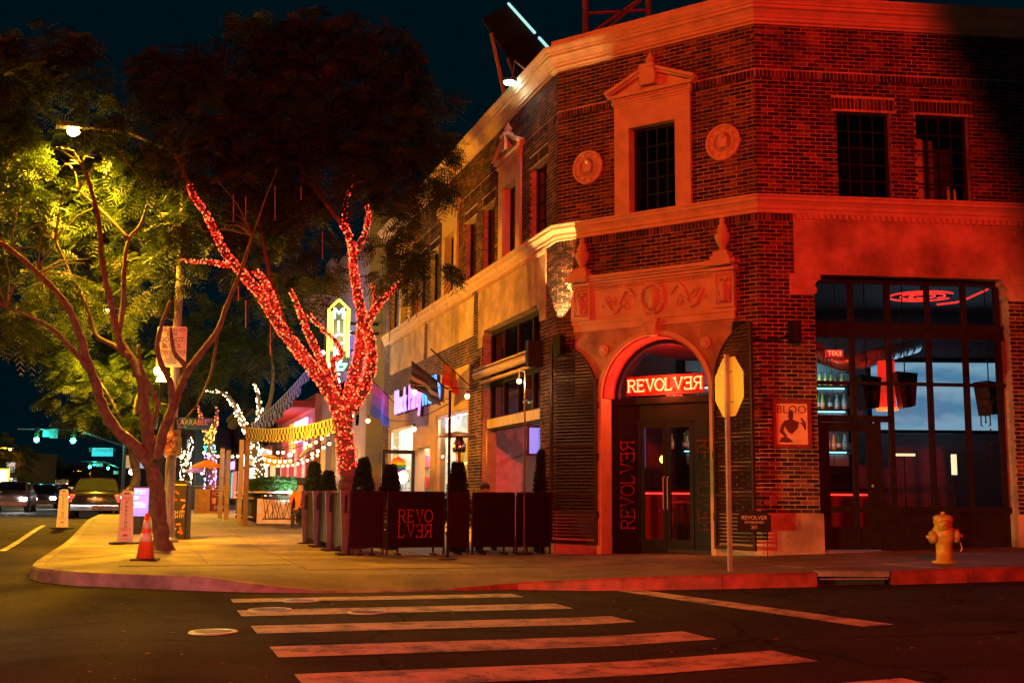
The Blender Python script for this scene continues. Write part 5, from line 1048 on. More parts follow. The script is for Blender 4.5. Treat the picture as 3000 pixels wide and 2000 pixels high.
# ---- near tree at the kerb
T1 = thing('street_tree', 'dark forking tree standing behind the traffic cone at the kerb', 'tree', P(478, 1612, 21.1), 'street trees')
tm = MB(); limb(tm, limb_pts([(478, 1618), (474, 1590), (468, 1530), (463, 1460), (452, 1400), (447, 1345)], 21.1), .155, .125, 12)
tm.lathe([(.27, -.05), (.23, .02), (.17, .12), (.14, .2)], P(478, 1614, 21.1), 12); obj('trunk', tm, M_BARK, T1, sm=True)
LM = [([(450, 1375), (405, 1315), (345, 1262), (305, 1200), (278, 1120), (250, 1040), (226, 960), (185, 880), (110, 800), (30, 730), (-40, 690)], 21.1, 20.6, .13, .035),
      ([(448, 1360), (432, 1270), (420, 1180), (414, 1110), (385, 1050), (345, 985), (325, 890), (300, 780), (290, 650), (268, 560), (240, 480)], 21.1, 22.6, .125, .03),
      ([(455, 1365), (470, 1290), (500, 1205), (528, 1135), (548, 1088), (600, 1020), (640, 965), (662, 900), (700, 810), (740, 690)], 21.0, 21.8, .115, .03),
      ([(462, 1345), (478, 1265), (503, 1190), (500, 1125), (472, 1065), (461, 1010), (476, 945), (500, 880)], 20.7, 20.9, .085, .03),
      ([(432, 1300), (456, 1215), (459, 1180), (440, 1130), (415, 1080), (405, 1010)], 21.2, 21.4, .06, .025),
      ([(345, 985), (360, 900), (365, 770), (378, 700), (415, 650), (440, 560)], 22.0, 23, .06, .02), ([(378, 700), (330, 650), (285, 605), (230, 560)], 22.6, 23.4, .045, .018),
      ([(270, 1095), (200, 1010), (150, 960), (90, 930), (20, 900)], 20.8, 20.4, .055, .02), ([(378, 1045), (330, 1010), (280, 980), (255, 900), (215, 820), (160, 700)], 21.5, 22.5, .06, .02),
      ([(548, 1088), (535, 1060), (510, 1030), (500, 960)], 21.4, 21.5, .06, .03), ([(640, 965), (625, 1060), (612, 1110), (580, 1180), (540, 1230)], 21.8, 23.5, .03, .018)]
for pts, a, b, r0, r1 in LM: m_ = MB(); limb(m_, limb_pts(pts, a, b), r0, r1); obj('limb', m_, M_BARK, T1, sm=True)
m_ = MB(); twigs(m_, [P(30, 730, 21), P(240, 480, 22.6), P(740, 690, 21.8), P(440, 560, 23), P(230, 560, 23.4), P(20, 900, 20.4), P(160, 700, 22.5), P(110, 800, 21)], 7, 1.2); obj('twig', m_, M_BARK, T1, kind='stuff')
LAMP1 = P(215, 385, 23.6)
B1 = [(30, 190, 22, 140, 105), (160, 165, 22.5, 130, 95), (250, 260, 23, 75, 85), (70, 300, 22.5, 140, 90, .8), (40, 430, 23, 120, 110), (130, 500, 25.2, 160, 120), (330, 450, 25.0, 120, 110, .8), (430, 560, 25.0, 110, 110, .8), (40, 620, 22.5, 120, 130), (215, 640, 25.6, 150, 140), (370, 690, 25.4, 120, 110), (480, 760, 23.5, 90, 130, .8), (90, 820, 22.5, 140, 90, .9), (20, 950, 21.5, 110, 80, .8), (200, 900, 24.5, 110, 90, .8), (330, 860, 25.5, 110, 110, .8), (450, 650, 22.5, 70, 90, .6), (300, 560, 25.5, 120, 100), (350, 395, 22.8, 90, 50, .9), (290, 340, 23.0, 60, 45, .8)]
crown('crown', B1, T1, 66, M_LEAF, clear=[(215, 385, 23.6, .2)])
# ---- tree wrapped in red fairy lights
T2 = thing('street_tree', 'tall tree in the patio whose trunk and limbs glow with red fairy lights', 'tree', (P(1020, 1440, 23)[0], 23, .17), 'street trees')
b2 = P(1022, 1440, 23.0); tm = MB(); q2, r2 = limb(tm, [Vector((b2.x + .02, 23, .15)), Vector((b2.x, 23, .9)), P(1020, 1400, 23), P(1012, 1330, 23), P(1008, 1270, 23), P(1005, 1215, 23)], .20, .16, 12); obj('trunk', tm, M_BARK, T2, sm=True)
RL = [([(1000, 1240), (985, 1180), (945, 1115), (900, 1060), (855, 1000), (812, 945), (775, 880), (735, 830), (700, 790), (662, 745), (640, 700), (600, 620), (570, 580), (555, 540)], 23, 22.4, .15, .045, 1),
      ([(720, 812), (690, 780), (640, 772), (590, 765), (530, 765)], 22.6, 22.2, .07, .02, 1), ([(812, 945), (800, 880), (770, 820), (745, 790)], 22.8, 22.4, .09, .05, 1),
      ([(968, 1120), (940, 1050), (905, 980), (880, 920), (865, 880), (850, 850)], 23.1, 23.6, .085, .03, 1), ([(990, 1150), (975, 1060), (1000, 1040), (985, 1000), (940, 960), (900, 915)], 23.2, 23.8, .06, .025, 1),
      ([(1012, 1215), (1030, 1140), (1048, 1060), (1060, 990), (1058, 920), (1045, 850), (1036, 780), (1030, 720), (1018, 680), (1000, 655)], 23, 23.3, .14, .05, 1),
      ([(1030, 1200), (1070, 1130), (1088, 1060), (1085, 1000), (1066, 950)], 22.8, 23, .11, .09, 1), ([(1060, 980), (1085, 930), (1110, 890), (1140, 860), (1170, 830)], 23.2, 22.8, .10, .03, 1),
      ([(1040, 740), (1062, 700), (1080, 640), (1075, 600)], 23.3, 23.5, .06, .03, 1), ([(1018, 690), (1010, 620), (1030, 530), (1040, 470)], 23.3, 23.8, .05, .02, .35), ([(1085, 935), (1098, 880), (1090, 830)], 23.1, 23.3, .04, .02, 1),
      ([(555, 540), (520, 470), (480, 400)], 22.4, 22.2, .045, .02, 0), ([(1075, 600), (1150, 480), (1180, 440), (1230, 620)], 23.5, 23, .03, .015, 0), ([(1000, 655), (900, 520), (850, 400)], 23.3, 23.6, .05, .02, 0), ([(1040, 470), (1080, 330), (1060, 200)], 23.8, 23.8, .04, .02, 0), ([(840, 980), (780, 760), (760, 600), (800, 420)], 23.4, 24, .06, .02, 0)]
bulb_pts = []; RED_W = []
def wrap(q, rs, k, step=.056):
    for i in range(len(q) - 1):
        a, b = q[i], q[i + 1]; r = (rs[i] + rs[i + 1]) / 2 + .012; n = int(k * (b - a).length * (math.tau * r) / (step * step)) + (1 if RND.random() < .5 else 0); d = (b - a).normalized(); o = d.orthogonal().normalized(); w = d.cross(o)
        for _ in range(n): t, th = RND.random(), RND.random() * math.tau; bulb_pts.append((a.lerp(b, t) + (o * math.cos(th) + w * math.sin(th)) * r))
wrap(q2[9:], r2[9:], 1)
for pts, a, b, r0, r1, lit in RL:
    m_ = MB(); q, rs = limb(m_, limb_pts(pts, a, b), r0, r1); obj('limb', m_, M_BARK, T2, sm=True)
    if lit: wrap(q, rs, lit); RED_W.append((q, rs))
def bulb_mesh(pts, r0):
    m = MB()
    for p in pts:
        r = r0 * RND.uniform(.6, 1.25)
        m.add([p + Vector((r, 0, 0)), p + Vector((-r, 0, 0)), p + Vector((0, r, 0)), p + Vector((0, -r, 0)), p + Vector((0, 0, r)), p + Vector((0, 0, -r))], [(0, 2, 4), (2, 1, 4), (1, 3, 4), (3, 0, 4), (2, 0, 5), (1, 2, 5), (3, 1, 5), (0, 3, 5)])
    return m
def fairy(name_lab, groups, at, wires, r=.016, lamps=()):
    e = thing('fairy_lights', name_lab, 'fairy lights', at, 'fairy lights wound round trees')
    for pts, mat in groups: obj('bulb_chain', bulb_mesh(pts, r), mat, e, kind='stuff')
    m = MB()
    for q, rs in wires:
        pt = []
        for i in range(len(q) * 5 - 5):
            k = i / 5; a = q[int(k)].lerp(q[min(int(k) + 1, len(q) - 1)], k - int(k)); rr = rs[int(k)] + .012; pt.append(a + Vector((math.cos(i * 1.1) * rr, math.sin(i * 1.1) * rr, 0)))
        m.tube(pt, .005, 4)
    obj('wire', m, M_RUBBER, e)
    for p, en, c in lamps: light('POINT', p, en, c, e, .35)
    return e
half = [p for p in bulb_pts if RND.random() < .4]; hs = set(id(p) for p in half)
RED = (1, .035, .02)
fairy('red fairy lights wound tightly round the patio tree', [([p for p in bulb_pts if id(p) not in hs], glow('fairy_red', (1, .02, .01), 2.6, False)), (half, glow('fairy_hot', (1, .17, .05), 3.6, False))], q2[12], [(q2, r2)] + RED_W, .0165,
      [(P(1000, 1180, 22.5), 26, RED), (P(880, 1030, 22.5), 26, RED), (P(760, 850, 22.2), 22, RED), (P(1050, 1000, 22.7), 28, RED), (P(1040, 780, 22.9), 22, RED), (P(590, 640, 22.0), 12, RED), (P(1010, 1320, 22.6), 10, RED), (P(1130, 870, 22.5), 10, RED)])
B2 = [(450, 230, 22.5, 110, 110), (560, 300, 22.5, 130, 130), (560, 450, 22.5, 110, 110), (700, 200, 23, 140, 130), (840, 150, 23.5, 150, 110), (960, 130, 23.5, 150, 100), (1100, 180, 23.5, 140, 110), (1200, 280, 23.5, 120, 110), (800, 330, 23, 160, 140), (960, 330, 23.5, 170, 150), (1130, 400, 23.2, 160, 130), (1240, 420, 23, 90, 110), (700, 480, 23, 150, 120), (850, 520, 23.4, 150, 120), (1000, 500, 23.5, 140, 110), (1180, 540, 23, 120, 90), (680, 640, 23.5, 120, 110), (850, 680, 24, 130, 110), (940, 800, 24, 80, 100, .8), (1180, 700, 22.6, 80, 100, .8), (1250, 800, 22.4, 60, 100, .8), (1240, 560, 22.5, 60, 60), (1150, 800, 23.6, 60, 90, .6), (540, 650, 23.5, 60, 120, .6), (760, 780, 24, 90, 90, .8)]
crown('crown', B2, T2, 58, M_LEAF)
def drip_tubes():
    for i, (x, y0, y1) in enumerate(((684, 570, 650), (720, 575, 640), (720, 880, 960), (792, 950, 1040), (806, 545, 645), (882, 545, 585), (945, 680, 760), (1117, 960, 1040), (1141, 920, 1000), (698, 840, 880), (898, 940, 980), (1220, 880, 930))):
        q0, q1 = P(x, y0, 22.2), P(x, y1, 22.2); e = thing('drip_light', f'thin unlit drip light tube hanging in the tree crown, {i + 1 if i > 5 else ordn[i]} by distance from the kerb' if False else 'thin drip light tube hanging from the patio tree', 'light tube', q0, 'drip light tubes in the patio tree')
        obj('tube', MB().tube([q1, q0], .010, 6), pm('drip_tube', (.30, .16, .09), .4), e); obj('cord', MB().tube([q0, q0 + Vector((0, 0, 1.4))], .003, 4), M_RUBBER, e)
drip_tubes()
# ---- farther trees along the boulevard
def far_tree(base_px, Y, limbs, blobs, lab, dens=20, L=.5, fairy_col=None, fk=1., trunk_r=.2):
    q = P(base_px, 1450, Y); zg = zs(q.x, q.y); e = thing('street_tree', lab, 'tree', (q.x, q.y, zg), 'street trees'); tm = MB(); path = []
    pts0 = limb_pts(limbs[0], Y); pts0 = [Vector((q.x, Y, zg - .05))] + pts0; qq, rr = limb(tm, pts0, trunk_r, trunk_r * .75); path.append((qq, rr)); obj('trunk', tm, M_BARK, e, sm=True)
    for l_ in limbs[1:]:
        m_ = MB(); qq, rr = limb(m_, limb_pts(l_, Y, Y + RND.uniform(-1, 1)), trunk_r * .65, .03, 7); path.append((qq, rr)); obj('limb', m_, M_BARK, e, sm=True)
    crown('crown', blobs, e, dens, M_LEAF, L, pairs=6, wid=.0012 * Y, ln=.0036 * Y); return e, path
def lit(path, step, bands):
    global bulb_pts
    keep = bulb_pts; bulb_pts = []
    for q, r in path: wrap(q, r, 1, step)
    out = bulb_pts; bulb_pts = keep; return out
e, pth = far_tree(765, 37, [[(762, 1390), (750, 1330), (735, 1285)], [(735, 1285), (712, 1240), (690, 1195), (672, 1165), (650, 1150), (600, 1142)], [(735, 1290), (755, 1245), (760, 1190), (752, 1140), (745, 1120)], [(745, 1250), (770, 1220), (790, 1180), (800, 1100), (790, 1010)]],
                  [(640, 960, 37, 110, 90), (760, 930, 38, 120, 90), (700, 1040, 38, 120, 80), (620, 1060, 37, 90, 80), (830, 1010, 38, 90, 80), (560, 980, 36, 80, 80), (800, 880, 38, 100, 70)], 'tree with cream fairy lights behind the planter fence', 24)
WB = glow('fairy_cream', (1, .82, .42), 10, False)
fairy('cream fairy lights on the tree behind the planter fence', [(lit([p_ for p_ in pth[:3]], .12, None), WB)], P(735, 1285, 37), [], .026, [(P(700, 1220, 36), 60, (1, .8, .4))])
e, pth = far_tree(615, 58, [[(617, 1365), (615, 1320), (613, 1290)], [(612, 1290), (598, 1250), (588, 1220), (582, 1190)], [(614, 1290), (628, 1250), (636, 1215), (632, 1190)]], [(600, 1100, 60, 90, 80), (520, 1150, 60, 80, 70), (680, 1130, 60, 70, 70)], 'tree with rainbow coloured fairy lights behind the street sign', 9, .7, trunk_r=.3)
rb = lit(pth, .15, None); gs = [[] for _ in range(5)]
for p in rb:
    yy = 1450 - (p.z - CAMZ) * F_PX / 58; gs[0 if yy < 1230 else 1 if yy < 1262 else 2 if yy < 1300 else 3 if yy < 1330 else 4].append(p)
fairy('rainbow fairy lights banded round the tree behind the street sign', [(g, glow(f'fairy_rb{i}', c, 7, False)) for i, (g, c) in enumerate(zip(gs, [(1, .10, .03), (1, .35, .04), (.9, .6, .05), (.05, .75, .55), (.45, .30, 1)]))], P(615, 1290, 58), [], .036, [(P(612, 1280, 57), 60, (1, .5, .2))])
e, pth = far_tree(540, 75, [[(545, 1380), (543, 1350), (540, 1335)], [(540, 1335), (520, 1310), (510, 1290)], [(542, 1335), (560, 1305), (556, 1280)]], [(540, 1200, 76, 80, 80), (470, 1230, 76, 70, 70)], 'small far tree with cream fairy lights beyond the bike sign', 7, .8, trunk_r=.35)
fairy('cream fairy lights on the small far tree beyond the bike sign', [(lit(pth, .17, None), WB)], P(540, 1335, 75), [], .045, [])
far_tree(300, 46, [[(395, 1420), (390, 1340), (380, 1280)], [(380, 1280), (330, 1180), (280, 1100)], [(382, 1280), (400, 1180), (420, 1080)]], [(200, 1080, 46.5, 90, 70), (260, 1150, 46.5, 110, 80), (330, 1080, 47.5, 120, 90), (230, 1225, 46, 80, 45), (320, 1190, 46.5, 90, 70), (420, 1130, 47, 100, 100), (180, 1010, 46.5, 90, 60), (500, 1060, 47, 100, 90), (420, 1000, 47.5, 110, 70), (400, 1230, 46.5, 60, 60)], 'amber lit tree behind the first tree trunk', 26, .5)
far_tree(20, 150, [[(22, 1440), (24, 1390)], [(24, 1390), (15, 1340)]], [(25, 1330, 150, 45, 50), (-30, 1340, 150, 50, 60), (45, 1370, 150, 30, 30)], 'far tree at the left edge beside the lamp', 2.5, 1.6, trunk_r=.4)
far_tree(140, 190, [[(140, 1445), (140, 1410)], [(140, 1410), (145, 1380)]], [(140, 1375, 190, 40, 30), (190, 1390, 190, 40, 25), (240, 1395, 190, 40, 25)], 'far low trees before the distant signals', 2, 2, trunk_r=.4)
# ================================================================== STREET FURNITURE
def street_lamp(base, lamp, lab, energy, col, spot=None, size=.12, aim=None, blend=.5):
    b, l = Vector(base), Vector(lamp); e = thing('street_lamp', lab, 'street lamp', b, 'street lamps'); arm = Vector((l.x - b.x, l.y - b.y, 0))
    obj('pole', MB().tube([b, Vector((b.x, b.y, l.z + .1))], [.11, .065], 12), pm('lamp_pole', (.30, .26, .24), .5, .3), e); obj('base', MB().lathe([(.22, 0), (.22, .06), (.15, .12), (.13, .5)], b, 14), pm('lamp_pole', (0, 0, 0)), e)
    obj('arm', MB().tube([Vector((b.x, b.y, l.z - .3)), b.lerp(l, .5).xy.to_3d() + Vector((0, 0, l.z + .12)), Vector((l.x, l.y, l.z + .13))], [.045, .04, .03], 8), MATS['lamp_pole'], e)
    d = arm.normalized() if arm.length > .01 else Vector((1, 0, 0)); F = Frame((l.x, l.y), math.atan2(d.y, d.x))
    obj('lamp_head', MB().add([F.p(s, t, z) for s, t, z in ((-.3, -.09, l.z + .09), (-.3, .09, l.z + .09), (.35, .14, l.z + .05), (.35, -.14, l.z + .05), (-.3, -.06, l.z + .17), (-.3, .06, l.z + .17), (.3, .08, l.z + .19), (.3, -.08, l.z + .19))], [(0, 1, 2, 3), (4, 7, 6, 5), (0, 4, 5, 1), (1, 5, 6, 2), (2, 6, 7, 3), (3, 7, 4, 0)]), M_STEEL, e)
    obj('lamp_lens', MB().ball((l.x, l.y, l.z), .13, 14, 8, (1, 1, .8)), glow('sodium_lens', (1, .60, .12), 40), e, sm=True)
    if energy: light('SPOT' if spot else 'POINT', (l.x, l.y, l.z - .16), energy, col, e, size, aim, spot, blend)
    return e
SOD = (1, .46, .016); SODO = (1, .40, .010)
PB1 = P(497, 1450, 24.5); PB1z = zs(PB1.x, PB1.y)
street_lamp((PB1.x, PB1.y, PB1z), LAMP1, 'sodium street lamp burning inside the crown of the near tree', 12000, SOD, 138, .12, tuple(LAMP1 - Vector((0, 0, 5))), .45)
street_lamp((-26.0, 18.6, .15), (-24.3, 19.0, 9.4), 'sodium street lamp across the boulevard left of the crossing', 8000, SODO)
lq = P(310, 912, 44.3); street_lamp((lq.x + 2.6, 44.6, .4), lq, 'distant sodium lamp glinting through the amber tree', 16000, SOD, 140, .12, tuple(lq - Vector((0, .5, 5))), .4)
lq = P(30, 1315, 130); street_lamp((lq.x - 3, 130, .3), lq, 'distant sodium lamp at the left edge over the headlights', 16000, SOD)
lq = P(217, 1380, 210); street_lamp((lq.x + 3, 210, .3), lq, 'far sodium lamp low over the roof of the parked saloon', 12000, SOD)
for i, (x, y, Y) in enumerate(((122, 1404, 240), (151, 1409, 260), (196, 1416, 300), (243, 1391, 280), (58, 1405, 230), (384, 1395, 200))):
    lq = P(x, y, Y); street_lamp((lq.x + 2, Y, .3), lq, ('tiny far sodium lamp, %s of the row closing the boulevard from the left' % ordn[(1, 2, 3, 4, 0, 5)[i]]), 0, SOD)
# added unseen red floodlight behind the viewpoint; its cone leaves the upper right dark
fb = Vector((1.7, -9.0, zr(1.7, -9) + .15)); ft = Vector((1.0, -8.0, 8.5)); e = thing('added_flood_lamp', 'added unseen red floodlight on a tall pole across the side street', 'floodlight', fb)
obj('pole', MB().tube([fb, (fb.x, fb.y, 8.6)], [.10, .07], 10), M_STEEL, e); obj('arm', MB().tube([(fb.x, fb.y, 8.5), ft + Vector((0, 0, .12))], .03, 8), M_STEEL, e)
obj('housing', MB().cbox(WF, ft.x - .2, ft.x + .2, ft.y - .3, ft.y - .05, ft.z - .18, ft.z + .18, .02), M_BLACK, e); obj('lens', MB().box(WF, ft.x - .17, ft.x + .17, ft.y - .05, ft.y - .04, ft.z - .15, ft.z + .15), glow('added_red_flood', (1, .05, .02), 6), e)
light('SPOT', ft + Vector((-.03, .05, 0)), 27000, (1, .026, .007), e, .35, (-4.5, 11, 4), 65, .07)
# ---- corner sign pole hardware (carried by the lamp pole)
def plate(F, s0, s1, z0, z1, t, mat, parent, name='plate', r=.03):
    return obj(name, MB().prism(F, [(s0 + r, z0), (s1 - r, z0), (s1, z0 + r), (s1, z1 - r), (s1 - r, z1), (s0 + r, z1), (s0, z1 - r), (s0, z0 + r)], t, t + .008), mat, parent)
FP = Frame((PB1.x, PB1.y), math.radians(4)); YP = PB1.y - .12
def fpz(px, py): q = P(px, py, YP); return q.x - PB1.x, q.z
M_SIGNW = pm('sign_white', (.72, .62, .52), .45, 0, .05, 5, 0); M_SIGNK = pm('sign_black', (.03, .03, .03), .5); M_SIGNB = pm('sign_blue', (.03, .14, .55), .45, 0, .08, 5, 0)
s0, z1 = fpz(462, 956); s1, z0 = fpz(542, 1075)
e = thing('road_sign', 'white anti gridlock sign reading DO NOT BLOCK on the lamp pole', 'sign', FP.p(0, .12, z0)); plate(FP, s0, s1, z0, z1, .12, M_SIGNW, e); m = (s0 + s1) / 2; h = z1 - z0
for b, f, sz in (('ANTI-GRIDLOCK', .91, .095), ('ZONE', .81, .10), ('DO NOT', .67, .15), ('BLOCK', .52, .15), ('INTERSECTION', .36, .118), ('C. 22526A', .23, .07), ('MINIMUM FINE', .165, .06), ('CITED AND', .10, .06)): ftext(FP, b, m, .131, z0 + h * f, sz, M_SIGNK, e, ext=.001, sx=.82)
obj('rule', MB().box(FP, s0 + .03, s1 - .03, .1285, .130, z0 + h * .285, z0 + h * .292), M_SIGNK, e); obj('strap', MB().lathe([(.105, 0), (.105, .03)], (PB1.x, PB1.y, z0 + h * .8), 14), M_STEEL, e)
s0, z1 = fpz(512, 1224); s1, z0 = fpz(631, 1258)
FN = Frame((PB1.x, PB1.y), math.radians(-3)); e = thing('street_name_sign', 'blue street name sign reading LARRABEE ST', 'sign', FN.p(s0, .1, z0))
obj('plate', MB().prism(FN, [(s0, z0), (s1 - .13, z0), (s1, z1), (s0, z1 + .02)], .085, .097), M_SIGNB, e); ftext(FN, 'LARRABEE', s0 + .38, .099, z0 + .145, .165, M_SIGNW, e, ext=.001, sx=.88); ftext(FN, 'ST', s0 + .755, .099, z0 + .185, .085, M_SIGNW, e, ext=.001); ftext(FN, '800 N', s0 + .16, .099, z0 + .045, .075, M_SIGNW, e, ext=.001)
obj('clamp', MB().box(FN, s0 - .12, s0, .06, .11, z0, z1), pm('clamp_pink', (.5, .3, .3), .4, .6), e)
a0, _ = fpz(437, 1224); a1, _ = fpz(462, 1224); plate(FN, a0, a1, z0, z1, .085, M_SIGNB, e, 'side_plate', .005); ftext(FN, '=', (a0 + a1) / 2, .099, z0 + .14, .12, M_SIGNW, e, ext=.001)
s0, z1 = fpz(447, 1275); s1, z0 = fpz(529, 1334); e = thing('bike_lane_sign', 'white bike lane sign with a bicycle below the street name', 'sign', FP.p(0, .1, z0)); plate(FP, s0, s1, z0, z1, .12, M_SIGNW, e)
ftext(FP, 'BIKE LANE', (s0 + s1) / 2, .131, z0 + .07, .088, M_SIGNK, e, ext=.001); cx, cz = (s0 + s1) / 2, z0 + .24; bm = MB()
fpp = lambda s, z: FP.p(cx + s, .132, cz + z)
for sx in (-.13, .13): bm.tube([fpp(sx + .08 * math.cos(k * math.tau / 18), .08 * math.sin(k * math.tau / 18)) for k in range(18)], .007, 4, closed=True)
for st in ([(-.13, 0), (-.06, .11), (.09, .10), (.13, 0)], [(-.13, 0), (0, 0), (.09, .10)], [(0, 0), (-.07, .13)], [(-.10, .135), (-.04, .135)], [(.09, .10), (.08, .145), (.12, .15)]): bm.tube([fpp(*p_) for p_ in st], .008, 4)
obj('bicycle', bm, M_SIGNK, e); obj('border', MB().tube([FP.p(s, .129, z) for s, z in ((s0 + .015, z0 + .015), (s1 - .015, z0 + .015), (s1 - .015, z1 - .015), (s0 + .015, z1 - .015))], .004, 4, closed=True), M_SIGNK, e); obj('strap', MB().lathe([(.108, 0), (.108, .03)], (PB1.x, PB1.y, z0 + .3), 14), M_STEEL, e)
s0, z1 = fpz(497, 1258); s1, z0 = fpz(528, 1276); e = thing('parking_sign', 'small tan parking sign half hidden above the bike lane sign', 'sign', FP.p(.1, .1, z0)); plate(FP, s0, s1, z0 - .1, z1, .108, pm('sign_tan', (.5, .36, .24), .5), e); obj('ring', MB().tube([FP.p((s0 + s1) / 2 + .08 * math.cos(k * .35), .118, z0 - .05 + .08 * math.sin(k * .35)) for k in range(18)], .01, 4, closed=True), pm('ring_red_paint', (.5, .05, .04), .5), e)
lq = P(472, 1112, 24.2); e = thing('lantern', 'small flame coloured lantern on the sign pole', 'lantern', (PB1.x, PB1.y - .1, lq.z))
obj('globe', MB().lathe([(.11, -.05), (.10, 0), (.02, .17)], lq, 10), glow('lantern_glow', (1, .66, .16), 14), e); obj('reflector', MB().ball(P(460, 1086, 24.2), .07, 10, 6, (1, 1, 1.3)), MATS['lantern_glow'], e, sm=True); obj('post', MB().tube([lq - Vector((0, 0, .06)), lq - Vector((0, 0, .5)), Vector((PB1.x, PB1.y, lq.z - .55))], .03, 8), M_BLACK, e); obj('cap', MB().lathe([(.12, -.07), (.12, -.05)], lq, 10), M_BLACK, e); obj('bracket', MB().tube([P(460, 1086, 24.2), Vector((PB1.x, PB1.y, lq.z + .1))], .02, 6), M_BLACK, e)
light('POINT', lq + Vector((-.3, .6, .05)), 2900, SODO, e, .12)
# ---- stop sign seen from behind
sb = gp(2139, 1675, zs(2.6, 14.3)); zg = zs(sb.x, sb.y); px_m = F_PX / sb.y
e = thing('stop_sign', 'octagonal sign on a perforated post seen from behind before the entrance', 'stop sign', (sb.x, sb.y, zg)); FT = Frame((sb.x, sb.y), math.radians(-72.5))
ct_ = P(2147, 1133, sb.y); rr = .42
obj('plate', MB().prism(FT, [(rr * math.cos(PI / 8 + k * PI / 4), ct_.z + rr * math.sin(PI / 8 + k * PI / 4)) for k in range(8)], -.036, -.03), pm('lamplit_sign_back', (.68, .50, .10), .5, .2, .06, 4, .02), e)  # amber lamplight put into the colour of a bare aluminium plate
pst = MB()
for a in (-.025, .021): pst.box(FT, a, a + .004, -.025, .025, zg, ct_.z + .43)
pst.box(FT, -.021, .021, .021, .025, zg, ct_.z + .43); zq = zg + .03
while zq < ct_.z + .4: pst.box(FT, -.021, -.006, -.025, -.021, zq, zq + .025).box(FT, .006, .021, -.025, -.021, zq, zq + .025).box(FT, -.021, .021, -.0249, -.0211, zq + .01, zq + .025); zq += .0254
obj('post', pst, pm('post_metal', (.34, .27, .24), .5, .5), e)
obj('sticker', MB().box(FT, -.22, -.10, -.0375, -.0362, ct_.z - .22, ct_.z - .14).box(FT, .10, .20, -.0375, -.0362, ct_.z + .05, ct_.z + .11), M_WHITE, e)
for z in (-.2, .2): obj('brace', MB().box(FT, -.2, .2, -.03, -.024, ct_.z + z - .012, ct_.z + z + .012), M_STEEL, e)
for z in (-.2, .2): obj('bolt', MB().lathe([(.012, 0), (.012, .01)], FT.p(0, -.026, ct_.z + z), 8, (-FT.n.x, -FT.n.y, 0)), M_STEEL, e)
# ---- hydrant
hq = gp(2768, 1646, zs(6.2, 16.3)); zg = zs(hq.x, hq.y); e = thing('fire_hydrant', 'yellow fire hydrant standing on the pavement at the right', 'hydrant', (hq.x, hq.y, zg)); M_HY = pm('hydrant_yellow', (.60, .42, .03), .42, 0, .2, 9, .12); dirty(M_HY, False)
obj('barrel', MB().lathe([(.16, 0), (.16, .03), (.105, .04), (.105, .26), (.15, .33), (.15, .43), (.12, .47), (.11, .50), (.125, .52), (.125, .60), (.11, .625), (.04, .64)], (hq.x, hq.y, zg), 20), M_HY, e, sm=True)
for d, c, r in (((-1, -.15, .02), .34, .075), ((1, -.2, 0), .36, .085), ((-.35, -1, 0), .50, .06)):
    d = Vector(d).normalized(); c0 = Vector((hq.x, hq.y, zg + c)); k = .06 if r < .07 else .07
    o = obj('outlet', MB().lathe([(r * .9, 0), (r * .9, k + .05), (r * 1.1, k + .06), (r * 1.1, k + .115), (r * .6, k + .13), (r * .3, k + .135), (r * .3, k + .17)], c0, 14, d), M_HY, e, sm=True)
obj('chain', MB().tube([Vector((hq.x + .2, hq.y - .04, zg + .28)), Vector((hq.x + .22, hq.y - .04, zg + .2)), Vector((hq.x + .2, hq.y - .04, zg + .16))], .008, 5), M_STEEL, e); obj('bonnet_nut', MB().lathe([(.03, 0), (.03, .04)], (hq.x, hq.y, zg + .635), 5), M_HY, e)
# ---- traffic cone, valet signs, kiosk, litter bin
cq = gp(425, 1640, .173); e = thing('traffic_cone', 'orange traffic cone with two white bands beside the tree', 'traffic cone', cq); M_OR = pm('cone_orange', (.75, .13, .02), .5, 0, .1, 7, .05)
obj('base', MB().cbox(Frame((cq.x, cq.y), .1), -.19, .19, -.19, .19, .173, .20, .015), M_RUBBER, e); rc = lambda h: .135 - .105 * (h / .68)
obj('body', MB().lathe([(rc(0), .02), (rc(.68), .70), (.02, .705)], (cq.x, cq.y, .173), 24), M_OR, e, sm=True)
for a, b in ((.28, .40), (.47, .60)): obj('reflective_band', MB().lathe([(rc(a) + .004, a), (rc(b) + .004, b)], (cq.x, cq.y, .175), 24), pm('cone_white', (.75, .72, .68), .35), e, sm=True)
def valet(q, s, ang, lab):
    F = Frame((q.x, q.y), ang); z = q.z; e = thing('valet_sign', lab, 'sign', q, 'tapered valet parking signs'); H = 1.06
    obj('base', MB().cbox(F, -.28, .28, -.17, .17, z, z + .04, .015), M_RUBBER, e); out = [(-.155, .04), (.155, .04), (.115, H - .06), (.095, H - .02), (.06, H), (-.06, H), (-.095, H - .02), (-.115, H - .06)]
    obj('panel', MB().prism(F, [(a, z + b) for a, b in out], -.02, .02), M_WHITE, e); obj('grip_slot', MB().box(F, -.055, .055, -.023, .0235, z + H - .07, z + H - .045), M_BLACK, e)
    kr = pm('valet_red', (.6, .06, .05), .5)
    ftext(F, 'VALET', 0, .0235, z + .90, .075, kr, e, ext=.001)
    for k, c in enumerate('PARKING'): ftext(F, c, 0, .0235, z + .815 - k * .078, .088, M_SIGNK, e, ext=.001)
    ftext(F, 'ONLY', 0, .0235, z + .28, .085, kr, e, ext=.001); obj('emblem', MB().box(F, -.045, .045, .0202, .022, z + .15, z + .19).box(F, -.09, .09, .0202, .022, z + .085, z + .09), kr, e)
valet(gp(366, 1592, .173), 1, .03, 'white valet parking sign at the kerb left of the traffic cone')
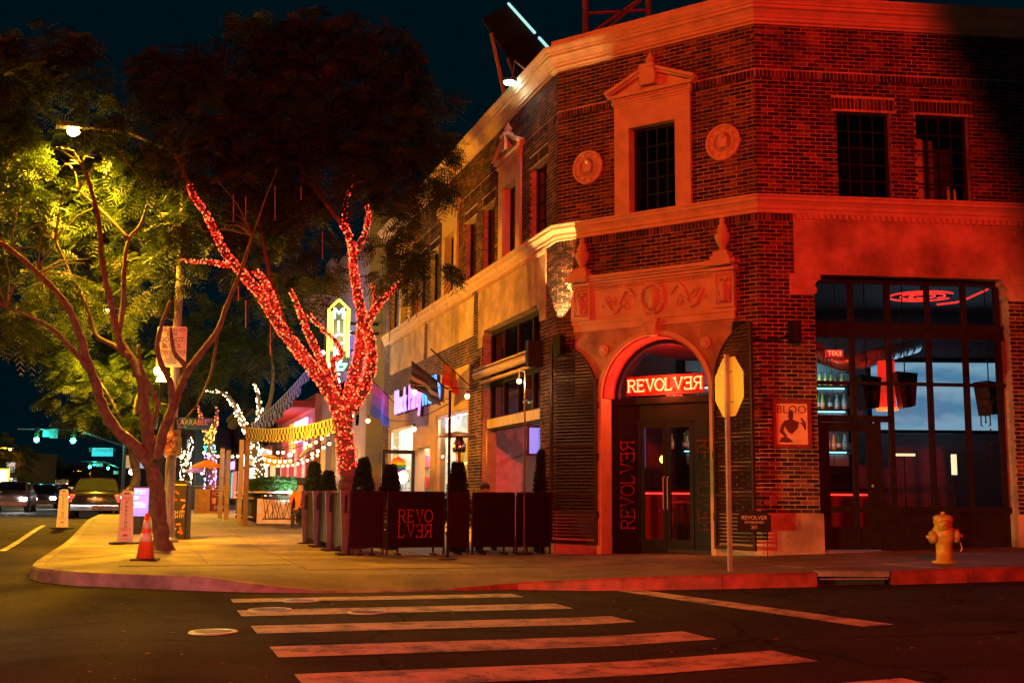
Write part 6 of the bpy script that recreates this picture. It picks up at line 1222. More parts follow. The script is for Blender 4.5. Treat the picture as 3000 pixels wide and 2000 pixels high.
q = gp(182, 1543, .27); q.z = zr(q.x, q.y) + .004; valet(q, 1, .05, 'white valet parking sign out on the road behind the saloon')
kq = P(413, 1470, 27.5); zk = zs(kq.x, kq.y); FK = Frame((kq.x, kq.y), .10); e = thing('parking_kiosk', 'purple screened parking kiosk behind the valet sign', 'kiosk', (kq.x, kq.y, zk))
a, b = P(392, 1426, 27.5), P(435, 1514, 27.5); w_ = (b.x - a.x) / 2
obj('cabinet', MB().cbox(FK, -w_ - .02, w_ + .02, -.12, .0, zk, a.z + .02, .015), M_BLACK, e); obj('screen', MB().box(FK, -w_ + .015, w_ - .015, .0, .006, b.z + .02, a.z - .02), pm('kiosk_screen', (.1, .1, .2), .4, 0, 0, 1, 0, (.27, .20, .85), 1.25), e)
obj('icon', MB().box(FK, -w_ + .04, -w_ + .13, .0065, .008, a.z - .17, a.z - .05), glow('kiosk_teal', (.02, .45, .45), 1), e); kw = glow('kiosk_white', (.75, .75, 1), 1.3); ftext(FK, 'P', -w_ + .085, .009, a.z - .11, .12, kw, e, ext=.001)
for dz, l0, l1 in ((.08, .14, .3), (.14, .14, .28), (.22, .02, .14), (.27, .02, .12), (.36, .02, .24), (.40, .04, .3), (.46, .02, .3)): obj('screen_line', MB().box(FK, -w_ + l0, min(-w_ + l1, w_ - .03), .0065, .008, a.z - dz - .012, a.z - dz + .008), kw, e)
light('POINT', FK.p(0, .35, (a.z + b.z) / 2), 6, (.4, .3, 1), e, .1)
bq = gp(516, 1582, .175); e = thing('litter_bin', 'black litter bin wrapped with a print of orange chips', 'bin', bq); FB_ = Frame((bq.x, bq.y), .06); zb = bq.z
obj('body', MB().cbox(FB_, -.27, .20, -.5, 0, zb + .03, zb + 1.22, .03), pm('bin_black', (.02, .018, .018), .35), e); obj('lid', MB().prism(FB_, [(-.26, zb + 1.22), (.19, zb + 1.22), (.12, zb + 1.30), (-.2, zb + 1.30)], -.48, -.02), M_BLACK, e)
ftext(FB_, 'PITCH IT!', -.05, .003, zb + .60, .115, pm('bin_peach', (.75, .42, .25), .5), e, ext=.001, sx=.85); ftext(FB_, 'DITCH IT!', -.05, .003, zb + .51, .095, pm('bin_yellow', (.7, .45, .05), .5), e, ext=.001, sx=.9)
for i in range(14):
    s_, z_, a_ = RND.uniform(-.2, .13), (RND.uniform(.15, .42) if i % 2 else RND.uniform(.72, 1.05)), RND.uniform(0, PI); dx, dz = .05 * math.cos(a_), .05 * math.sin(a_); ox, oz = -dz * .35, dx * .35
    obj('chip_print', MB().prism(FB_, [(s_ - dx - ox, zb + z_ - dz - oz), (s_ + dx - ox, zb + z_ + dz - oz), (s_ + dx + ox, zb + z_ + dz + oz), (s_ - dx + ox, zb + z_ - dz + oz)], .0005 + i * .0001, .0020 + i * .0001), pm(('chip_orange', 'chip_red', 'chip_tan')[i % 3], ((.7, .2, .03), (.5, .06, .03), (.6, .4, .2))[i % 3], .5), e)
# ================================================================== PLANTER FENCE AND FAR PATIO
c0 = P(745, 1530, 32.0); zg = zs(c0.x, c0.y); sF, tF = FL.st(c0.x, c0.y)
e = thing('planter_fence', 'dark planter fence with a pale twig patterned panel around the far patio', 'fence', (c0.x, c0.y, zg)); FQ = Frame((c0.x, c0.y), math.atan2(-FL.n.y, -FL.n.x))
H = .93
obj('planter_box', MB().box(FQ, 0, 1.45, -.45, 0, zg + .08, zg + H - .14), M_DARKWOOD, e); obj('pale_panel', MB().box(FQ, .06, 1.12, .0, .02, zg + .06, zg + H - .2), pm('pale_panel', (.55, .47, .47), .5), e)
tw = MB()
for a, b in ((.22, .30), (.30, .38), (.42, .25), (.40, .55), (.48, .48), (.50, .62), (.62, .40), (.64, .78), (.72, .58), (.80, .95), (.86, .75), (.95, .80), (1.0, 1.02), (.84, 1.08), (.56, .7)): tw.tube([FQ.p(a, .03, zg + H - .2), FQ.p(b, .03, zg + .2)], .008, 4)
tw.box(FQ, .2, 1.12, .02, .04, zg + .17, zg + .2).box(FQ, .2, 1.12, .02, .04, zg + H - .22, zg + H - .19); obj('twig_screen', tw, M_BLACK, e)
obj('cap_rail', MB().cbox(FQ, -.05, 2.6, -.5, .06, zg + H - .05, zg + H, .01), pm('cap_rail', (.4, .36, .34), .4), e)
obj('panel', MB().box(FQ, 1.2, 2.6, -.02, .0, zg + .1, zg + H - .14), M_DARKWOOD, e)
FG = Frame((c0.x, c0.y), FL.ang, True)
for k in range(6): obj('slat_panel', MB().box(FG, .02 + k * 1.15, 1.12 + k * 1.15, -.03, .0, zg + .1, zg + H - .1), M_DARKWOOD, e)
obj('side_rail', MB().tube([FG.p(0, .05, zg + .22), FG.p(6.9, .05, zg + .2)], .02, 6).tube([FG.p(0, .05, zg + H - .2), FG.p(6.9, .05, zg + H - .18)], .02, 6), pm('brass_rail', (.3, .2, .1), .4, .5), e); obj('cap_rail', MB().cbox(FG, -.05, 6.9, -.4, .06, zg + H - .05, zg + H - .002, .01), MATS['cap_rail'], e)
def hedge(F, s0, s1, t0, t1, z0, h, lab):
    q = F.p((s0 + s1) / 2, (t0 + t1) / 2, z0); e = thing('hedge', lab, 'hedge', q, 'clipped hedges in the planters'); N = int(2600 * (s1 - s0)); a, b, c = NR.random(N), NR.random(N), NR.random(N) ** .6
    z = z0 + .02 + h * c; bul = np.sqrt(np.clip(1 - (2 * a - 1) ** 6, 0, 1)); z = z0 + .02 + (z - z0) * (.8 + .2 * bul); s = s0 + (s1 - s0) * a; t = t0 + (t1 - t0) * b
    pos = np.stack([F.o.x + F.u.x * s + F.n.x * t, F.o.y + F.u.y * s + F.n.y * t, z], 1); d = NR.normal(size=(N, 3)) + np.array([0, 0, .7]); fronds('foliage', pos, d, .11, M_HEDGE, e, 3, .035, .06)
    st = MB()
    for k in range(4): x = s0 + (s1 - s0) * (k + .5) / 4; st.tube([F.p(x, (t0 + t1) / 2, z0 - .3), F.p(x, (t0 + t1) / 2, z0 + h * .7)], .015, 5)
    obj('stem', st, M_BARK, e); return e
hd = hedge(FQ, .02, 1.36, -.42, -.02, zg + H - .12, .42, 'green lit clipped hedge in the planter facing the corner'); hedge(FG, .8, 3.4, -.36, -.04, zg + H - .12, .36, 'clipped hedge along the kerb side planter')
gl_ = thing('planter_spot', 'small white spotlight shining up on the hedge', 'spotlight', FQ.p(.9, .12, zg + H)); obj('housing', MB().lathe([(.03, 0), (.035, .03), (.03, .07)], FQ.p(.9, .05, zg + H), 10), M_BLACK, gl_); light('SPOT', FQ.p(.9, .35, zg + H + .03), 110, (.75, 1, .85), gl_, .03, FQ.p(.8, -.2, zg + H + .15), 120, .6)
for i, (x, y0, m, lab) in enumerate(((652, 1312, 'p', 'pale timber post, leftmost at the far patio'), (670, 1318, 'p', 'pale timber post, second at the far patio'), (709, 1288, 'p', 'pale timber post left of the dark corner post'), (728, 1250, 'd', 'dark brown corner post carrying the chequered pennants'))):
    Y = (37, 35.5, 33.4, 31.8)[i]; q = P(x, y0, Y); zz = zs(q.x, q.y); e = thing('timber_post', lab, 'post', (q.x, q.y, zz), 'patio timber posts'); w = .065
    obj('shaft', MB().cbox(Frame((q.x, q.y), .2), -w, w, -w, w, zz, q.z, .01), pm('pale_timber', (.36, .30, .24), .7) if m == 'p' else pm('brown_timber', (.14, .07, .045), .7), e); obj('cap', MB().cbox(Frame((q.x, q.y), .2), -w * 1.2, w * 1.2, -w * 1.2, w * 1.2, q.z, q.z + .04, .01), M_DARKWOOD, e)
def checker_mat():
    m = bpy.data.materials.new('chequer_cloth'); m.use_nodes = True; n = m.node_tree.nodes; l = m.node_tree.links; b = n['Principled BSDF']; uv = n.new('ShaderNodeUVMap'); ck = n.new('ShaderNodeTexChecker'); ck.inputs['Scale'].default_value = 1; ck.inputs['Color1'].default_value = (.02, .018, .018, 1); ck.inputs['Color2'].default_value = (.42, .40, .42, 1)
    l.new(uv.outputs[0], ck.inputs['Vector']); l.new(ck.outputs['Color'], b.inputs['Base Color']); b.inputs['Roughness'].default_value = .8; return m
M_CHK = checker_mat()
def pennant(a, b, drop, lab, dip=.2, sq=.09):
    e = thing('chequered_banner', lab, 'banner', a, 'black and white chequered banners'); n = 40; L = (b - a).length; pts = sag(a, b, n, dip); m = MB(); nv = 4; uv = []
    sd = Vector((b.y - a.y, a.x - b.x, 0)).normalized()
    for i, p in enumerate(pts):
        for j in range(nv + 1): dd = drop; v = j / nv; m.v.append(tuple(p - Vector((0, 0, dd * v)) + sd * .05 * math.sin(i * .8 + v * 2) * v)); uv.append((i / n * L / sq + .01, dd * v / sq + .01))
    m.f = [(i * (nv + 1) + j, (i + 1) * (nv + 1) + j, (i + 1) * (nv + 1) + j + 1, i * (nv + 1) + j + 1) for i in range(n) for j in range(nv)]; me = m.mesh('cloth'); me.materials.append(M_CHK); ul = me.uv_layers.new(name='UVMap')
    for lp in me.loops: ul.data[lp.index].uv = uv[lp.vertex_index]
    obj('cloth', me, None, e); obj('cord', MB().tube(pts, .008, 4), M_WHITE, e)
pc = P(728, 1252, 31.8); pennant(pc, P(985, 1222, 24.3), .33, 'chequered banner running right to the red lit tree', .12, .14); pennant(pc, P(905, 1075, 42), .42, 'chequered banner climbing to the sign tower', .1, .2); pennant(P(735, 1240, 32.2), P(880, 1120, 40), .35, 'lower chequered banner beside the climbing one', .25, .2)
rows = [((735, 1300, 34), (985, 1225, 25), 'first', .05), ((742, 1295, 36), (960, 1262, 33), 'second', .045), ((745, 1325, 38), (965, 1290, 36), 'third', .05), ((730, 1330, 42), (930, 1325, 42), 'fourth', .05), ((560, 1300, 50), (760, 1310, 44), 'fifth', .055)]
for a, b, nm, r in rows:
    pts = sag(P(*a), P(*b), 14, .35); bl = [p - Vector((0, 0, .1)) for i, p in enumerate(pts) if i % (1 if nm != 'first' else 2) == 0 and RND.random() < .8]
    festoon(pts, bl, f'festoon string over the far patio, {nm} from the front', r)
for (x, y, Y) in ((850, 1290, 38), (780, 1310, 40)): pass
bl = [P(980, 1155, 24), P(1047, 1178, 24), P(1030, 1217, 24), P(1078, 1232, 24.2), P(1010, 1222, 24.4)]
festoon(sag(P(930, 1150, 24.6), P(1105, 1215, 24), 8, .15), bl, 'festoon string hanging through the red lit tree', .045, 9)
ftl = thing('patio_glow_lamp', 'warm lamp cluster lighting the far patio tables', 'lamp', P(850, 1330, 40)); obj('globe', MB().ball(P(850, 1332, 40), .08, 10, 7), M_BULB, ftl, sm=True); obj('cord', MB().tube([P(850, 1330, 40), P(850, 1290, 40)], .008, 5), M_RUBBER, ftl)
light('POINT', P(850, 1340, 39), 260, (1, .35, .2), ftl, .3); light('POINT', P(600, 1390, 52), 320, (1, .6, .3), ftl, .3)
def leaf_like(name, col):               # thin cloth that lets lamp light through
    m = pm(name, col, .7); n = m.node_tree.nodes; l = m.node_tree.links; t = n.new('ShaderNodeBsdfTranslucent'); t.inputs[0].default_value = (*col, 1); mx = n.new('ShaderNodeMixShader'); mx.inputs[0].default_value = .5
    l.new(n['Principled BSDF'].outputs[0], mx.inputs[1]); l.new(t.outputs[0], mx.inputs[2]); l.new(mx.outputs[0], n['Material Output'].inputs['Surface']); return m
def umbrella(px, py, Y, w, col, lab):
    q = P(px, py, Y); z = zs(q.x, q.y); e = thing('patio_umbrella', lab, 'umbrella', (q.x, q.y, z), 'patio umbrellas'); c = MB(); n = 8
    for k in range(n):
        a, b = k * math.tau / n, (k + 1) * math.tau / n; c.add([(q.x, q.y, q.z + .28), (q.x + w * math.cos(a), q.y + w * math.sin(a), q.z - .12), (q.x + w * math.cos((a + b) / 2) * .93, q.y + w * math.sin((a + b) / 2) * .93, q.z - .10), (q.x + w * math.cos(b), q.y + w * math.sin(b), q.z - .12)], [(0, 1, 2), (0, 2, 3)])
    obj('bulb', MB().ball((q.x - .2, q.y - .1, q.z - .35), .05, 8, 6), M_BULB, e); light('POINT', (q.x - .2, q.y - .15, q.z - .4), 40, (1, .7, .35), e, .1)  # bulb and light added beneath so the canopy cloth glows
    obj('canopy', c, leaf_like(f'umbrella_{col[0]}{col[2]}', col), e); obj('pole', MB().tube([(q.x, q.y, z), (q.x, q.y, q.z + .3)], .03, 8), M_DARKWOOD, e); obj('base', MB().lathe([(.3, 0), (.3, .05), (.05, .09)], (q.x, q.y, z), 14), M_BLACK, e)
umbrella(608, 1362, 50, .85, (.75, .22, .02), 'orange umbrella above the food stall'); umbrella(790, 1352, 42, 1.0, (.72, .30, .02), 'orange yellow umbrella over the hedge'); umbrella(575, 1378, 62, .75, (.45, .25, .6), 'lilac umbrella left behind the orange one')
q = P(632, 1500, 48); z = zs(q.x, q.y); FSx = Frame((q.x, q.y), math.radians(12)); e = thing('food_stall', 'yellow food and beer stall with a dark menu board', 'stall', (q.x, q.y, z))
obj('counter', MB().box(FSx, -.85, .5, -.6, 0, z, z + .95), pm('stall_yellow', (.6, .33, .03), .6), e); obj('menu_board', MB().box(FSx, -.25, .5, .0, .02, z + .08, z + .92), pm('menu_maroon', (.12, .015, .03), .5), e)
my = pm('menu_text', (.8, .35, .12), .5); ftext(FSx, 'FOOD', .14, .025, z + .77, .24, my, e, ext=.002, sx=.9); ftext(FSx, '2-', .25, .025, z + .5, .2, my, e, ext=.002); ftext(FSx, 'BEER', .14, .025, z + .22, .24, my, e, ext=.002, sx=.9); obj('rail', MB().box(FSx, -.9, .55, -.62, .02, z + 1.06, z + 1.1).box(FSx, -.9, .55, -.62, .02, z + .95, z + .98), MATS['stall_yellow'], e); obj('cup_print', MB().prism(FSx, [(-.15, z + .38), (-.03, z + .38), (0, z + .62), (-.18, z + .62)], .021, .025), my, e)
# ================================================================== NEIGHBOURING BUILDINGS
nb = thing('sign_tower_building', 'grey stucco club building with a violet lit barrel canopy', 'building', FL.p(23, -2, .4)); M_GREY = pm('grey_stucco', (.30, .28, .27), .85, 0, .15, 1.5, .2)
obj('wall', MB().box(FL, 17.6, 27.5, -8, 0, .3, 10.4), M_GREY, nb); obj('pier', MB().box(FL, 17.6, 18.9, 0, .25, .3, 10.6), M_GREY, nb); obj('pier', MB().box(FL, 26.2, 27.5, 0, .25, .3, 10.6), M_GREY, nb); obj('wing_wall', MB().box(FL, 27.5, 31, -8, -.4, .3, 6.2), M_GREY, nb)
for s_ in (19.6, 21.6, 23.6): obj('window', MB().box(FL, s_, s_ + 1.2, 0, .03, 3.6, 5.4), M_GLASS_D, nb); obj('doorway', MB().box(FL, s_, s_ + 1.3, .0, .03, .4, 2.8), pm('door_dark', (.05, .04, .08), .5), nb)
cn_ = MB(); NB = 12
for k in range(NB):
    a0, a1 = PI * k / NB, PI * (k + 1) / NB; f = lambda a, s: FL.p(s, .6 + 1.55 * math.cos(a), 7.6 + 1.45 * math.sin(a)); cn_.quad(f(a0, 25.5), f(a1, 25.5), f(a1, 33), f(a0, 33))
can = obj('canopy', cn_, pm('canopy_metal', (.55, .52, .58), .5, .2), nb); rb_ = MB()
for k in range(0, NB + 1): rb_.tube([f(PI * k / NB, 25.5), f(PI * k / NB, 33)], .03, 4)
for s_ in (25.5, 28, 30.5, 33): rb_.tube([f(PI * k / 16, s_) for k in range(17)], .05, 4)
obj('rib', rb_, M_BLACK, can)
for i, (x, y) in enumerate(((1022, 975), (945, 1033))):
    q = onL(x, y, .5 + i * .5); e = thing('violet_lamp', ('violet tube lamp right of the vertical sign', 'violet tube lamp under the barrel canopy')[i], 'lamp', q, 'violet tube lamps'); obj('globe', MB().ball(q, .10, 10, 7), glow('violet_globe', (.62, .5, 1), 8), e, sm=True); obj('tube', MB().tube([q - Vector((0, 0, 1.1)), q], .07, 8), glow('violet_tube', (.25, .18, .75), 1.0), e); obj('bracket', MB().tube([q - Vector((0, 0, .6)), q - Vector((FL.n.x, FL.n.y, 0)) * (.5 + i * .5) - Vector((0, 0, .6))], .03, 5), M_BLACK, e); light('POINT', q + Vector((FL.n.x, FL.n.y, 0)) * .5, 130, (.55, .42, 1), e, .2)
vs_ = onL(988, 1100, 1.3); FV = Frame((vs_.x, vs_.y), math.radians(4)); hV = P(988, 872, vs_.y).z; e = thing('vertical_neon_sign', 'tall yellow outlined vertical neon sign above the far patio', 'neon sign', vs_); w = .36; zb = vs_.z + .2
obj('cabinet', MB().prism(FV, [(-w, zb), (w, zb), (w, hV - .3), (0, hV), (-w, hV - .3)], -.22, -.04), pm('sign_green', (.04, .05, .04), .5), e); ny = glow('neon_yellow', (1, .72, .06), 7); ng = glow('neon_pale', (.65, 1, .95), 6)
obj('outline_tube', MB().tube([FV.p(-w + .05, 0, zb), FV.p(-w + .05, 0, hV - .36), FV.p(0, 0, hV - .06), FV.p(w - .05, 0, hV - .36), FV.p(w - .05, 0, zb + .4)], .045, 6).tube([FV.p(-w + .16, 0, zb + .6), FV.p(-w + .16, 0, hV - .45)], .028, 6).tube([FV.p(w - .16, 0, zb + .6), FV.p(w - .16, 0, hV - .45)], .028, 6), ny, e)
for k, c in enumerate("MICKYS"): ftext(FV, c, 0, .02, hV - .52 - k * .42, .5, ng, e, ext=.02)
obj('martini_tube', MB().tube([FV.p(-.3, .02, zb + .16), FV.p(.3, .02, zb + .16), FV.p(.18, .02, zb), FV.p(-.18, .02, zb)], .04, 6, closed=True), glow('neon_teal', (.15, .8, .65), 5), e); obj('arm', MB().tube([FV.p(0, -.1, zb + 1.2), FL.p(FL.st(vs_.x, vs_.y)[0], 0, zb + 1.2)], .05, 6).tube([FV.p(0, -.1, hV - .8), FL.p(FL.st(vs_.x, vs_.y)[0], 0, hV - .8)], .05, 6), M_BLACK, e); light('POINT', FV.p(0, .6, (zb + hV) / 2), 90, (1, .8, .3), e, .4)
pk = thing('pink_building', 'pink lit low building with a glowing shop sign beyond the club', 'building', FL.p(37, -2, .4)); M_PINK = pm('pink_wall', (.55, .22, .22), .8, 0, .15, 2, .15)
obj('wall', MB().box(FL, 31.2, 44, -8, 0, .4, 5.6), M_PINK, pk); obj('awning', MB().prism(FL, [(31.5, 5.0), (43.5, 5.0), (43.5, 5.3), (31.5, 5.3)], 0, 1.4), pm('awning_red', (.35, .04, .04), .7), pk)
for s_ in (32.5, 35.5, 38.5, 41.5): obj('pilaster', MB().box(FL, s_, s_ + .4, 0, .18, .4, 4.4), M_PINK, pk); obj('window', MB().box(FL, s_ + .6, s_ + 2.3, .0, .04, 1.2, 3.2), pm('lit_pink_window', (.3, .1, .1), .4, emit=(1, .25, .2), es=.5), pk)
obj('sign_panel', MB().box(FL, 32, 36, .2, .3, 3.6, 4.6), glow('violet_sign', (.75, .55, 1), 2.2), pk); obj('orange_panel', MB().box(FL, 36.2, 38, .2, .3, 3.3, 4.6), glow('orange_sign', (1, .35, .03), 1.6), pk); light('POINT', FL.p(35, 2.2, 3.0), 420, (1, .25, .3), pk, .4); light('POINT', FL.p(40, 2.5, 2.6), 300, (1, .3, .2), pk, .4)
q = P(985, 1290, 34); ph_ = [q, P(1000, 1230, 33)]
e = thing('slanted_beam', 'pale slanted awning strut before the pink building', 'strut', P(880, 1340, 36)); obj('bar', MB().tube([P(880, 1340, 36), P(925, 1288, 36), P(930, 1262, 36)], .06, 6), pm('strut_cream', (.7, .62, .35), .5), e); obj('bracket', MB().tube([P(880, 1340, 36), P(880, 1345, 37.5)], .04, 5), M_BLACK, e); obj('stay', MB().tube([P(930, 1262, 36), P(935, 1262, 38)], .03, 5), M_BLACK, e)
for i, (x, w, Y, h, c, lab) in enumerate(((500, 40, 85, 6, (.20, .17, .15), 'low far building behind the fairy lit trees'), (440, 60, 120, 7, (.12, .11, .12), 'dark far block beyond the parking kiosk'), (-60, 70, 150, 6, (.16, .13, .10), 'low building across the boulevard at the left edge'), (120, 130, 320, 9, (.05, .06, .07), 'dark distant block closing the boulevard'))):
    q = P(x, 1445, Y); W_ = w * Y / F_PX * 1.6; z = zr(q.x, q.y); e = thing('far_building', lab, 'building', (q.x, Y, z), 'far buildings'); obj('wall', MB().box(WF, q.x - W_, q.x + W_, Y, Y + 12, z - .3, z + h), pm(f'far_wall_{i}', c, .85), e); obj('parapet', MB().box(WF, q.x - W_ - .1, q.x + W_ + .1, Y - .15, Y + 12.1, z + h, z + h + .3), pm(f'far_par_{i}', c, .8), e)
    for k in range(6):
        if i >= 2: obj('shopfront', MB().box(WF, q.x - W_ + (k + .12) * W_ / 3, q.x - W_ + (k + .8) * W_ / 3, Y - .06, Y, z + .5, z + 2.9), glow(f'far_shop_{k % 4}', ((1, .55, .2), (.9, .9, 1), (1, .25, .12), (.3, .8, .7))[k % 4], (1.3, 2.2, 1.6, 1.2)[k % 4]), e)
    for k in range(4): obj('window', MB().box(WF, q.x - W_ + (k + .3) * W_ / 2, q.x - W_ + (k + .75) * W_ / 2, Y - .04, Y, z + 3.6, z + 4.9), glow(f'far_win_{k % 2}', ((1, .6, .25), (.8, .85, 1))[k % 2], .5), e)
q = P(8, 1392, 85); e = thing('shop_sign', 'glowing yellow and white box sign at the far left edge', 'sign', (q.x, 85, zr(q.x, 85))); obj('face', MB().box(WF, q.x - .6, q.x + .35, 84.95, 85, q.z - .45, q.z + .4), glow('sign_pale', (1, .95, .7), 2.5), e); obj('border', MB().box(WF, q.x - .7, q.x + .45, 85, 85.1, q.z - .6, q.z + .5), glow('sign_yellow', (1, .75, .02), 2), e); obj('leg', MB().tube([(q.x, 85.05, zr(q.x, 85)), (q.x, 85.05, q.z - .5)], .06, 6), M_BLACK, e)
def shop_row(F, s0, w, h, t, col, k, lab):
    z = zs(*F.p(s0, t, 0)[:2]); sg = -1 if t < 5 else 1; e = thing('shop_building', lab, 'building', F.p(s0 + w / 2, t, z), 'lit shops down the boulevard')
    obj('wall', MB().box(F, s0, s0 + w, t, t + sg * 8, z - .2, z + h), pm('row_wall_%d' % (k % 3), col, .85), e); obj('parapet', MB().box(F, s0 - .05, s0 + w + .05, t - sg * .15, t + sg * 8.1, z + h, z + h + .35), pm('row_cap_%d' % (k % 3), tuple(q * .8 for q in col), .8), e)
    cs = ((1, .55, .2), (.95, .9, .8), (1, .2, .12), (.25, .75, .7), (.6, .35, 1))
    for j in range(3):
        a = s0 + w * (j + .12) / 3; b = s0 + w * (j + .88) / 3
        obj('shopfront', MB().box(F, a, b, t - sg * .05, t, z + .5, z + 2.6), glow('row_glow_%d' % ((j + k) % 5), cs[(j + k) % 5], 1.1), e); obj('upper_window', MB().box(F, a + .3, b - .3, t - sg * .04, t, z + 3.7, z + 4.8), M_GLASS_D, e)
    obj('fascia_sign', MB().box(F, s0 + w * .2, s0 + w * .75, t - sg * .2, t - sg * .05, z + 2.85, z + 3.45), glow('row_sign_%d' % (k % 5), cs[(k + 2) % 5], 2.4), e)
WCOL = ((.30, .24, .20), (.22, .20, .22), (.34, .28, .2)); far5 = ['nearest', 'second', 'third', 'fourth', 'fifth', 'sixth']
for k in range(5): shop_row(FL, 46 + k * 14, 13.2, 5.2 + (k * 7 % 3), 0, WCOL[k % 3], k, f'lit shop on the bar side of the boulevard, {far5[k]} beyond the pink building')
for k in range(5): shop_row(FL, 205 + k * 45, 42, 6.5 + (k * 5 % 3), 33, WCOL[(k + 1) % 3], k + 1, f'lit shop across the boulevard at the left, {far5[k]} in the row')
# ================================================================== TRAFFIC SIGNALS
def signal_head(at, col, parent):
    F = Frame((at.x, at.y), 0); x, z = at.x, at.z; o = obj('signal_head', MB().cbox(WF, x - .17, x + .17, at.y, at.y + .2, z - .2, z + .95, .02), M_BLACK, parent)
    for k, c in enumerate(((.02, 1, .75), (.1, .06, .01), (.12, .01, .01))): obj('signal_lens', MB().lathe([(.2, 0), (.16, .03), (.02, .05)], (x, at.y, z + k * .38), 16, (0, -1, 0)), glow('green_lens', c, 60) if k == 0 else pm(f'lens_{k}', c, .3), o); obj('visor', MB().tube([(x, at.y - .25, z + k * .38 + .16), (x, at.y, z + k * .38 + .16)], .03, 6), M_BLACK, o)
def mast(pole_px, heads, Y, top, lab, signs):
    q = P(pole_px, top, Y); z = zr(q.x, q.y); e = thing('traffic_signal', lab, 'traffic signal', (q.x, q.y, z), 'traffic signals on mast arms'); obj('pole', MB().tube([(q.x, Y, z), (q.x, Y, q.z + .3)], [.16, .12], 10), M_STEEL, e); L = heads[-1]; h0 = P(*heads[0], Y)
    al = [Vector((q.x, Y, q.z)), Vector((q.x - (q.x - h0.x) * .55, Y, h0.z + .75)), Vector((h0.x - 1.5, Y, h0.z + .8))]; obj('mast_arm', MB().tube(al, [.10, .07, .05], 8), M_STEEL, e)
    for h in heads: p = P(*h, Y - .15); signal_head(p, None, e); 
    for (x0, y0, x1, y1, m, tx) in signs:
        a, b = P(x0, y0, Y - .2), P(x1, y1, Y - .2); o = obj('arm_sign', MB().box(WF, a.x, b.x, Y - .2, Y - .17, b.z, a.z), m, e)
        if tx: text(tx, ((a.x + b.x) / 2, Y - .215, (a.z + b.z) / 2 + .15), (1, 0, 0), (0, 0, 1), .42, M_SIGNW, o, ext=.002, sx=.72)
    for h in heads: p = P(*h, Y - .8); light('POINT', p, 120, (.02, 1, .75), e, .1)
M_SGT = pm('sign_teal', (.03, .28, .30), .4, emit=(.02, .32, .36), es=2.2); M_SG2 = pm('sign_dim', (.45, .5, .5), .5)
mast(366, ((107, 1287), (214, 1290)), 88, 1306, 'near mast arm signal with two green lights and the San Vicente sign', ((126, 1257, 145, 1279, M_SG2, None), (147, 1255, 168, 1283, M_SG2, None), (270, 1311, 330, 1336, M_SGT, 'San Vicente Blvd')))
mast(358, ((263, 1367), (317, 1371)), 175, 1374, 'far mast arm signal with two green lights over the saloon', ((272, 1357, 280, 1364, M_SG2, None), (282, 1356, 301, 1366, M_SG2, None), (333, 1379, 360, 1389, M_SG2, None)))
mast(60, ((91, 1402),), 175, 1380, 'far single green signal left of the saloon', ((88, 1379, 116, 1390, M_SG2, None),))
wl_ = P(386, 1382, 90); e = thing('white_lamp', 'glaring white lamp beyond the parking kiosk', 'lamp', (wl_.x, 90, zs(wl_.x, 90))); obj('globe', MB().ball(wl_, .22, 12, 8), glow('white_glare', (.85, .85, 1), 30), e, sm=True); obj('post', MB().tube([(wl_.x, 90, zs(wl_.x, 90)), (wl_.x, 90, wl_.z - .2)], .05, 6), M_BLACK, e)
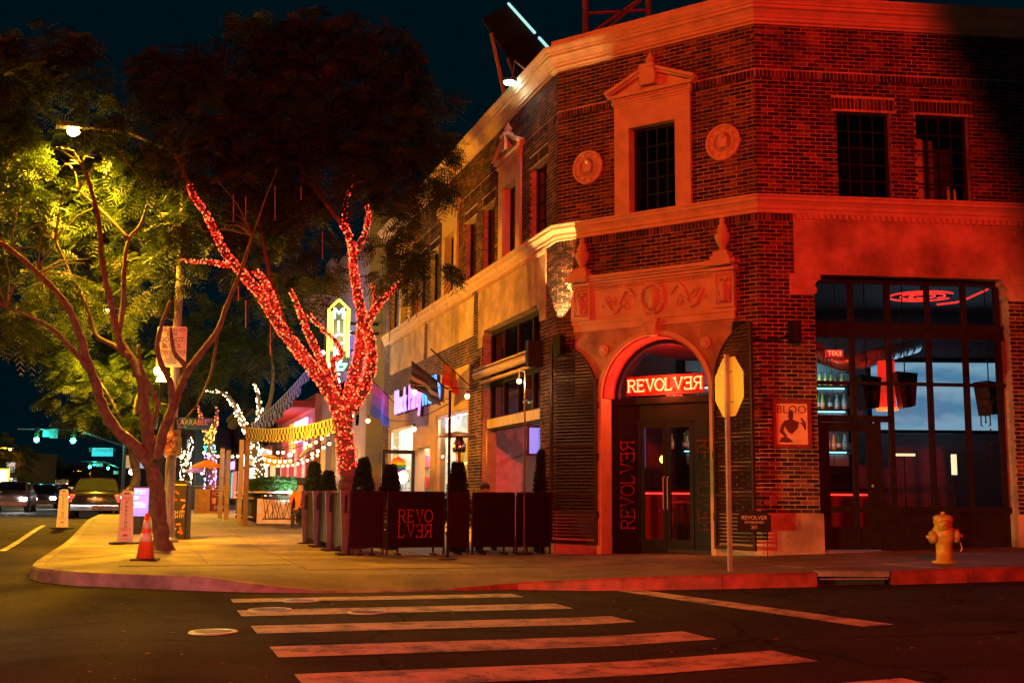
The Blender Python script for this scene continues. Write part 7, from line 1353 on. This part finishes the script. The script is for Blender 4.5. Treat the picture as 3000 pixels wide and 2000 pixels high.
# ================================================================== VEHICLES
def car(at, ang, paint, lab, rear=True, W=1.92, H=1.50, L=5.1, lights_on=False, beam=300):
    F = Frame((at[0], at[1]), ang); z = at[2]; e = thing('car', lab, 'car', at, 'cars on the boulevard'); hw = W / 2     # s across, t = rear (+t faces the viewer when ang = 0)
    T = [2.55, 2.50, 2.2, 1.5, .8, .0, -.8, -1.6, -2.3, -2.55]        # rear ... front
    bot = [.42, .32, .28, .26, .25, .25, .25, .26, .30, .42]; top = [.80, .93, .98, 1.0, .98, .96, .95, .90, .80, .62]; wid = [.80, .90, .97, 1, 1, 1, 1, .98, .90, .78]
    rings = []; mb = MB()
    for t, b, tp, w in zip(T, bot, top, wid):
        hw_ = hw * w; rings.append([F.p(s, t, z + zz) for s, zz in ((-hw_ * .86, b), (-hw_ * .98, b + .12), (-hw_, b + .32), (-hw_ * .97, tp - .12), (-hw_ * .86, tp), (0, tp + .03), (hw_ * .86, tp), (hw_ * .97, tp - .12), (hw_, b + .32), (hw_ * .98, b + .12), (hw_ * .86, b))])
    for r in rings: mb.v += r
    m = 11; mb.f = [(i * m + j, (i + 1) * m + j, (i + 1) * m + (j + 1) % m, i * m + (j + 1) % m) for i in range(len(T) - 1) for j in range(m)] + [tuple(range(m)), tuple(range((len(T) - 1) * m + m - 1, (len(T) - 1) * m - 1, -1))]
    body = obj('body', mb, paint, e, sm=True)
    cab = MB(); CT = [(1.75, .98, .72, 0), (1.05, 1.40, .60, 1), (.6, H - .01, .575, 1), (-.3, H, .57, 1), (-.55, H - .04, .58, 1), (-1.35, .97, .74, 0)]
    for t, zz, w, k in CT: cab.v += [F.p(-hw * .86 if not k else -w * hw * 1.25, t, z + (.96 if not k else zz - .09)), F.p(-w * hw * 1.1, t, z + zz), F.p(0, t, z + zz + (.03 if k else .01)), F.p(w * hw * 1.1, t, z + zz), F.p(hw * .86 if not k else w * hw * 1.25, t, z + (.96 if not k else zz - .09))]
    cab.f = [(i * 5 + j, (i + 1) * 5 + j, (i + 1) * 5 + j + 1, i * 5 + j + 1) for i in range(len(CT) - 1) for j in range(4)]; obj('roof', cab, paint, e, sm=True)
    gls = pm('car_glass', (.012, .016, .018), .06, 0, .1, 3, 0, spec=.8)
    obj('rear_window', MB().add([F.p(-hw * .72, 1.74, z + 1.0), F.p(hw * .72, 1.74, z + 1.0), F.p(hw * .60, 1.10, z + 1.40), F.p(-hw * .60, 1.10, z + 1.40)], [(0, 1, 2, 3)]), gls, e).location = F.n.x * .03, F.n.y * .03, .03
    obj('windscreen', MB().add([F.p(-hw * .72, -1.36, z + 1.0), F.p(hw * .72, -1.36, z + 1.0), F.p(hw * .60, -.6, z + 1.44), F.p(-hw * .60, -.6, z + 1.44)], [(0, 1, 2, 3)]), gls, e).location = -F.n.x * .03, -F.n.y * .03, .03
    for sg in (-1, 1):
        obj('side_window', MB().add([F.p(sg * hw * .90, 1.5, z + 1.0), F.p(sg * hw * .90, -1.1, z + 1.0), F.p(sg * hw * .77, -.5, z + 1.36), F.p(sg * hw * .77, .9, z + 1.36)], [(0, 1, 2, 3)]), gls, e)
        obj('rear_lamp', MB().cbox(F, sg * hw * .80 - .11, sg * hw * .80 + .11, 2.42, 2.54, z + .60, z + .88, .03), pm('tail_red' if lights_on != 'tail' else 'tail_red_lit', (.30, .02, .02), .2, emit=(1, .05, .02), es=1.0 if lights_on == 'tail' else .1), e)
        obj('headlamp', MB().cbox(F, sg * hw * .72 - .16, sg * hw * .72 + .16, -2.56, -2.44, z + .55, z + .72, .03), glow('headlamp_white', (1, .95, .85), 60) if lights_on == 'head' else pm('lamp_clear', (.5, .5, .5), .1), e)
        obj('mirror', MB().cbox(F, sg * hw * 1.0 - .02 * sg - .09, sg * hw * 1.0 + .09 + .02 * sg, -.95, -.80, z + .97, z + 1.10, .02), paint, e)
        for t in (1.55, -1.6):
            c = F.p(sg * hw * .86, t, z + .33); o = obj('wheel', MB().lathe([(.33, -.12), (.345, -.08), (.345, .08), (.33, .12)], c, 22, (F.u.x, F.u.y, 0)), M_RUBBER, e); obj('rim', MB().lathe([(.22, 0), (.22, .13), (.18, .125), (.05, .11)], c, 16, (F.u.x * sg, F.u.y * sg, 0)), M_CHROME, o)
    obj('rear_bumper', MB().cbox(F, -hw * .93, hw * .93, 2.35, 2.60, z + .30, z + .56, .05), paint, e); obj('front_bumper', MB().cbox(F, -hw * .92, hw * .92, -2.62, -2.35, z + .30, z + .55, .05), paint, e); obj('bumper_trim', MB().cbox(F, -hw * .86, hw * .86, 2.58, 2.615, z + .47, z + .50, .008), M_CHROME, e)
    obj('licence_plate', MB().box(F, -.26, .26, 2.535, 2.55, z + .62, z + .76), pm('plate_yellow', (.75, .6, .25), .4), e); obj('plate_trim', MB().box(F, -.30, .30, 2.52, 2.54, z + .78, z + .82), M_CHROME, e); obj('boot_seam', MB().tube([F.p(-hw * .62, 2.53, z + .90), F.p(-hw * .58, 2.57, z + .60), F.p(hw * .58, 2.57, z + .60), F.p(hw * .62, 2.53, z + .90)], .006, 4), M_BLACK, e)
    if rear == 'lit': light('POINT', F.p(0, 2.66, z + .80), 1.2, (1, .8, .45), e, .03)
    if lights_on == 'head':
        for sg in (-1, 1): light('SPOT', F.p(sg * .6, -2.7, z + .63), beam, (1, .95, .85) if beam != 2800 else (1, .62, .20), e, .08, F.p(sg * .6, -22, z + (.5 if beam > 300 else -.2)), 70 if beam == 300 else 26, .6)
    return e
q = P(278, 1515, 43); q = Vector((q.x - .8, 43 + 2.4, zr(q.x, 44) + .005)); car(q, math.radians(17.5), pm('dark_paint', (.030, .028, .030), .25, .4, .1, 3, 0, coat=1.), 'dark luxury saloon seen from behind in the kerb lane', rear='lit', lights_on='tail')
pv = FL.ang - PI / 2
for i, (px, Y, onl, c, lab) in enumerate(((40, 60, 'head', (.25, .25, .26), 'oncoming car with bright headlights at the left edge'), (130, 75, 'head', (.06, .06, .07), 'oncoming car with bright headlights left of the saloon'), (178, 105, 'head', (.3, .05, .05), 'farther oncoming car just left of the saloon'), (245, 130, 'tail', (.1, .1, .1), 'far car with red tail lamps ahead of the saloon'), (5, 95, 'head', (.3, .3, .3), 'oncoming car behind the one at the left edge'), (95, 120, 'head', (.1, .1, .12), 'oncoming car in the outer lane far left'), (150, 150, 'head', (.2, .2, .2), 'small oncoming car in the distance left of the saloon'), (70, 180, 'head', (.2, .2, .2), 'smallest oncoming car far down the boulevard'))):
    q = P(px, 1460, Y); q.z = zr(q.x, Y) + .005; car(q, (PI + math.radians(17)) if onl == 'head' else math.radians(17), pm(f'far_paint_{i}', c, .3, .2, .1, 3, 0, coat=.6), lab, lights_on=onl)
hx = sl(-25, 11.6); hz = zr(*hx) + .005            # added car, out of view, put here so its headlights brighten the corner
car((hx[0], hx[1], hz), math.radians(9.5), pm('near_paint', (.2, .2, .22), .3, .2, .1, 3, 0, coat=.6), 'added unseen silver car waiting on the boulevard with headlights towards the corner', lights_on='head', beam=1200)
cx_ = (-10.5, 4.5); car((cx_[0], cx_[1], zr(*cx_) + .005), math.radians(-52), pm('turn_paint', (.3, .02, .02), .3, .2, .1, 3, 0, coat=.6), 'added unseen car turning into the side street left of the viewpoint', lights_on='head', beam=2800)  # added out of view; its beams warm the hydrant and plinth
# ================================================================== ROOF BILLBOARD
bb = thing('roof_billboard', 'dark billboard on steel posts above the roof with a teal lit edge', 'billboard', FL.p(6, -2.5, 9.4))
def onS(px, py, Y): return P(px, py, Y)
a, b = P(1490, 14, 27.5), P(1621, 160, 23.5); c, d = P(1412, 55, 27.5), P(1520, 215, 23.5)
obj('face', MB().add([a, b, d, c, a + Vector((0, .15, 0)), b + Vector((0, .15, 0)), d + Vector((0, .15, 0)), c + Vector((0, .15, 0))], [(0, 1, 2, 3), (4, 7, 6, 5), (0, 4, 5, 1), (1, 5, 6, 2), (2, 6, 7, 3), (3, 7, 4, 0)]), pm('billboard_back', (.012, .008, .007), .8, spec=.1), bb)
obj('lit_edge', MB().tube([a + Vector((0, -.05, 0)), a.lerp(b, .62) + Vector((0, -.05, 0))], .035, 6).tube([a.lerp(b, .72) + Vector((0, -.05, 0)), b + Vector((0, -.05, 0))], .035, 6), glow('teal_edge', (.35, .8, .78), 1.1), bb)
pt = MB()
for px in (1715, 1900): q = P(px, 60, 24.5); pt.tube([(q.x, q.y, 9.4), (q.x, q.y, 12.6)], .07, 8)
pt.tube([P(1715, 110, 24.5), P(1900, -20, 24.5)], .04, 6).tube([P(1760, 100, 24.5), P(1880, 0, 24.5)], .03, 6).tube([P(1715, 40, 24.5), P(1900, 30, 24.5)], .04, 6)
for s_ in (.3, .75): k = c.lerp(d, s_); pt.tube([k, (k.x + .6, k.y + .6, 9.4)], .06, 6)
obj('post', pt, pm('rust_steel', (.16, .08, .05), .6, .3), bb)
fq = P(1493, 243, 22.3); e = thing('roof_floodlight', 'white green floodlight on an arm at the roof edge', 'floodlight', fq); q = FL.p(FL.st(fq.x, fq.y)[0], -.2, 9.45)
obj('head', MB().cbox(WF, fq.x - .15, fq.x + .15, fq.y - .08, fq.y + .08, fq.z + .02, fq.z + .10, .02), M_BLACK, e); obj('lens', MB().ball(fq, .12, 12, 7, (1, 1, .35)), glow('flood_teal', (.75, 1, .9), 40), e, sm=True); obj('arm', MB().tube([fq + Vector((.05, 0, .08)), fq + Vector((.1, .1, .5)), Vector((q[0], q[1], 9.45))], .025, 6), M_STEEL, e); light('POINT', fq - Vector((0, 0, .12)), 2.5, (.6, 1, .85), e, .1)
dg = bpy.context.evaluated_depsgraph_get()          # lettering becomes plain mesh
for o in [o for o in bpy.data.objects if o.type == 'FONT']:
    me = bpy.data.meshes.new_from_object(o.evaluated_get(dg)); n = bpy.data.objects.new(o.name, me); COL.objects.link(n)
    n.parent = o.parent; n.matrix_parent_inverse = o.matrix_parent_inverse.copy(); n.matrix_basis = o.matrix_basis.copy(); nm = o.name; bpy.data.objects.remove(o); n.name = nm
for o in bpy.data.objects:
    if '_at' in o: del o['_at']
